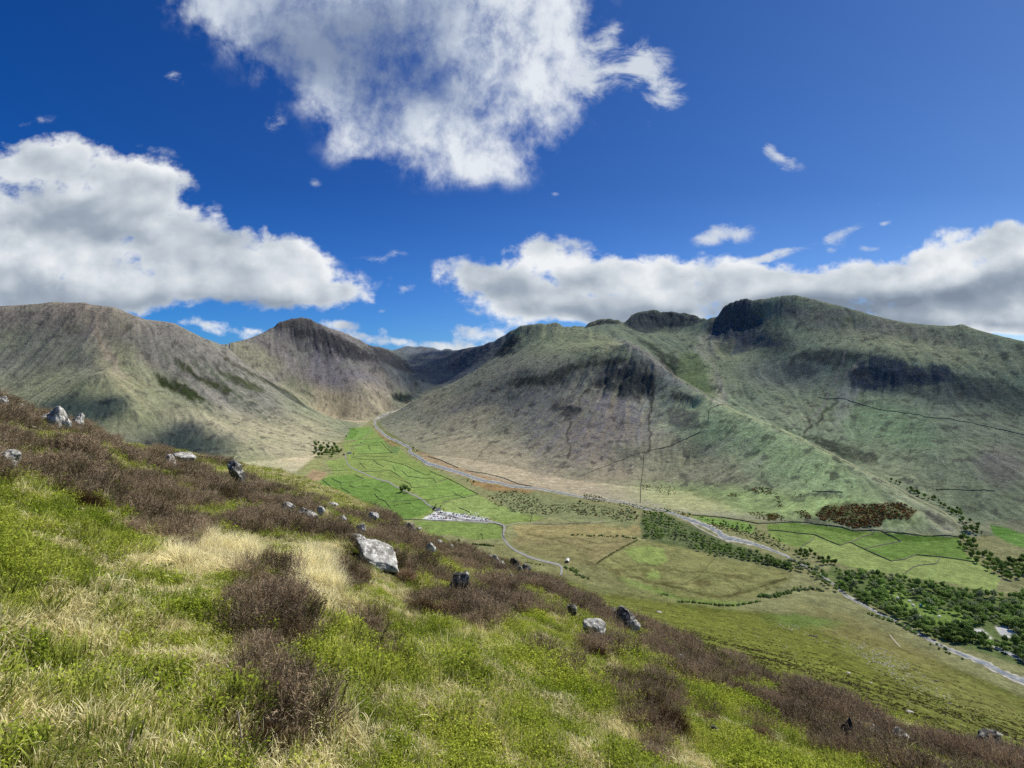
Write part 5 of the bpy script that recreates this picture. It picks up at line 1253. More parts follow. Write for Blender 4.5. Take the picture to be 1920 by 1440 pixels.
# ------------------------------------------------------------------ foreground plants and rocks
def blade_mat(name, stops, trans=.25, rough=.7):
    """stops: base colour at the root .. tip for two tints; the 'h' colour attribute runs root to tip"""
    m, nt, out = newmat(name)
    d = N(nt, 'ShaderNodeBsdfDiffuse'); t = N(nt, 'ShaderNodeBsdfTranslucent')
    h = N(nt, 'ShaderNodeAttribute', attribute_name='h')
    ti = N(nt, 'ShaderNodeAttribute', attribute_type='INSTANCER', attribute_name='tint')
    s = N(nt, 'ShaderNodeSeparateColor'); nt.links.new(h.outputs['Color'], s.inputs[0])
    a = ramp(nt, s.outputs[0], [(0, rgba(stops[0][0])), (1, rgba(stops[0][1]))])
    b = ramp(nt, s.outputs[0], [(0, rgba(stops[1][0])), (1, rgba(stops[1][1]))])
    c = mixc(nt, ti.outputs['Fac'], a, b)
    # each blade a little different
    v = mathn(nt, 'MULTIPLY_ADD', s.outputs[1], 1.15, .92)
    c = mixc(nt, 1.0, c, v, 'MULTIPLY')
    nt.links.new(c, d.inputs[0]); nt.links.new(c, t.inputs[0])
    mx = N(nt, 'ShaderNodeMixShader'); mx.inputs[0].default_value = trans
    nt.links.new(d.outputs[0], mx.inputs[1]); nt.links.new(t.outputs[0], mx.inputs[2]); nt.links.new(mx.outputs[0], out.inputs[0])
    return m
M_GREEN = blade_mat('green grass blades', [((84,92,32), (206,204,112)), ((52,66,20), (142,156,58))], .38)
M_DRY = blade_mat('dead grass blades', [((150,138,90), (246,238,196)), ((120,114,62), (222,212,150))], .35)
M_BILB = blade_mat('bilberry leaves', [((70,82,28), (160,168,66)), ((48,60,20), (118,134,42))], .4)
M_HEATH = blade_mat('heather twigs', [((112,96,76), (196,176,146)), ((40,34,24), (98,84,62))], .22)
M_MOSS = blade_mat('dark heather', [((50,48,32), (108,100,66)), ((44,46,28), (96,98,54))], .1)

def tuft(name, kind, seed, mat, n):
    r_ = np.random.default_rng(seed); V, Fq, Hh = [], [], []
    def strip(p0, d, up, L_, w, seg, droop, hv):
        b = len(V); side = np.cross(d, up+1e-3); side /= (np.linalg.norm(side)+1e-9)
        p = np.array(p0, float); dirv = d.copy()
        for i in range(seg+1):
            f = i/seg; ww = w*(1-f**1.6)*.5 + w*.04
            V.append(p - side*ww); V.append(p + side*ww); Hh.extend([(f, hv), (f, hv)])
            p = p + dirv*L_/seg; dirv = dirv + np.array([0, 0, -droop/seg]) ; dirv /= np.linalg.norm(dirv)
        for i in range(seg): a = b+2*i; Fq.append((a, a+1, a+3, a+2))
    for k in range(n):
        a = r_.uniform(0, 2*np.pi); q = math.sqrt(r_.uniform(0, 1)); hv = r_.uniform()
        if kind == 'green':
            p = (math.cos(a)*q*.13, math.sin(a)*q*.13, -.02); tilt = r_.uniform(.1, .9)
            d = np.array([math.cos(a)*tilt*.7-.25, math.sin(a)*tilt*.7-.15, 1.0]); d /= np.linalg.norm(d)
            strip(p, d, np.array([r_.normal(), r_.normal(), .2]), r_.uniform(.05, .12), r_.uniform(.004, .008), 3, r_.uniform(.2, .9), hv)
        elif kind == 'dry':
            p = (math.cos(a)*q*.13, math.sin(a)*q*.13, -.02); tilt = r_.uniform(.2, 1.3)
            d = np.array([math.cos(a)*tilt-.6, math.sin(a)*tilt-.35, .9]); d /= np.linalg.norm(d)
            strip(p, d, np.array([r_.normal(), r_.normal(), .2]), r_.uniform(.045, .11), r_.uniform(.003, .006), 4, r_.uniform(.6, 1.8), hv)
        elif kind == 'tall':
            p = (math.cos(a)*q*.07, math.sin(a)*q*.07, -.02); tilt = r_.uniform(.1, .9)
            d = np.array([math.cos(a)*tilt-.35, math.sin(a)*tilt-.2, 1.0]); d /= np.linalg.norm(d)
            strip(p, d, np.array([r_.normal(), r_.normal(), .2]), r_.uniform(.14, .26), r_.uniform(.003, .005), 5, r_.uniform(.6, 1.6), hv)
        elif kind == 'bilb':
            p = np.array((math.cos(a)*q*.14, math.sin(a)*q*.14, -.02)); H = r_.uniform(.04, .10)
            d = np.array([math.cos(a)*.35*q, math.sin(a)*.35*q, 1.0]); d /= np.linalg.norm(d)
            strip(p, d, np.array([r_.normal(), r_.normal(), .2]), H, .003, 1, .1, hv*.5)
            for j in range(6):
                c = p + d*H*(.45+.55*j/5) + r_.normal(size=3)*.012; nn_ = r_.normal(size=3)*.6+np.array([0, 0, 1]); nn_ /= np.linalg.norm(nn_)
                t = np.cross(nn_, r_.normal(size=3)); t /= np.linalg.norm(t); bb = np.cross(nn_, t); s = r_.uniform(.006, .011); b = len(V)
                V += [c-t*s, c-bb*s*.6, c+t*s, c+bb*s*.6]; Hh.extend([(.55+.45*j/5, r_.uniform())]*4); Fq.append((b, b+1, b+2, b+3))
        elif kind == 'heath':
            p = np.array((math.cos(a)*q*.16, math.sin(a)*q*.16, -.03)); H = r_.uniform(.08, .18)
            d = np.array([math.cos(a)*.8*q-.12, math.sin(a)*.8*q-.05, 1.0]); d /= np.linalg.norm(d)
            strip(p, d, np.array([r_.normal(), r_.normal(), .2]), H, .004, 3, .2, hv)
            for j in range(9):
                c = p + d*H*(.35+.65*j/6); dd = d*.7 + r_.normal(size=3)*.5; dd /= np.linalg.norm(dd)
                strip(c, dd, np.array([r_.normal(), r_.normal(), .2]), r_.uniform(.02, .045), .005, 1, .1, r_.uniform())
    V = np.array(V); me = np_mesh(name, V, np.array(Fq), smooth=False)
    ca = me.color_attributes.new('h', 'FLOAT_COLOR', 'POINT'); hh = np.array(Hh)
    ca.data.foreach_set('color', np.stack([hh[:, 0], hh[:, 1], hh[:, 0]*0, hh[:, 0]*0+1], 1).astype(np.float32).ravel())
    me.materials.append(mat); return me

def instancer(name, meshes, pos, rot, scl, idx, tint, label, cat):
    """one object of ground cover: the points carry which plant, its turn, its size and its tint"""
    coll = bpy.data.collections.new(name+' kinds')
    for i, me in enumerate(meshes): coll.objects.link(bpy.data.objects.new('%s kind %02d' % (name, i), me))
    me = bpy.data.meshes.new(name); n = len(pos); me.vertices.add(n); me.vertices.foreach_set('co', np.asarray(pos, np.float32).ravel())
    def at(nm_, ty, v, key='value'):
        a_ = me.attributes.new(nm_, ty, 'POINT'); a_.data.foreach_set(key, v)
    at('rot', 'FLOAT_VECTOR', np.asarray(rot, np.float32).ravel(), 'vector'); at('scl', 'FLOAT_VECTOR', np.asarray(scl, np.float32).ravel(), 'vector')
    at('idx', 'INT', np.asarray(idx, np.int32)); at('tint', 'FLOAT', np.asarray(tint, np.float32))
    me.update(); o = link(name, me)
    ng = bpy.data.node_groups.new(name, 'GeometryNodeTree')
    ng.interface.new_socket('Geometry', in_out='INPUT', socket_type='NodeSocketGeometry'); ng.interface.new_socket('Geometry', in_out='OUTPUT', socket_type='NodeSocketGeometry')
    gi = ng.nodes.new('NodeGroupInput'); go = ng.nodes.new('NodeGroupOutput'); ip = ng.nodes.new('GeometryNodeInstanceOnPoints'); ci = ng.nodes.new('GeometryNodeCollectionInfo')
    ci.inputs['Collection'].default_value = coll; ci.inputs['Separate Children'].default_value = True; ci.inputs['Reset Children'].default_value = True
    def named(nm_, ty):
        q = ng.nodes.new('GeometryNodeInputNamedAttribute'); q.data_type = ty; q.inputs['Name'].default_value = nm_
        return [s for s in q.outputs if s.enabled and s.name == 'Attribute'][0]
    e2r = ng.nodes.new('FunctionNodeEulerToRotation'); ng.links.new(named('rot', 'FLOAT_VECTOR'), e2r.inputs[0])
    mtp = ng.nodes.new('GeometryNodeMeshToPoints')
    ng.links.new(gi.outputs[0], mtp.inputs[0]); ng.links.new(mtp.outputs[0], ip.inputs['Points'])
    ng.links.new(ci.outputs[0], ip.inputs['Instance']); ip.inputs['Pick Instance'].default_value = True
    ng.links.new(named('idx', 'INT'), ip.inputs['Instance Index']); ng.links.new(e2r.outputs[0], ip.inputs['Rotation']); ng.links.new(named('scl', 'FLOAT_VECTOR'), ip.inputs['Scale'])
    ng.links.new(ip.outputs[0], go.inputs[0])
    md = o.modifiers.new('plants', 'NODES'); md.node_group = ng
    return tag(o, label, cat, kind='stuff')

# zones of the near slope, as they lie on the ground
HB = [(-300,640),(0,745),(120,790),(230,838),(330,850),(420,866),(470,895),(560,925),(640,955),(700,958),(800,1008),(893,1040),(960,1062),(1030,1088),(1077,1112),(1127,1138),(1203,1176),(1287,1208),(1353,1233),(1453,1272),(1537,1306),(1620,1335),(1703,1368),(1787,1400),(1912,1430),(2100,1500),(1800,1500),(1620,1440),(1500,1395),(1400,1325),(1330,1290),(1250,1250),(1200,1215),(1120,1185),(1060,1160),(1000,1150),(900,1165),(840,1160),(780,1120),(740,1100),(700,1060),(640,1020),(600,1010),(500,1010),(400,1010),(330,1015),(280,990),(200,960),(130,935),(60,918),(-300,900)]
def zone_field(px, py):
    """0 = green, 1 = heather, also a dryness value"""
    wob = 18*fbm(px, py, 70, 3, 301)
    w2 = 14*fbm(px, py, 40, 3, 303)
    hb = inpoly(px+wob, py+w2, HB, 10)
    for cx, cy, rx, ry, rot, w in [(560,915,90,16,18,.9),(420,885,70,10,12,.7),(180,850,40,12,20,.7),(250,835,40,14,20,.8),(675,1000,36,16,20,.8),(850,1075,60,14,20,.8),(1150,1150,60,10,20,.3),(1010,1120,60,12,20,.5),(640,1040,30,16,10,.5),(250,870,40,20,0,.5),(380,960,24,10,0,.5),(60,860,40,8,0,.4)]:
        hb = hb*(1 - w*ell(px+wob*.5, py+w2*.5, cx, cy, rx, ry, rot, .5))
    hx = np.zeros_like(px)
    for cx, cy, rx, ry, rot, w in [(500,1160,70,95,-10,1),(520,1340,60,80,10,1),(480,1260,36,60,0,.9),(655,1070,30,40,0,.9),(352,1010,20,18,0,.9),(690,1175,20,34,20,.8),(800,1140,46,26,0,1),(890,1160,50,20,0,.9),(1115,1215,24,24,0,.7),(1155,1215,22,24,0,.6),(1160,1290,34,22,30,.8),(1230,1330,50,60,-35,1),(1225,1405,26,40,-30,.9),(1330,1340,30,14,30,.6),(1290,1200,40,14,20,.9),(1010,1230,14,10,0,.4),(1060,1260,16,10,0,.4),(720,1220,24,20,0,.6),(1420,1370,30,20,20,.5)]:
        hx = np.maximum(hx, w*ell(px+wob*.35, py+w2*.35, cx, cy, rx, ry, rot, .3))
    return hb, hx
def dryness(px, py, x, y):
    d = .47 + .55*fbm(x, y, 1.1, 4, 311) + .55*fbm(x, y, .38, 3, 313)
    for cx, cy, rx, ry, w in [(60,980,190,80,-.42),(120,1120,180,90,-.16),(330,1130,120,60,-.1),(60,1370,220,90,-.05),(250,1300,100,60,.1),(390,1040,90,40,.45),(300,1060,90,30,.3),(590,1060,60,60,.4),(630,1110,50,50,.2),(640,1300,110,130,.15),(700,1250,120,60,-.3),(830,1300,180,60,-.15),(420,1220,50,40,-.35),(900,1220,150,50,.0),(1030,1400,200,70,-.2),(1380,1350,120,70,-.55),(1500,1420,160,60,-.45),(1280,1260,80,30,-.1),(1180,1420,70,50,-.1),(150,1430,200,50,0),(560,1440,100,60,.15),(1000,1180,120,26,-.3),(800,1180,120,26,-.2),(1360,1290,60,24,-.4)]:
        d = d + w*ell(px, py, cx, cy, rx, ry, 0, .6)
    return d
def near_points(n, seed, dmax=74, sat=7.0):
    r_ = np.random.default_rng(seed)
    ld = np.linspace(math.log(1.25), math.log(dmax), 400); w = np.minimum(np.exp(ld), sat)**2; cw = np.cumsum(w); cw /= cw[-1]
    D = np.exp(np.interp(r_.random(n), cw, ld)); u = r_.uniform(-1.12, 1.12, n)
    x, y = u*D, D; z = hz(x, y); px = CX + F*u; py = HY - F*z/D
    # leave out what the brow hides
    brow = -(np.interp(px, BX, BY)-HY)/F; rb = np.interp(px, RX, RR)
    keep_ = (D < rb*1.9) & (z/D > -2.2)
    return x[keep_], y[keep_], z[keep_], px[keep_], py[keep_], D[keep_], r_
def base_scale(D): return np.maximum(1.0, (D/7.0)**.55)

ROCKS = [
 (105,808,40,34,'pale','large pointed white rock on the upper left skyline',.2),(146,812,24,26,'pale','rounded white block right of the pointed one on the left skyline',0),(126,812,20,14,'pale','low white rock between the two skyline blocks',0),(88,800,20,14,'pale','small white rock left of the pointed skyline rock',0),
 (8,772,22,16,'pale','pale rock at the very left edge of the skyline',0),(40,778,24,8,'grey','flat grey rock just below the left skyline',.2),(14,884,36,24,'pale','pale streaked rock at the left edge in the heather',0),(24,842,18,6,'pale','small white stone at far left in the heather',0),
 (320,882,26,16,'pale','pale rock in the upper heather left of the long flat one',.3),(352,872,44,14,'pale','long flat white rock in the upper heather',.35),(443,906,30,32,'half','dark split rock with white edge in the upper heather',-.5),
 (540,972,26,18,'pale','white rock at the left of the broken outcrop above the pale grass',.3),(580,984,44,16,'half','broken outcrop half hidden by heather',.3),(602,975,20,14,'pale','small white rock at the right of the broken outcrop',.2),
 (626,957,22,6,'pale','thin white slab on the green patch near the brow',.1),(643,989,16,10,'pale','small white stone above the upright pointed stone',.2),(700,983,24,14,'pale','white flat topped rock on the brow above the heather',.1),(768,1008,24,16,'half','grey and white wedge rock on the brow',.5),
 (676,1012,18,22,'pale','upright pointed stone standing on the big pale boulder',.1),(706,1062,104,40,'pale','biggest pale lichened boulder, left of centre',.55),(672,1030,34,12,'pale','pale shoulder of rock under the upright stone',.5),(806,1046,22,14,'pale','jagged white rock in the heather right of the big boulder',.6),
 (858,1116,40,44,'half','dark triangular rock with a sharp white edge',.75),(964,1074,16,26,'dark','black upright rock on the brow at centre',0),(988,1080,18,14,'grey','grey block beside the black upright rock',.1),(974,1080,16,10,'half','rubble between the black rock and the grey block',.2),(1004,1088,16,7,'grey','low grey rock right of the grey block on the brow',.4),
 (918,1052,12,6,'pale','white stone on the brow left of centre, first of the row',.4),(930,1060,14,8,'pale','white stone on the brow left of centre, middle of the row',.5),(942,1068,16,7,'pale','white stone on the brow left of centre, last of the row',.5),(960,1092,10,6,'pale','small pale stone under the black upright rock',.3),
 (745,1010,10,4,'pale','thin white stone in the heather left of the wedge rock',.3),(785,1000,10,5,'pale','small pale stone on the brow right of the wedge rock',.4),(825,1025,14,5,'pale','white sliver of rock on the brow, upper one',.4),(848,1035,14,5,'pale','white sliver of rock on the brow, lower one',.5),
 (1073,1162,22,14,'half','pale pointed rock in the heather at centre right',.4),(1118,1204,52,26,'pale','smooth rounded pale rock above the two dark bushes',.4),(1172,1182,44,34,'half','large cracked rock on the brow right of the rounded one',.6),(1188,1192,26,16,'pale','white foot of the cracked rock',.5),(1150,1164,18,12,'grey','grey top block above the cracked rock',.3),
 (1594,1415,30,56,'dark','tall black split rock with orange moss at lower right',0.0),(1640,1400,74,34,'dark','mossy orange topped rock joined to the tall black one',.35),(1690,1400,30,16,'half','pale end of the mossy rock',.4),
 (1848,1412,46,34,'half','grey and white boulder near the bottom right corner',.25),(1868,1424,26,14,'pale','white foot slab of the bottom right boulder',.4),(1905,1432,16,10,'grey','small grey rock at the bottom right corner',.2),
 (1276,1252,14,12,'pale','small pale rock in the dark brow heather at right',.2),(1350,1292,10,14,'grey','small upright grey stone in the brow heather',.0),(1340,1385,14,6,'grey','little grey stone in the vivid green leaves',.0)]
gv = [tuft('grass', 'green', 100+i, M_GREEN, 70) for i in range(4)]
dv = [tuft('dry grass', 'dry', 110+i, M_DRY, 60) for i in range(4)] + [tuft('dry grass', 'tall', 120+i, M_DRY, 80) for i in range(2)]
bv = [tuft('bilberry', 'bilb', 130+i, M_BILB, 42) for i in range(4)]
hv_ = [tuft('heather', 'heath', 140+i, M_HEATH, 46) for i in range(4)] + [tuft('heather', 'heath', 150, M_MOSS, 46)]
def at_rock():
    # no plants on a rock's foot nor right in front of it
    bad = np.zeros(len(x), bool)
    for (bx, by, w_, h_, k_, lab_, rt_) in ROCKS:
        q = P(bx, by); s_ = w_*q[1]/F
        dx_, dy_ = x-q[0], (y-q[1])
        bad |= (np.abs(dx_) < s_*.55) & (dy_ > -s_*.35 - .05*q[1]) & (dy_ < s_*.5)
    return bad
x, y, z, px, py, D, r_ = near_points(104000, 900)
hb, hx = zone_field(px, py); dr = dryness(px, py, x, y)
patch = fbm(x, y, .9+.035*D, 4, 321)

patch2 = fbm(x, y, .55+.03*D, 3, 325)
hsel = hb*(.60 + 1.5*patch + .9*patch2)
isH = (r_.random(len(x)) < np.clip(np.maximum(.06*hb + .90*sstep(.46, .66, hsel), hx*.55), 0, 1))
isD = ~isH & (r_.random(len(x)) < np.where(hb > .5, .45, sstep(.14, .62, dr)))
isB = ~isH & ~isD & (r_.random(len(x)) < .34 + .5*sstep(-.1, .3, fbm(x, y, 1.7, 2, 341)))
isG = ~isH & ~isD & ~isB
bad = at_rock() | ((patch2 < -.24) & (r_.random(len(x)) < .6)); isH &= ~bad; isD &= ~bad; isB &= ~bad; isG &= ~bad
print('near plants', len(x), isH.sum(), isD.sum(), isB.sum(), isG.sum())
def emit(mask, name, meshes, zs, label, cat, wind=0.15, smul=1.0, idx=None, tint=None):
    n = int(mask.sum()); s = base_scale(D[mask])*r_.uniform(.75, 1.3, n)*smul*np.clip(1+.75*patch[mask], .6, 1.1 if name == 'dry_grass' else 1.5)
    rot = np.stack([r_.normal(0, wind, n), r_.normal(0, wind, n), r_.uniform(0, 6.283, n)], 1)
    if name == 'dry_grass': rot[:, 2] = r_.normal(0, .6, n)
    sc = np.stack([s, s, s*zs*np.maximum(1.0, (D[mask]/7.0))**-.5], 1)
    ii = r_.integers(0, len(meshes), n) if idx is None else idx
    tt = np.clip(r_.random(n)*.5 + .25 - .9*patch2[mask], 0, 1) if tint is None else tint  # tint imitates lump shading: paler on mounds, darker in hollows
    zz_ = z[mask] + (.16*np.clip(patch2[mask]+.1, 0, .6)*s if name == 'heather' else 0)
    instancer(name, meshes, np.stack([x[mask], y[mask], zz_], 1), rot, sc, ii, tt, label, cat)
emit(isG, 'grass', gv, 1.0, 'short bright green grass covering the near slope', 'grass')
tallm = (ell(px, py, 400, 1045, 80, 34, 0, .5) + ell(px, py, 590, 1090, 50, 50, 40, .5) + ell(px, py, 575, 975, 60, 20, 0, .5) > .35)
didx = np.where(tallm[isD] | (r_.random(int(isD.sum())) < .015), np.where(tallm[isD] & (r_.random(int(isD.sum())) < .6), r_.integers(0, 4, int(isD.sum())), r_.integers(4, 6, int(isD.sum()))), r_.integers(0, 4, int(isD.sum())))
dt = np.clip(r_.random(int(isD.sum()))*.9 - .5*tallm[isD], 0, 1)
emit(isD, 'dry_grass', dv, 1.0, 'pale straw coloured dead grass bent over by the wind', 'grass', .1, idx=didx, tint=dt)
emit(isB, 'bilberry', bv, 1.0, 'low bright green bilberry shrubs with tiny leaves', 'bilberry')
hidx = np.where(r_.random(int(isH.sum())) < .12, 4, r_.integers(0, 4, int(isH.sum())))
emit(isH, 'heather', hv_, 1.05, 'brown heather carpeting the brow of the near slope', 'heather', .3, .72, idx=hidx, tint=np.clip(r_.random(int(isH.sum()))*1.1 - .05 - .8*patch2[isH], 0, 1))  # raised heather lumps get the lighter tint, as painted mound shading
# extra straw in the green and green in the straw, sparse and fine
x, y, z, px, py, D, r_ = near_points(70000, 901)
hb, hx = zone_field(px, py); patch = fbm(x, y, .8, 3, 331); patch2 = patch
bad = at_rock()
m_ = (np.maximum(hb, hx) < .4) & (r_.random(len(x)) < .72) & ~bad
emit(m_, 'dry_grass', dv[:4], .85, 'fine pale grass stems mixed through the green', 'grass', .1, .8)
m_ = (hb > .5) & (r_.random(len(x)) < .2) & ~bad
emit(m_, 'grass', gv + bv, .8, 'small green tufts growing among the heather', 'grass', .1, .9)

# --- heather bushes that stand out, each a thing with woody stems and twigs
def bush_mesh(name, seed, n=520, mat=None, rad=.32, hgt=.30):
    r_ = np.random.default_rng(seed); V, Fq, Hh = [], [], []
    def strip(p, d, L_, w, hv, seg=2, f0=0, f1=1):
        b = len(V); sd_ = np.cross(d, r_.normal(size=3)); sd_ /= np.linalg.norm(sd_)
        for i in range(seg+1):
            f = i/seg; V.append(p - sd_*w*(1-.6*f)*.5); V.append(p + sd_*w*(1-.6*f)*.5); Hh.append((f0+(f1-f0)*f, hv)); Hh.append((f0+(f1-f0)*f, hv)); p = p + d*L_/seg; d = d + np.array([-.1, -.05, 0])*f
        for i in range(seg): a = b+2*i; Fq.append((a, a+1, a+3, a+2))
    for k in range(n):
        a = r_.uniform(0, 2*np.pi); el_ = math.acos(r_.uniform(0.05, 1)); d = np.array([math.sin(el_)*math.cos(a), math.sin(el_)*math.sin(a), math.cos(el_)])
        R_ = np.array([rad, rad, hgt])*r_.uniform(.7, 1.08); tip = d*R_; start = tip*r_.uniform(.25, .5)
        dd = tip-start; L_ = np.linalg.norm(dd); dd /= L_
        strip(start, dd, L_, .0045, r_.uniform(), 2, .1, .9)
        for j in range(8):
            c = start + dd*L_*(.4+.12*j); q = dd*.8 + r_.normal(size=3)*.45; q /= np.linalg.norm(q); strip(c, q, r_.uniform(.015, .04), .0055, r_.uniform(), 1, .5, 1)
    me = np_mesh(name, np.array(V), np.array(Fq), smooth=False); hh = np.array(Hh)
    ca = me.color_attributes.new('h', 'FLOAT_COLOR', 'POINT'); ca.data.foreach_set('color', np.stack([hh[:, 0], hh[:, 1], hh[:, 0]*0, hh[:, 0]*0+1], 1).astype(np.float32).ravel())
    me.materials.append(mat); return me
def stems_mesh(name, seed, rad=.3, hgt=.3):
    r_ = random.Random(seed); vs, fs_ = [], []
    for k in range(9):
        a = r_.uniform(0, 6.28); p = np.array([0, 0, -.04]); d = np.array([math.cos(a)*.8, math.sin(a)*.8, .7]); b = len(vs)
        for i in range(5):
            w = .012*(1-i/6); 
            for j in range(4): q = j*math.pi/2; vs.append(tuple(p+np.array([math.cos(q)*w, math.sin(q)*w, 0])))
            p = p + d*hgt/5 + np.array([r_.uniform(-.02, .02), r_.uniform(-.02, .02), r_.uniform(-.01, .02)])
        for i in range(4):
            for j in range(4): c = b+i*4+j; e = b+i*4+(j+1) % 4; fs_.append((c, e, e+4, c+4))
    me = bpy.data.meshes.new(name); me.from_pydata(vs, [], fs_); me.update(); me.materials.append(M_TWIG); return me
M_TWIG = diffuse_mat('bleached twig', (120,108,96), (170,158,142), 8, coord='obj')
M_HB = {'brown': M_HEATH, 'dark': M_MOSS}
def bush_mat(name, lo, hi):
    m = blade_mat(name, [(lo, hi), (lo, hi)], .1); return m
M_HB['brown'] = bush_mat('brown heather bush', (64,52,38), (150,128,100)); M_HB['grey'] = bush_mat('grey heather bush', (80,70,54), (168,150,122)); M_HB['dark'] = bush_mat('dark heather bush', (24,21,14), (82,64,42))
BM = {(k, i): bush_mesh('twigs', 200+i*7+len(k), 1100, M_HB[k]) for k in M_HB for i in range(2)}
SM = stems_mesh('stems', 5)
BUSH = [(455,1130,78,'grey','greyish heather bush, upper left one of the big foreground group'),(515,1125,80,'brown','brown heather bush, upper right one of the big foreground group'),(488,1085,50,'brown','topmost spiky heather bush of the big foreground group'),(540,1170,70,'brown','rounded brown heather bush at the right side of the big foreground group'),(480,1200,80,'grey','grey brown heather bush in the middle of the big foreground group'),(505,1235,60,'brown','small heather bush linking the two halves of the foreground group'),(500,1290,76,'brown','heather bush just above the lowest one of the foreground group'),(545,1320,84,'brown','large brown heather bush at the lower right of the foreground group'),(490,1380,88,'dark','lowest heather bush with dark hollow and pinkish dead twigs at the bottom edge'),(540,1385,70,'brown','heather bush at the bottom edge beside the hollow one'),
        (652,1078,52,'dark','dark heather bush just left of the big pale boulder'),(640,1050,34,'brown','small heather bush up the slope from the big pale boulder'),(352,1012,42,'grey','small grey heather bush behind the pale grass clump'),(690,1170,44,'grey','small grey heather bush with bleached twigs in the green bilberry'),(655,1150,26,'grey','tiny heather bush with a bare white twig'),(712,1215,42,'brown','brown heather bush below the grey one in the bilberry'),(790,1140,66,'dark','dark heather bush below the triangular rock'),(835,1140,50,'brown','brown heather bush right of the dark one below the triangular rock'),(880,1160,52,'grey','grey heather bush with dead branches under the triangular rock'),
        (1118,1222,44,'dark','left of the two dark bushes under the pale rounded rock'),(1152,1224,44,'dark','right of the two dark bushes under the pale rounded rock'),(1158,1296,56,'grey','grey brown heather bush above the darkest bush'),(1212,1315,70,'dark','darkest heather bush, upper part, right of bottom centre'),(1255,1350,74,'dark','darkest heather bush, lower part, right of bottom centre'),(1222,1415,62,'grey','grey heather bush cut by the bottom edge right of centre'),(1330,1345,34,'brown','small brown heather bush among vivid green leaves'),(1430,1375,38,'brown','brown heather tuft on the vivid green slope at lower right'),(760,1075,40,'brown','heather bush right of the big pale boulder'),(1290,1205,44,'brown','heather bush on the brow above the dark bushes'),(1385,1265,46,'dark','dark heather bush on the brow left of the scree'),(240,985,50,'grey','grey heather bush at the lower edge of the upper heather'),(120,905,70,'dark','dark heather bush in the upper left heather'),(150,935,70,'dark','second dark heather bush in the upper left heather'),(1470,1330,46,'brown','heather bush on the right brow above the lichened boulder')]
def fm(x_, y_): return P(x_, y_, 0)
for (bx, by, w_, k, lab) in BUSH:
    p = P(bx, by + w_*.28); s = (w_/F*p[1])/.60
    t = empty('heather_bush', (p[0], p[1], p[2]), random.uniform(0, 6.28)); t.scale = (s, s, s*random.uniform(.75, .95)); tag(t, lab, 'heather bush')
    for nm_, me in (('twigs', BM[(k, random.randrange(2))]), ('stems', SM)):
        c = bpy.data.objects.new(nm_, me); COL.objects.link(c); c.parent = t

# --- rocks
def rock_mat(name, base, dark, lich, amt=.5, moss=None):
    m, nt, out = newmat(name)
    b = N(nt, 'ShaderNodeBsdfPrincipled'); b.inputs['Roughness'].default_value = .92; b.inputs['Specular IOR Level'].default_value = .15
    tc = N(nt, 'ShaderNodeTexCoord').outputs['Object']
    n1 = noise(nt, tc, 2.5, 6, .65); n2 = noise(nt, tc, 9, 5, .7); n3 = noise(nt, tc, 30, 3, .6)
    c = ramp(nt, n1, [(.35, rgba(dark)), (.55, rgba(base))])
    mr = N(nt, 'ShaderNodeMapRange'); nt.links.new(n2, mr.inputs[0]); mr.inputs[1].default_value = .56-.1*amt; mr.inputs[2].default_value = .62
    c = mixc(nt, mr.outputs[0], c, rgba(lich))
    mr2 = N(nt, 'ShaderNodeMapRange'); nt.links.new(n3, mr2.inputs[0]); mr2.inputs[1].default_value = .60; mr2.inputs[2].default_value = .66; mr2.inputs[4].default_value = .8
    c = mixc(nt, mr2.outputs[0], c, rgba((54,52,46)))
    if moss:
        geo = N(nt, 'ShaderNodeNewGeometry'); sx = N(nt, 'ShaderNodeSeparateXYZ'); nt.links.new(geo.outputs['Normal'], sx.inputs[0])
        f = mathn(nt, 'ADD', sx.outputs[2], mathn(nt, 'MULTIPLY', n1, .8)); mr3 = N(nt, 'ShaderNodeMapRange'); nt.links.new(f, mr3.inputs[0]); mr3.inputs[1].default_value = 1.22; mr3.inputs[2].default_value = 1.42; mr3.inputs[4].default_value = .8
        c = mixc(nt, mr3.outputs[0], c, rgba(moss))
    nt.links.new(c, b.inputs['Base Color'])
    bp = N(nt, 'ShaderNodeBump'); bp.inputs['Strength'].default_value = .8; bp.inputs['Distance'].default_value = .03
    h_ = mathn(nt, 'ADD', n1, mathn(nt, 'MULTIPLY', n2, .5)); nt.links.new(h_, bp.inputs['Height']); nt.links.new(bp.outputs[0], b.inputs['Normal'])
    nt.links.new(b.outputs[0], out.inputs[0]); return m
MR = {'pale': rock_mat('pale lichened rock', (172,170,160), (100,98,90), (222,220,212), .8), 'grey': rock_mat('grey rock', (118,116,106), (64,62,56), (176,174,162), .5), 'dark': rock_mat('dark rock with orange moss', (66,64,58), (28,28,26), (168,168,158), .2, (112,94,50)), 'half': rock_mat('dark pale streaked rock', (96,94,86), (40,40,36), (196,194,184), .6)}
IC4 = ico(5)
from mathutils import noise as mnoise
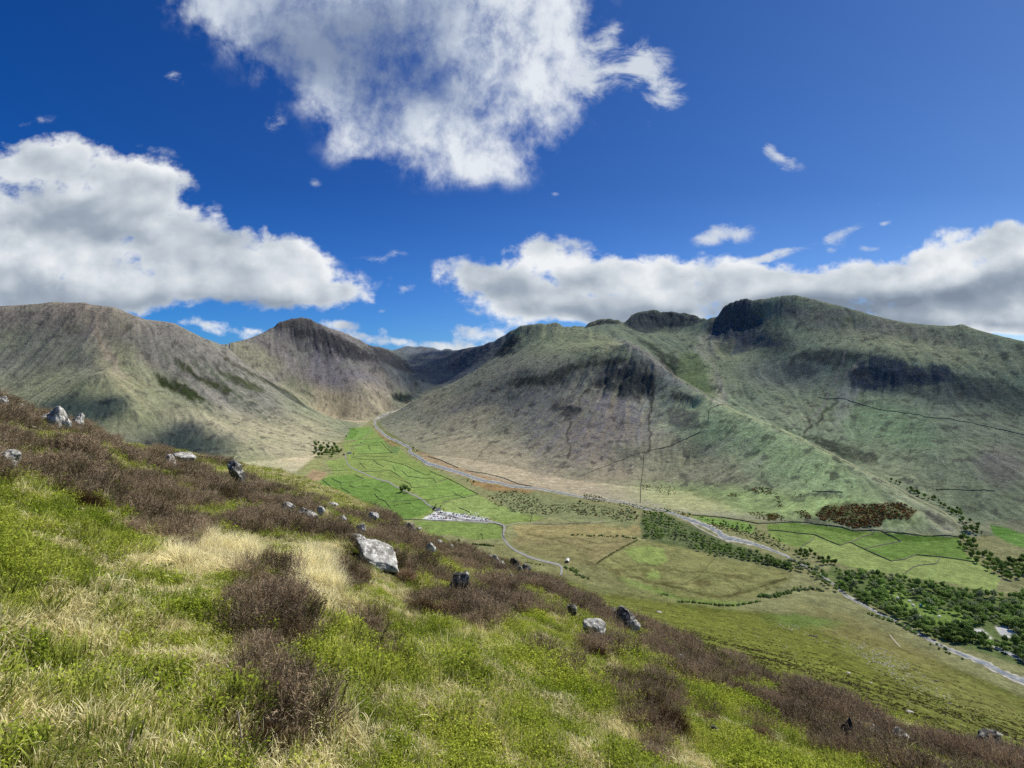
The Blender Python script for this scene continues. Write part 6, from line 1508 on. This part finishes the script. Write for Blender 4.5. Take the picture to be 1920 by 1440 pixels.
def rock(bx, by, w_, h_, k, lab, rot=0.0, depth=1.0, ang=.8, sink=.36, seed=1, grp=None, cat='rock', name='boulder'):
    """bx,by: middle of the foot in the picture; w_, h_: size there"""
    p = P(bx, by); sc = p[1]/F; r_ = random.Random(seed)
    V = IC4[0].copy()
    # cut flat facets, then roughen
    for _ in range(12):
        n_ = np.array([r_.gauss(0, 1), r_.gauss(0, 1), r_.gauss(0, .8)]); n_ /= np.linalg.norm(n_); d = r_.uniform(.42, .8)
        q = V @ n_; V = V - np.outer(np.maximum(q-d, 0)*ang, n_)
    off = Vector((r_.uniform(0, 50), r_.uniform(0, 50), 0))
    disp = np.array([mnoise.fractal(Vector(v)*1.6+off, 1.0, 2.1, 5) for v in V]); d2 = np.array([mnoise.ridged_multi_fractal(Vector(v)*2.3+off, 1.0, 2.2, 4, 1.0, 2.0) for v in V]); V = V*(1+.16*disp[:, None]+.07*(d2[:, None]-1))
    V = V*np.array([w_*sc*.56, w_*sc*.56*depth, h_*sc*(.58+sink*.5)])
    c, s = math.cos(rot), math.sin(rot)
    V = np.stack([V[:, 0]*c+V[:, 2]*s, V[:, 1], -V[:, 0]*s+V[:, 2]*c], 1)
    me = np_mesh(name, V, IC4[1], smooth=True); me.materials.append(MR[k])
    o = link(name, me); o.location = (p[0], p[1]+.0, p[2]+h_*sc*(.5-sink)+min(.34, .08+.010*p[1])*(.25 if w_ > 60 else 1.0 if h_ > 7 else .8)); tag(o, lab, cat, grp); return o
for i, (bx, by, w_, h_, k, lab, rt) in enumerate(ROCKS):
    rock(bx, by, w_, h_, k, lab, rt, .8, seed=300+i)
# bleached dead branches
def branch(pts_px, lab, w=.006):
    W_ = [P(a, b)+np.array([0, 0, .02+.12*(i % 2)]) for i, (a, b) in enumerate(pts_px)]
    vs, fs_ = [], []
    for i, p in enumerate(W_):
        ww = w*(1-.6*i/len(W_))*max(1, p[1]/5)
        for j in range(5): a = j*2*math.pi/5; vs.append((p[0]+math.cos(a)*ww, p[1], p[2]+math.sin(a)*ww))
    for i in range(len(W_)-1):
        for j in range(5): c = i*5+j; e = i*5+(j+1) % 5; fs_.append((c, e, e+5, c+5))
    pm = pmesh('branch', vs, fs_, M_TWIG); tag(pm, lab, 'branch'); return pm
branch([(634,1168),(640,1160),(650,1156),(655,1150)], 'bare white twig lying in the green left of the small heather bush')
branch([(668,1182),(676,1176),(684,1166)], 'bleached twig under the small grey heather bush')
branch([(872,1118),(876,1110),(869,1096),(862,1082)], 'white dead stick along the edge of the triangular rock', .008)
branch([(237,1428),(250,1418),(262,1410),(268,1402)], 'pale dead stick lying in the grass near the bottom left')
branch([(455,1412),(446,1385),(449,1350),(460,1330)], 'curved pale stem on the left of the hollow heather bush')
branch([(50,805),(60,812),(80,806)], 'bleached twig in the heather below the left skyline rocks', .008)
branch([(1095,1300),(1104,1312),(1112,1322)], 'thin bleached twig in the grass right of centre')

# --- lower slope: tussocks, small shrubs and stones
def lump(name, seed, mat, n=26, q=.4):
    r_ = np.random.default_rng(seed); V, Fq = leaf_quads([(0, 0, .25, .9, .9, .45), (.4, .2, .2, .5, .5, .35)], n, q, r_)
    V[:, 2] = np.maximum(V[:, 2], -.1); me = np_mesh(name, V, Fq, smooth=False); me.materials.append(mat); return me
def stone(name, seed, mat):
    r_ = np.random.default_rng(seed); V = IC1*(1+.22*r_.normal(size=(len(IC1), 1)))*np.array([.6, .42, .3]); me = np_mesh(name, V, IF1, smooth=False); me.materials.append(mat); return me
M_TUS = [diffuse_mat('olive tussock', (72,74,30), (104,106,44), .3), diffuse_mat('bright tussock', (112,120,50), (142,148,70), .3), diffuse_mat('brown tussock', (74,62,40), (104,92,58), .3)]
M_STN = diffuse_mat('hill stone', (128,126,116), (178,176,166), .8)
rr2 = np.random.default_rng(77); n = 60000
D_ = np.exp(rr2.uniform(math.log(26), math.log(820), n)); u_ = rr2.uniform(-.05, 1.1, n)
xx, yy = u_*D_, D_; zz = hz(xx, yy); pxx, pyy = CX+F*u_, HY-F*zz/D_
lim = np.interp(pxx, [950,1040,1110,1240,1400,1500,1580,1650,1720,1800,1930,2200], [1080,1085,1108,1129,1150,1155,1170,1200,1230,1262,1318,1430])
ok = (pyy > lim) & (D_ > np.interp(pxx, RX, RR)*1.7)
nz_ = fbm(xx, yy, 22, 3, 401) + .4*fbm(xx, yy, 6, 2, 403)
dens = np.clip(.35 + .9*nz_, .04, 1)*np.interp(D_, [26, 150, 500, 820], [1, 1, .5, .2])
ok &= rr2.random(n) < dens
xx, yy, zz, DDp, nzp = xx[ok], yy[ok], zz[ok], D_[ok], nz_[ok]; n = len(xx)
ss = rr2.uniform(.18, .42, n)*np.clip(DDp/90, .55, 2.2)
idx_ = np.where(rr2.random(n) < sstep(-.1, .6, nzp), rr2.choice([0, 2, 2, 3], n), rr2.choice([0, 1, 1], n))
instancer('tussock', [lump('tussock', 1, M_TUS[0]), lump('tussock', 2, M_TUS[1]), lump('tussock', 3, M_TUS[2]), lump('tussock', 4, M_TUS[0])], np.stack([xx, yy, zz-.05], 1), np.stack([0*xx, 0*xx, rr2.uniform(0, 6.28, n)], 1), np.stack([ss, ss, ss*.55], 1), idx_, 0*xx, 'olive and brown tussocks mottling the lower slope', 'tussock')
print('tussocks', n)
SC = []
for (cx, cy, rx, ry, rot, k) in [(1490,1285,46,9,24,260),(1375,1238,34,10,16,110),(1355,1222,14,8,0,30),(1650,1230,60,16,20,150),(1480,1175,24,8,20,40),(1640,1325,20,5,20,30),(1700,1270,90,20,25,120),(1240,1180,60,20,20,30),(1450,1210,90,26,20,60),(1800,1350,110,30,20,90),(1590,1290,80,20,25,70),(1560,1200,60,20,20,50)]:
    for _ in range(k):
        a, q = random.uniform(0, 6.28), math.sqrt(random.random()); dx, dy = rx*q*math.cos(a), ry*q*math.sin(a); c, s = math.cos(math.radians(rot)), math.sin(math.radians(rot))
        p = P(cx+dx*c-dy*s, cy+dx*s+dy*c, 24); 
        if p[1] < 850: SC.append((p, random.uniform(.7, 2.1)*p[1]/F*(1.1 if k > 100 else .8)))
pp = np.array([q[0] for q in SC]); sx_ = np.array([q[1] for q in SC])/.5
instancer('stones', [stone('stone', i, M_STN) for i in range(4)], pp, np.stack([rr2.uniform(-.4, .4, len(pp)), rr2.uniform(-.4, .4, len(pp)), rr2.uniform(0, 6.28, len(pp))], 1), np.stack([sx_, sx_, sx_*.8], 1), rr2.integers(0, 4, len(pp)), np.zeros(len(pp)), 'pale scree stones scattered over the lower slope', 'stones')
for i, (bx, by, w_, h_, k, lab) in enumerate([(1705,1336,16,8,'pale','white slab alone on the lower slope'),(1525,1193,14,5,'dark','dark flat rock near the top of the lower slope'),(1312,1202,12,6,'grey','grey rock on the upper part of the lower slope'),(1236,1148,12,5,'pale','pale rock just below the bog edge'),(1716,1256,8,6,'dark','black rock right of the stony patch on the slope'),(1876,1378,10,5,'pale','pale slab near the right edge of the lower slope'),(1755,1278,9,6,'dark','dark boulder below the river bank at right'),(1395,1243,16,8,'grey','largest grey block at the top of the brow scree'),(1510,1272,8,7,'grey','upright grey block beside the scree run'),(1590,1262,10,5,'pale','pale stone in the middle of the lower slope'),(1780,1320,10,6,'half','split stone on the right part of the lower slope'),(1632,1280,8,4,'pale','small pale stone right of the middle of the lower slope')]):
    p = P(bx, by, 24); sc = p[1]/F
    me = stone('rock', 30+i, MR[k]); o = link('rock', me); o.location = tuple(p); o.scale = (w_*sc*.9, w_*sc*.8, h_*sc*1.4); tag(o, lab, 'rock')
# ------------------------------------------------------------------ sky, sun, camera
SUN_AZ, SUN_EL = 62.0, 50.0       # degrees to the right of the view direction
sd = Vector((math.sin(math.radians(SUN_AZ))*math.cos(math.radians(SUN_EL)), math.cos(math.radians(SUN_AZ))*math.cos(math.radians(SUN_EL)), math.sin(math.radians(SUN_EL))))
sun = bpy.data.lights.new('sun', 'SUN'); sun.energy = 5.0; sun.angle = math.radians(.53); sun.color = (1.0, .95, .86)
so = bpy.data.objects.new('sun', sun); COL.objects.link(so)
so.rotation_euler = sd.to_track_quat('Z', 'Y').to_euler()

def build_world():
    w = bpy.data.worlds.new('World'); scene.world = w; w.use_nodes = True
    nt = w.node_tree; nt.nodes.clear()
    out = nt.nodes.new('ShaderNodeOutputWorld'); bg = nt.nodes.new('ShaderNodeBackground')
    bg.inputs['Strength'].default_value = .1
    nt.links.new(bg.outputs[0], out.inputs[0])
    sky = nt.nodes.new('ShaderNodeTexSky'); sky.sky_type = 'NISHITA'; sky.sun_disc = False
    sky.sun_elevation = math.radians(SUN_EL); sky.sun_rotation = math.radians(SUN_AZ)
    sky.altitude = 450; sky.air_density = 1.0; sky.dust_density = .1; sky.ozone_density = 2.2
    tc = nt.nodes.new('ShaderNodeTexCoord')
    L = nt.links
    # colour of the clear air: deeper blue away from the sun, as in the photograph
    hs = nt.nodes.new('ShaderNodeHueSaturation'); hs.inputs['Saturation'].default_value = 1.0; hs.inputs['Value'].default_value = SKYV
    L.new(sky.outputs[0], hs.inputs['Color'])
    sp = nt.nodes.new('ShaderNodeSeparateXYZ'); L.new(tc.outputs['Generated'], sp.inputs[0])
    yy = mathn(nt, 'MAXIMUM', sp.outputs[1], .05)
    u = mathn(nt, 'DIVIDE', sp.outputs[0], yy); v = mathn(nt, 'DIVIDE', sp.outputs[2], yy)
    tu = nt.nodes.new('ShaderNodeMapRange'); L.new(u, tu.inputs[0]); tu.inputs[1].default_value = -1.0; tu.inputs[2].default_value = 1.0
    tint = ramp(nt, tu.outputs[0], [(0.0, (.05, .33, .84, 1)), (.37, (.13, .38, .86, 1)), (.65, (.23, .46, .86, 1)), (1.0, (.40, .58, .88, 1))])
    tv = nt.nodes.new('ShaderNodeMapRange'); L.new(v, tv.inputs[0]); tv.inputs[1].default_value = .04; tv.inputs[2].default_value = .34
    tint2 = ramp(nt, tv.outputs[0], [(0.0, (1.7, 1.45, 1.3, 1)), (1.0, (1.0, 1.0, 1.0, 1))])
    clear = mixc(nt, 1.0, hs.outputs[0], tint, 'MULTIPLY')
    clear = mixc(nt, 1.0, clear, tint2, 'MULTIPLY')
    cb = nt.nodes.new('ShaderNodeCombineXYZ'); L.new(u, cb.inputs[0]); L.new(v, cb.inputs[1])
    uv = cb.outputs[0]
    # gentle warp of the sky chart so that cloud outlines are not ellipses
    wn1 = nt.nodes.new('ShaderNodeTexNoise'); wn1.inputs['Scale'].default_value = 3.4; wn1.inputs['Detail'].default_value = 3
    L.new(uv, wn1.inputs['Vector'])
    vs = nt.nodes.new('ShaderNodeVectorMath'); vs.operation = 'SUBTRACT'; L.new(wn1.outputs['Color'], vs.inputs[0]); vs.inputs[1].default_value = (.5, .5, .5)
    vm = nt.nodes.new('ShaderNodeVectorMath'); vm.operation = 'MULTIPLY_ADD'; L.new(vs.outputs[0], vm.inputs[0]); vm.inputs[1].default_value = (.16, .12, 0); L.new(uv, vm.inputs[2])
    uvw = vm.outputs[0]
    su = nt.nodes.new('ShaderNodeSeparateXYZ'); L.new(uvw, su.inputs[0])
    last = [None]
    def blob(cx, cy, rx, ry, rot=0, w=1.0, src=None):
        if last[0] is not None:      # chained one after the other, which keeps the shader's working memory small
            cmb = nt.nodes.new('ShaderNodeCombineXYZ'); L.new(su.outputs[0], cmb.inputs[0]); L.new(su.outputs[1], cmb.inputs[1]); L.new(last[0], cmb.inputs[2])
            src = cmb.outputs[0]
        mp = nt.nodes.new('ShaderNodeMapping'); mp.vector_type = 'TEXTURE'
        mp.inputs['Location'].default_value = ((cx-CX)/F, -(cy-HY)/F, 0)
        mp.inputs['Rotation'].default_value = (0, 0, -math.radians(rot))
        mp.inputs['Scale'].default_value = (rx/F, ry/F, 1e5)
        L.new(src or uvw, mp.inputs[0])
        ln = nt.nodes.new('ShaderNodeVectorMath'); ln.operation = 'DOT_PRODUCT'; L.new(mp.outputs[0], ln.inputs[0]); L.new(mp.outputs[0], ln.inputs[1])
        # w * exp(-r2): smooth metaball
        e = mathn(nt, 'POWER', .36788, ln.outputs['Value'])
        return mathn(nt, 'MULTIPLY', e, w) if w != 1.0 else e
    def field(bl):
        acc = None
        for b_ in bl:
            q = blob(*b_)
            acc = q if acc is None else mathn(nt, 'ADD', acc, q)
            last[0] = acc
        return acc
    fA = field(CLOUD_A); fB = field(CLOUD_B)
    def fbmn(sc, det, rough, off=(0, 0, 0), stretch=(1, 1, 1), rot=0, dist=0.0):
        mp = nt.nodes.new('ShaderNodeMapping'); mp.inputs['Location'].default_value = off; mp.inputs['Scale'].default_value = stretch
        mp.inputs['Rotation'].default_value = (0, 0, math.radians(rot))
        L.new(uv, mp.inputs[0])
        return noise(nt, mp.outputs[0], sc, det, rough, dist)
    # soft fraying cloud overhead (A), lumpy cumulus lower down (B)
    nA = fbmn(5.6, 9, .60, (1.3, .2, 0), (1.05, .9, 1), 10, .1)
    nA2 = fbmn(15, 8, .66, (4.3, 1.2, 0), (1.15, .9, 1), 15, .15)
    def near_field(f, k, lo):       # noise only acts where there is cloud, so no stray shreds elsewhere
        return mathn(nt, 'ADD', mathn(nt, 'MULTIPLY', f, k, clamp=True), lo)
    fA = mathn(nt, 'MINIMUM', fA, 1.2); fB = mathn(nt, 'MINIMUM', fB, 1.7)
    mA = near_field(fA, 2.2, .04)
    sA = mathn(nt, 'ADD', mathn(nt, 'MULTIPLY', mathn(nt, 'SUBTRACT', nA, .5), 3.6), mathn(nt, 'MULTIPLY', mathn(nt, 'SUBTRACT', nA2, .5), 1.9))
    dA = mathn(nt, 'MULTIPLY_ADD', sA, mA, fA)
    aA = nt.nodes.new('ShaderNodeMapRange'); aA.interpolation_type = 'SMOOTHSTEP'; L.new(dA, aA.inputs[0]); aA.inputs[1].default_value = .12; aA.inputs[2].default_value = 1.6
    nB = fbmn(8.5, 8, .6, (2.3, 5.2, 0), (1, 1.35, 1), 0, .1)
    dlt = .03
    nBc = fbmn(4.0, 3.5, .5, (2.3, 5.2, 0), (1, 1.35, 1), 0, .1)
    nBs = fbmn(4.0, 3.5, .5, (2.3 + dlt*.7, 5.2 + dlt*1.35, 0), (1, 1.35, 1), 0, .1)
    nB2 = fbmn(26, 6, .6, (1, 8, 0), (1, 1.2, 1), 0, .2)
    sB = mathn(nt, 'ADD', mathn(nt, 'MULTIPLY', mathn(nt, 'SUBTRACT', nB, .5), 3.6), mathn(nt, 'MULTIPLY', mathn(nt, 'SUBTRACT', nB2, .5), 1.5))
    dB = mathn(nt, 'MULTIPLY_ADD', sB, near_field(fB, 2.0, .03), fB)
    aB = nt.nodes.new('ShaderNodeMapRange'); aB.interpolation_type = 'SMOOTHSTEP'; L.new(dB, aB.inputs[0]); aB.inputs[1].default_value = .42; aB.inputs[2].default_value = 1.3
    # wisps
    fW = field(CLOUD_W)
    nW = fbmn(13, 9, .66, (9, 3, 0), (1.0, 1.9, 1), 35, .4)
    dW = mathn(nt, 'MULTIPLY_ADD', mathn(nt, 'MULTIPLY', mathn(nt, 'SUBTRACT', nW, .5), 5.2), near_field(fW, 1.6, .02), fW)
    aW = nt.nodes.new('ShaderNodeMapRange'); aW.interpolation_type = 'SMOOTHSTEP'; L.new(dW, aW.inputs[0]); aW.inputs[1].default_value = .35; aW.inputs[2].default_value = 2.1; aW.inputs[4].default_value = .95
    # brightness of the clouds: lumps lit from the upper right, flat grey bases
    rel = mathn(nt, 'ADD', mathn(nt, 'MULTIPLY', mathn(nt, 'SUBTRACT', nBc, nBs), 1.5), mathn(nt, 'MULTIPLY', mathn(nt, 'SUBTRACT', nB, .5), .42))
    gB = field(GREY_B)
    thick = nt.nodes.new('ShaderNodeMapRange'); L.new(dB, thick.inputs[0]); thick.inputs[1].default_value = .5; thick.inputs[2].default_value = 1.8; thick.inputs[4].default_value = .22
    lb = mathn(nt, 'SUBTRACT', 1.0, thick.outputs[0])
    lb = mathn(nt, 'ADD', lb, rel)
    lb = mathn(nt, 'SUBTRACT', lb, mathn(nt, 'MULTIPLY', mathn(nt, 'MULTIPLY', gB, mathn(nt, 'ADD', .55, nB)), .24))
    lb = mathn(nt, 'MINIMUM', mathn(nt, 'MAXIMUM', lb, .36), 1.0)
    cB = ramp(nt, lb, [(.36, rgba((128, 142, 160))), (.6, rgba((160, 172, 186))), (.82, rgba((204, 212, 220))), (1.0, rgba((240, 243, 246)))])
    gA = field(GREY_A)
    nA3 = fbmn(3.1, 6, .55, (7, 2, 0))
    la = mathn(nt, 'SUBTRACT', .98, mathn(nt, 'MULTIPLY', gA, mathn(nt, 'ADD', .12, mathn(nt, 'MULTIPLY', nA3, .8))))
    la = mathn(nt, 'ADD', la, mathn(nt, 'MULTIPLY', mathn(nt, 'SUBTRACT', nA2, .5), .5))
    cA = ramp(nt, mathn(nt, 'MAXIMUM', la, 0), [(.3, rgba((132, 148, 176))), (.6, rgba((158, 172, 196))), (.85, rgba((200, 210, 224))), (1.0, rgba((228, 234, 241)))])
    def sc10(c): return mixc(nt, 1.0, c, (10, 10, 10, 1), 'MULTIPLY')
    col = mixc(nt, aW.outputs[0], clear, tuple(9.0*x for x in rgba((222, 230, 240))[:3]) + (1,))
    col = mixc(nt, aB.outputs[0], col, sc10(cB))
    col = mixc(nt, aA.outputs[0], col, sc10(cA))
    # below the horizon: hazy ground tone
    dn = nt.nodes.new('ShaderNodeMapRange'); L.new(sp.outputs[2], dn.inputs[0]); dn.inputs[1].default_value = -.02; dn.inputs[2].default_value = .0
    # behind the viewer: clear sky only
    fr = nt.nodes.new('ShaderNodeMapRange'); L.new(sp.outputs[1], fr.inputs[0]); fr.inputs[1].default_value = .05; fr.inputs[2].default_value = .2
    col = mixc(nt, fr.outputs[0], clear, col)
    col = mixc(nt, dn.outputs[0], (.7, .9, .8, 1), col)
    L.new(col, bg.inputs['Color'])
    w.cycles.sampling_method = 'MANUAL'; w.cycles.sample_map_resolution = 512
SKYV = 1.0; SKYTINT = (1, 1, 1, 1)
CLOUD_A = [(460,10,130,60,20,1.0),(560,50,150,80,20,1.2),(700,110,170,110,20,1.4),(880,50,190,110,0,1.4),(740,210,120,80,30,1.3),(930,170,120,110,0,1.4),(890,270,100,50,0,1.0),(650,250,70,50,40,1.0),(640,300,50,24,0,.7),(1020,200,50,70,0,.9),(1020,60,60,90,0,.9),(950,325,45,34,0,.6),(860,335,50,30,0,.6),(400,20,60,50,30,.6),(700,-60,300,70,0,1.2)]
CLOUD_B = [(20,290,120,40,10,1.1),(120,290,80,34,15,.9),(220,335,110,38,10,1.1),(20,420,180,70,0,1.3),(200,400,150,60,0,1.2),(290,360,60,40,0,.9),(100,500,260,60,0,1.4),(380,450,110,45,0,1.2),(470,500,120,45,0,1.2),(545,455,50,28,0,1.0),(600,480,30,20,0,.6),(300,545,340,34,0,1.4),(560,548,110,24,0,1.2),(650,535,50,16,0,.9),(540,515,90,30,0,.9),
           (870,510,50,26,0,1.1),(940,510,70,34,0,1.2),(1020,470,55,30,0,1.1),(1100,505,90,34,0,1.1),(1000,560,120,36,8,1.3),(1120,580,130,32,0,1.3),(1200,510,80,34,0,1.1),(1290,520,80,34,0,1.0),(1230,575,180,34,0,1.4),(1400,540,110,34,0,1.2),(1480,560,110,34,0,1.2),(1560,525,110,30,-12,1.2),(1680,500,110,34,-10,1.2),(1800,480,100,38,-5,1.2),(1910,460,90,30,-5,1.2),(1700,565,300,34,2,1.4),(1900,550,200,50,0,1.3),(1960,520,120,60,0,1.2),(1820,600,200,12,2,.8),
           (400,612,60,14,0,1.0),(460,628,50,12,0,.9),(655,606,44,16,0,1.2),(690,630,40,14,0,1.0),(885,618,40,16,0,1.1),(860,646,110,10,0,1.0),(760,636,40,10,0,.8),(740,615,14,12,0,.6),(1880,612,120,7,2,.8)]
CLOUD_W = [(1110,110,46,50,-50,1.2),(1145,60,24,34,0,1.1),(1100,150,40,26,-30,.9),(1215,130,42,52,0,1.6),(1230,180,28,24,0,1.3),(1190,110,24,20,0,1.0),(1065,140,30,60,0,.9),(1465,290,34,18,20,1.8),(1440,272,16,8,0,.9),(1358,447,42,18,-10,1.9),(1570,440,50,12,-15,1.5),(1570,462,30,12,-20,1.1),(1440,480,54,9,-20,1.5),(1410,495,40,8,-10,1.1),(1790,441,34,6,-20,1.5),(1662,421,16,6,-10,1.3),(720,490,44,9,0,1.3),(775,550,14,10,0,1.3),(870,570,30,12,20,.9),(740,572,10,5,0,.9),(560,520,60,40,0,.4),(300,295,50,12,15,.6),(75,225,40,12,0,.8),(345,140,24,12,40,.7),(385,170,24,8,20,.5),(510,240,22,30,0,.8),(580,355,20,8,20,.6),(1045,370,12,8,0,.8),(1645,385,10,5,0,.7),(1200,235,8,16,30,.6),(1620,460,20,7,0,.9)]
GREY_B = [(170,420,200,44,0,.45),(150,560,420,26,0,.9),(480,568,130,12,0,.9),(60,510,200,30,0,.45),(60,330,100,24,0,.3),(470,505,70,16,0,.25),(930,540,70,14,0,.8),(1060,585,120,16,8,1.0),(1250,580,170,16,0,.9),(1105,520,50,16,0,.5),(1330,545,60,12,0,.4),(1500,575,160,18,-4,1.0),(1720,540,220,22,-6,1.1),(1900,530,150,26,-5,1.1),(1750,590,250,10,4,.9),(1600,560,160,12,-8,.5)]
GREY_A = [(640,70,190,80,10,1.1),(760,140,140,60,20,.7),(540,110,100,50,35,.9),(740,20,160,50,0,.7),(690,200,70,50,40,.5)]
build_world()
cam = bpy.data.cameras.new('camera'); co = bpy.data.objects.new('camera', cam); COL.objects.link(co)
co.location = (0, 0, 0); co.rotation_euler = (math.radians(90), 0, 0)
cam.sensor_fit = 'HORIZONTAL'; cam.sensor_width = 36; cam.lens = 36*F/1920
cam.shift_y = -20/1920
cam.clip_start = .05; cam.clip_end = 60000
scene.camera = co
scene.view_settings.view_transform = 'Standard'; scene.view_settings.look = 'None'; scene.view_settings.exposure = 0; scene.view_settings.gamma = 1
scene.render.engine = 'CYCLES'
cy = scene.cycles
cy.use_denoising = False
try: cy.denoiser = 'OPENIMAGEDENOISE'
except Exception: pass
cy.max_bounces = 5; cy.diffuse_bounces = 2; cy.transmission_bounces = 3; cy.transparent_max_bounces = 8; cy.volume_bounces = 0
cy.use_adaptive_sampling = True; cy.adaptive_threshold = .015; cy.adaptive_min_samples = 12
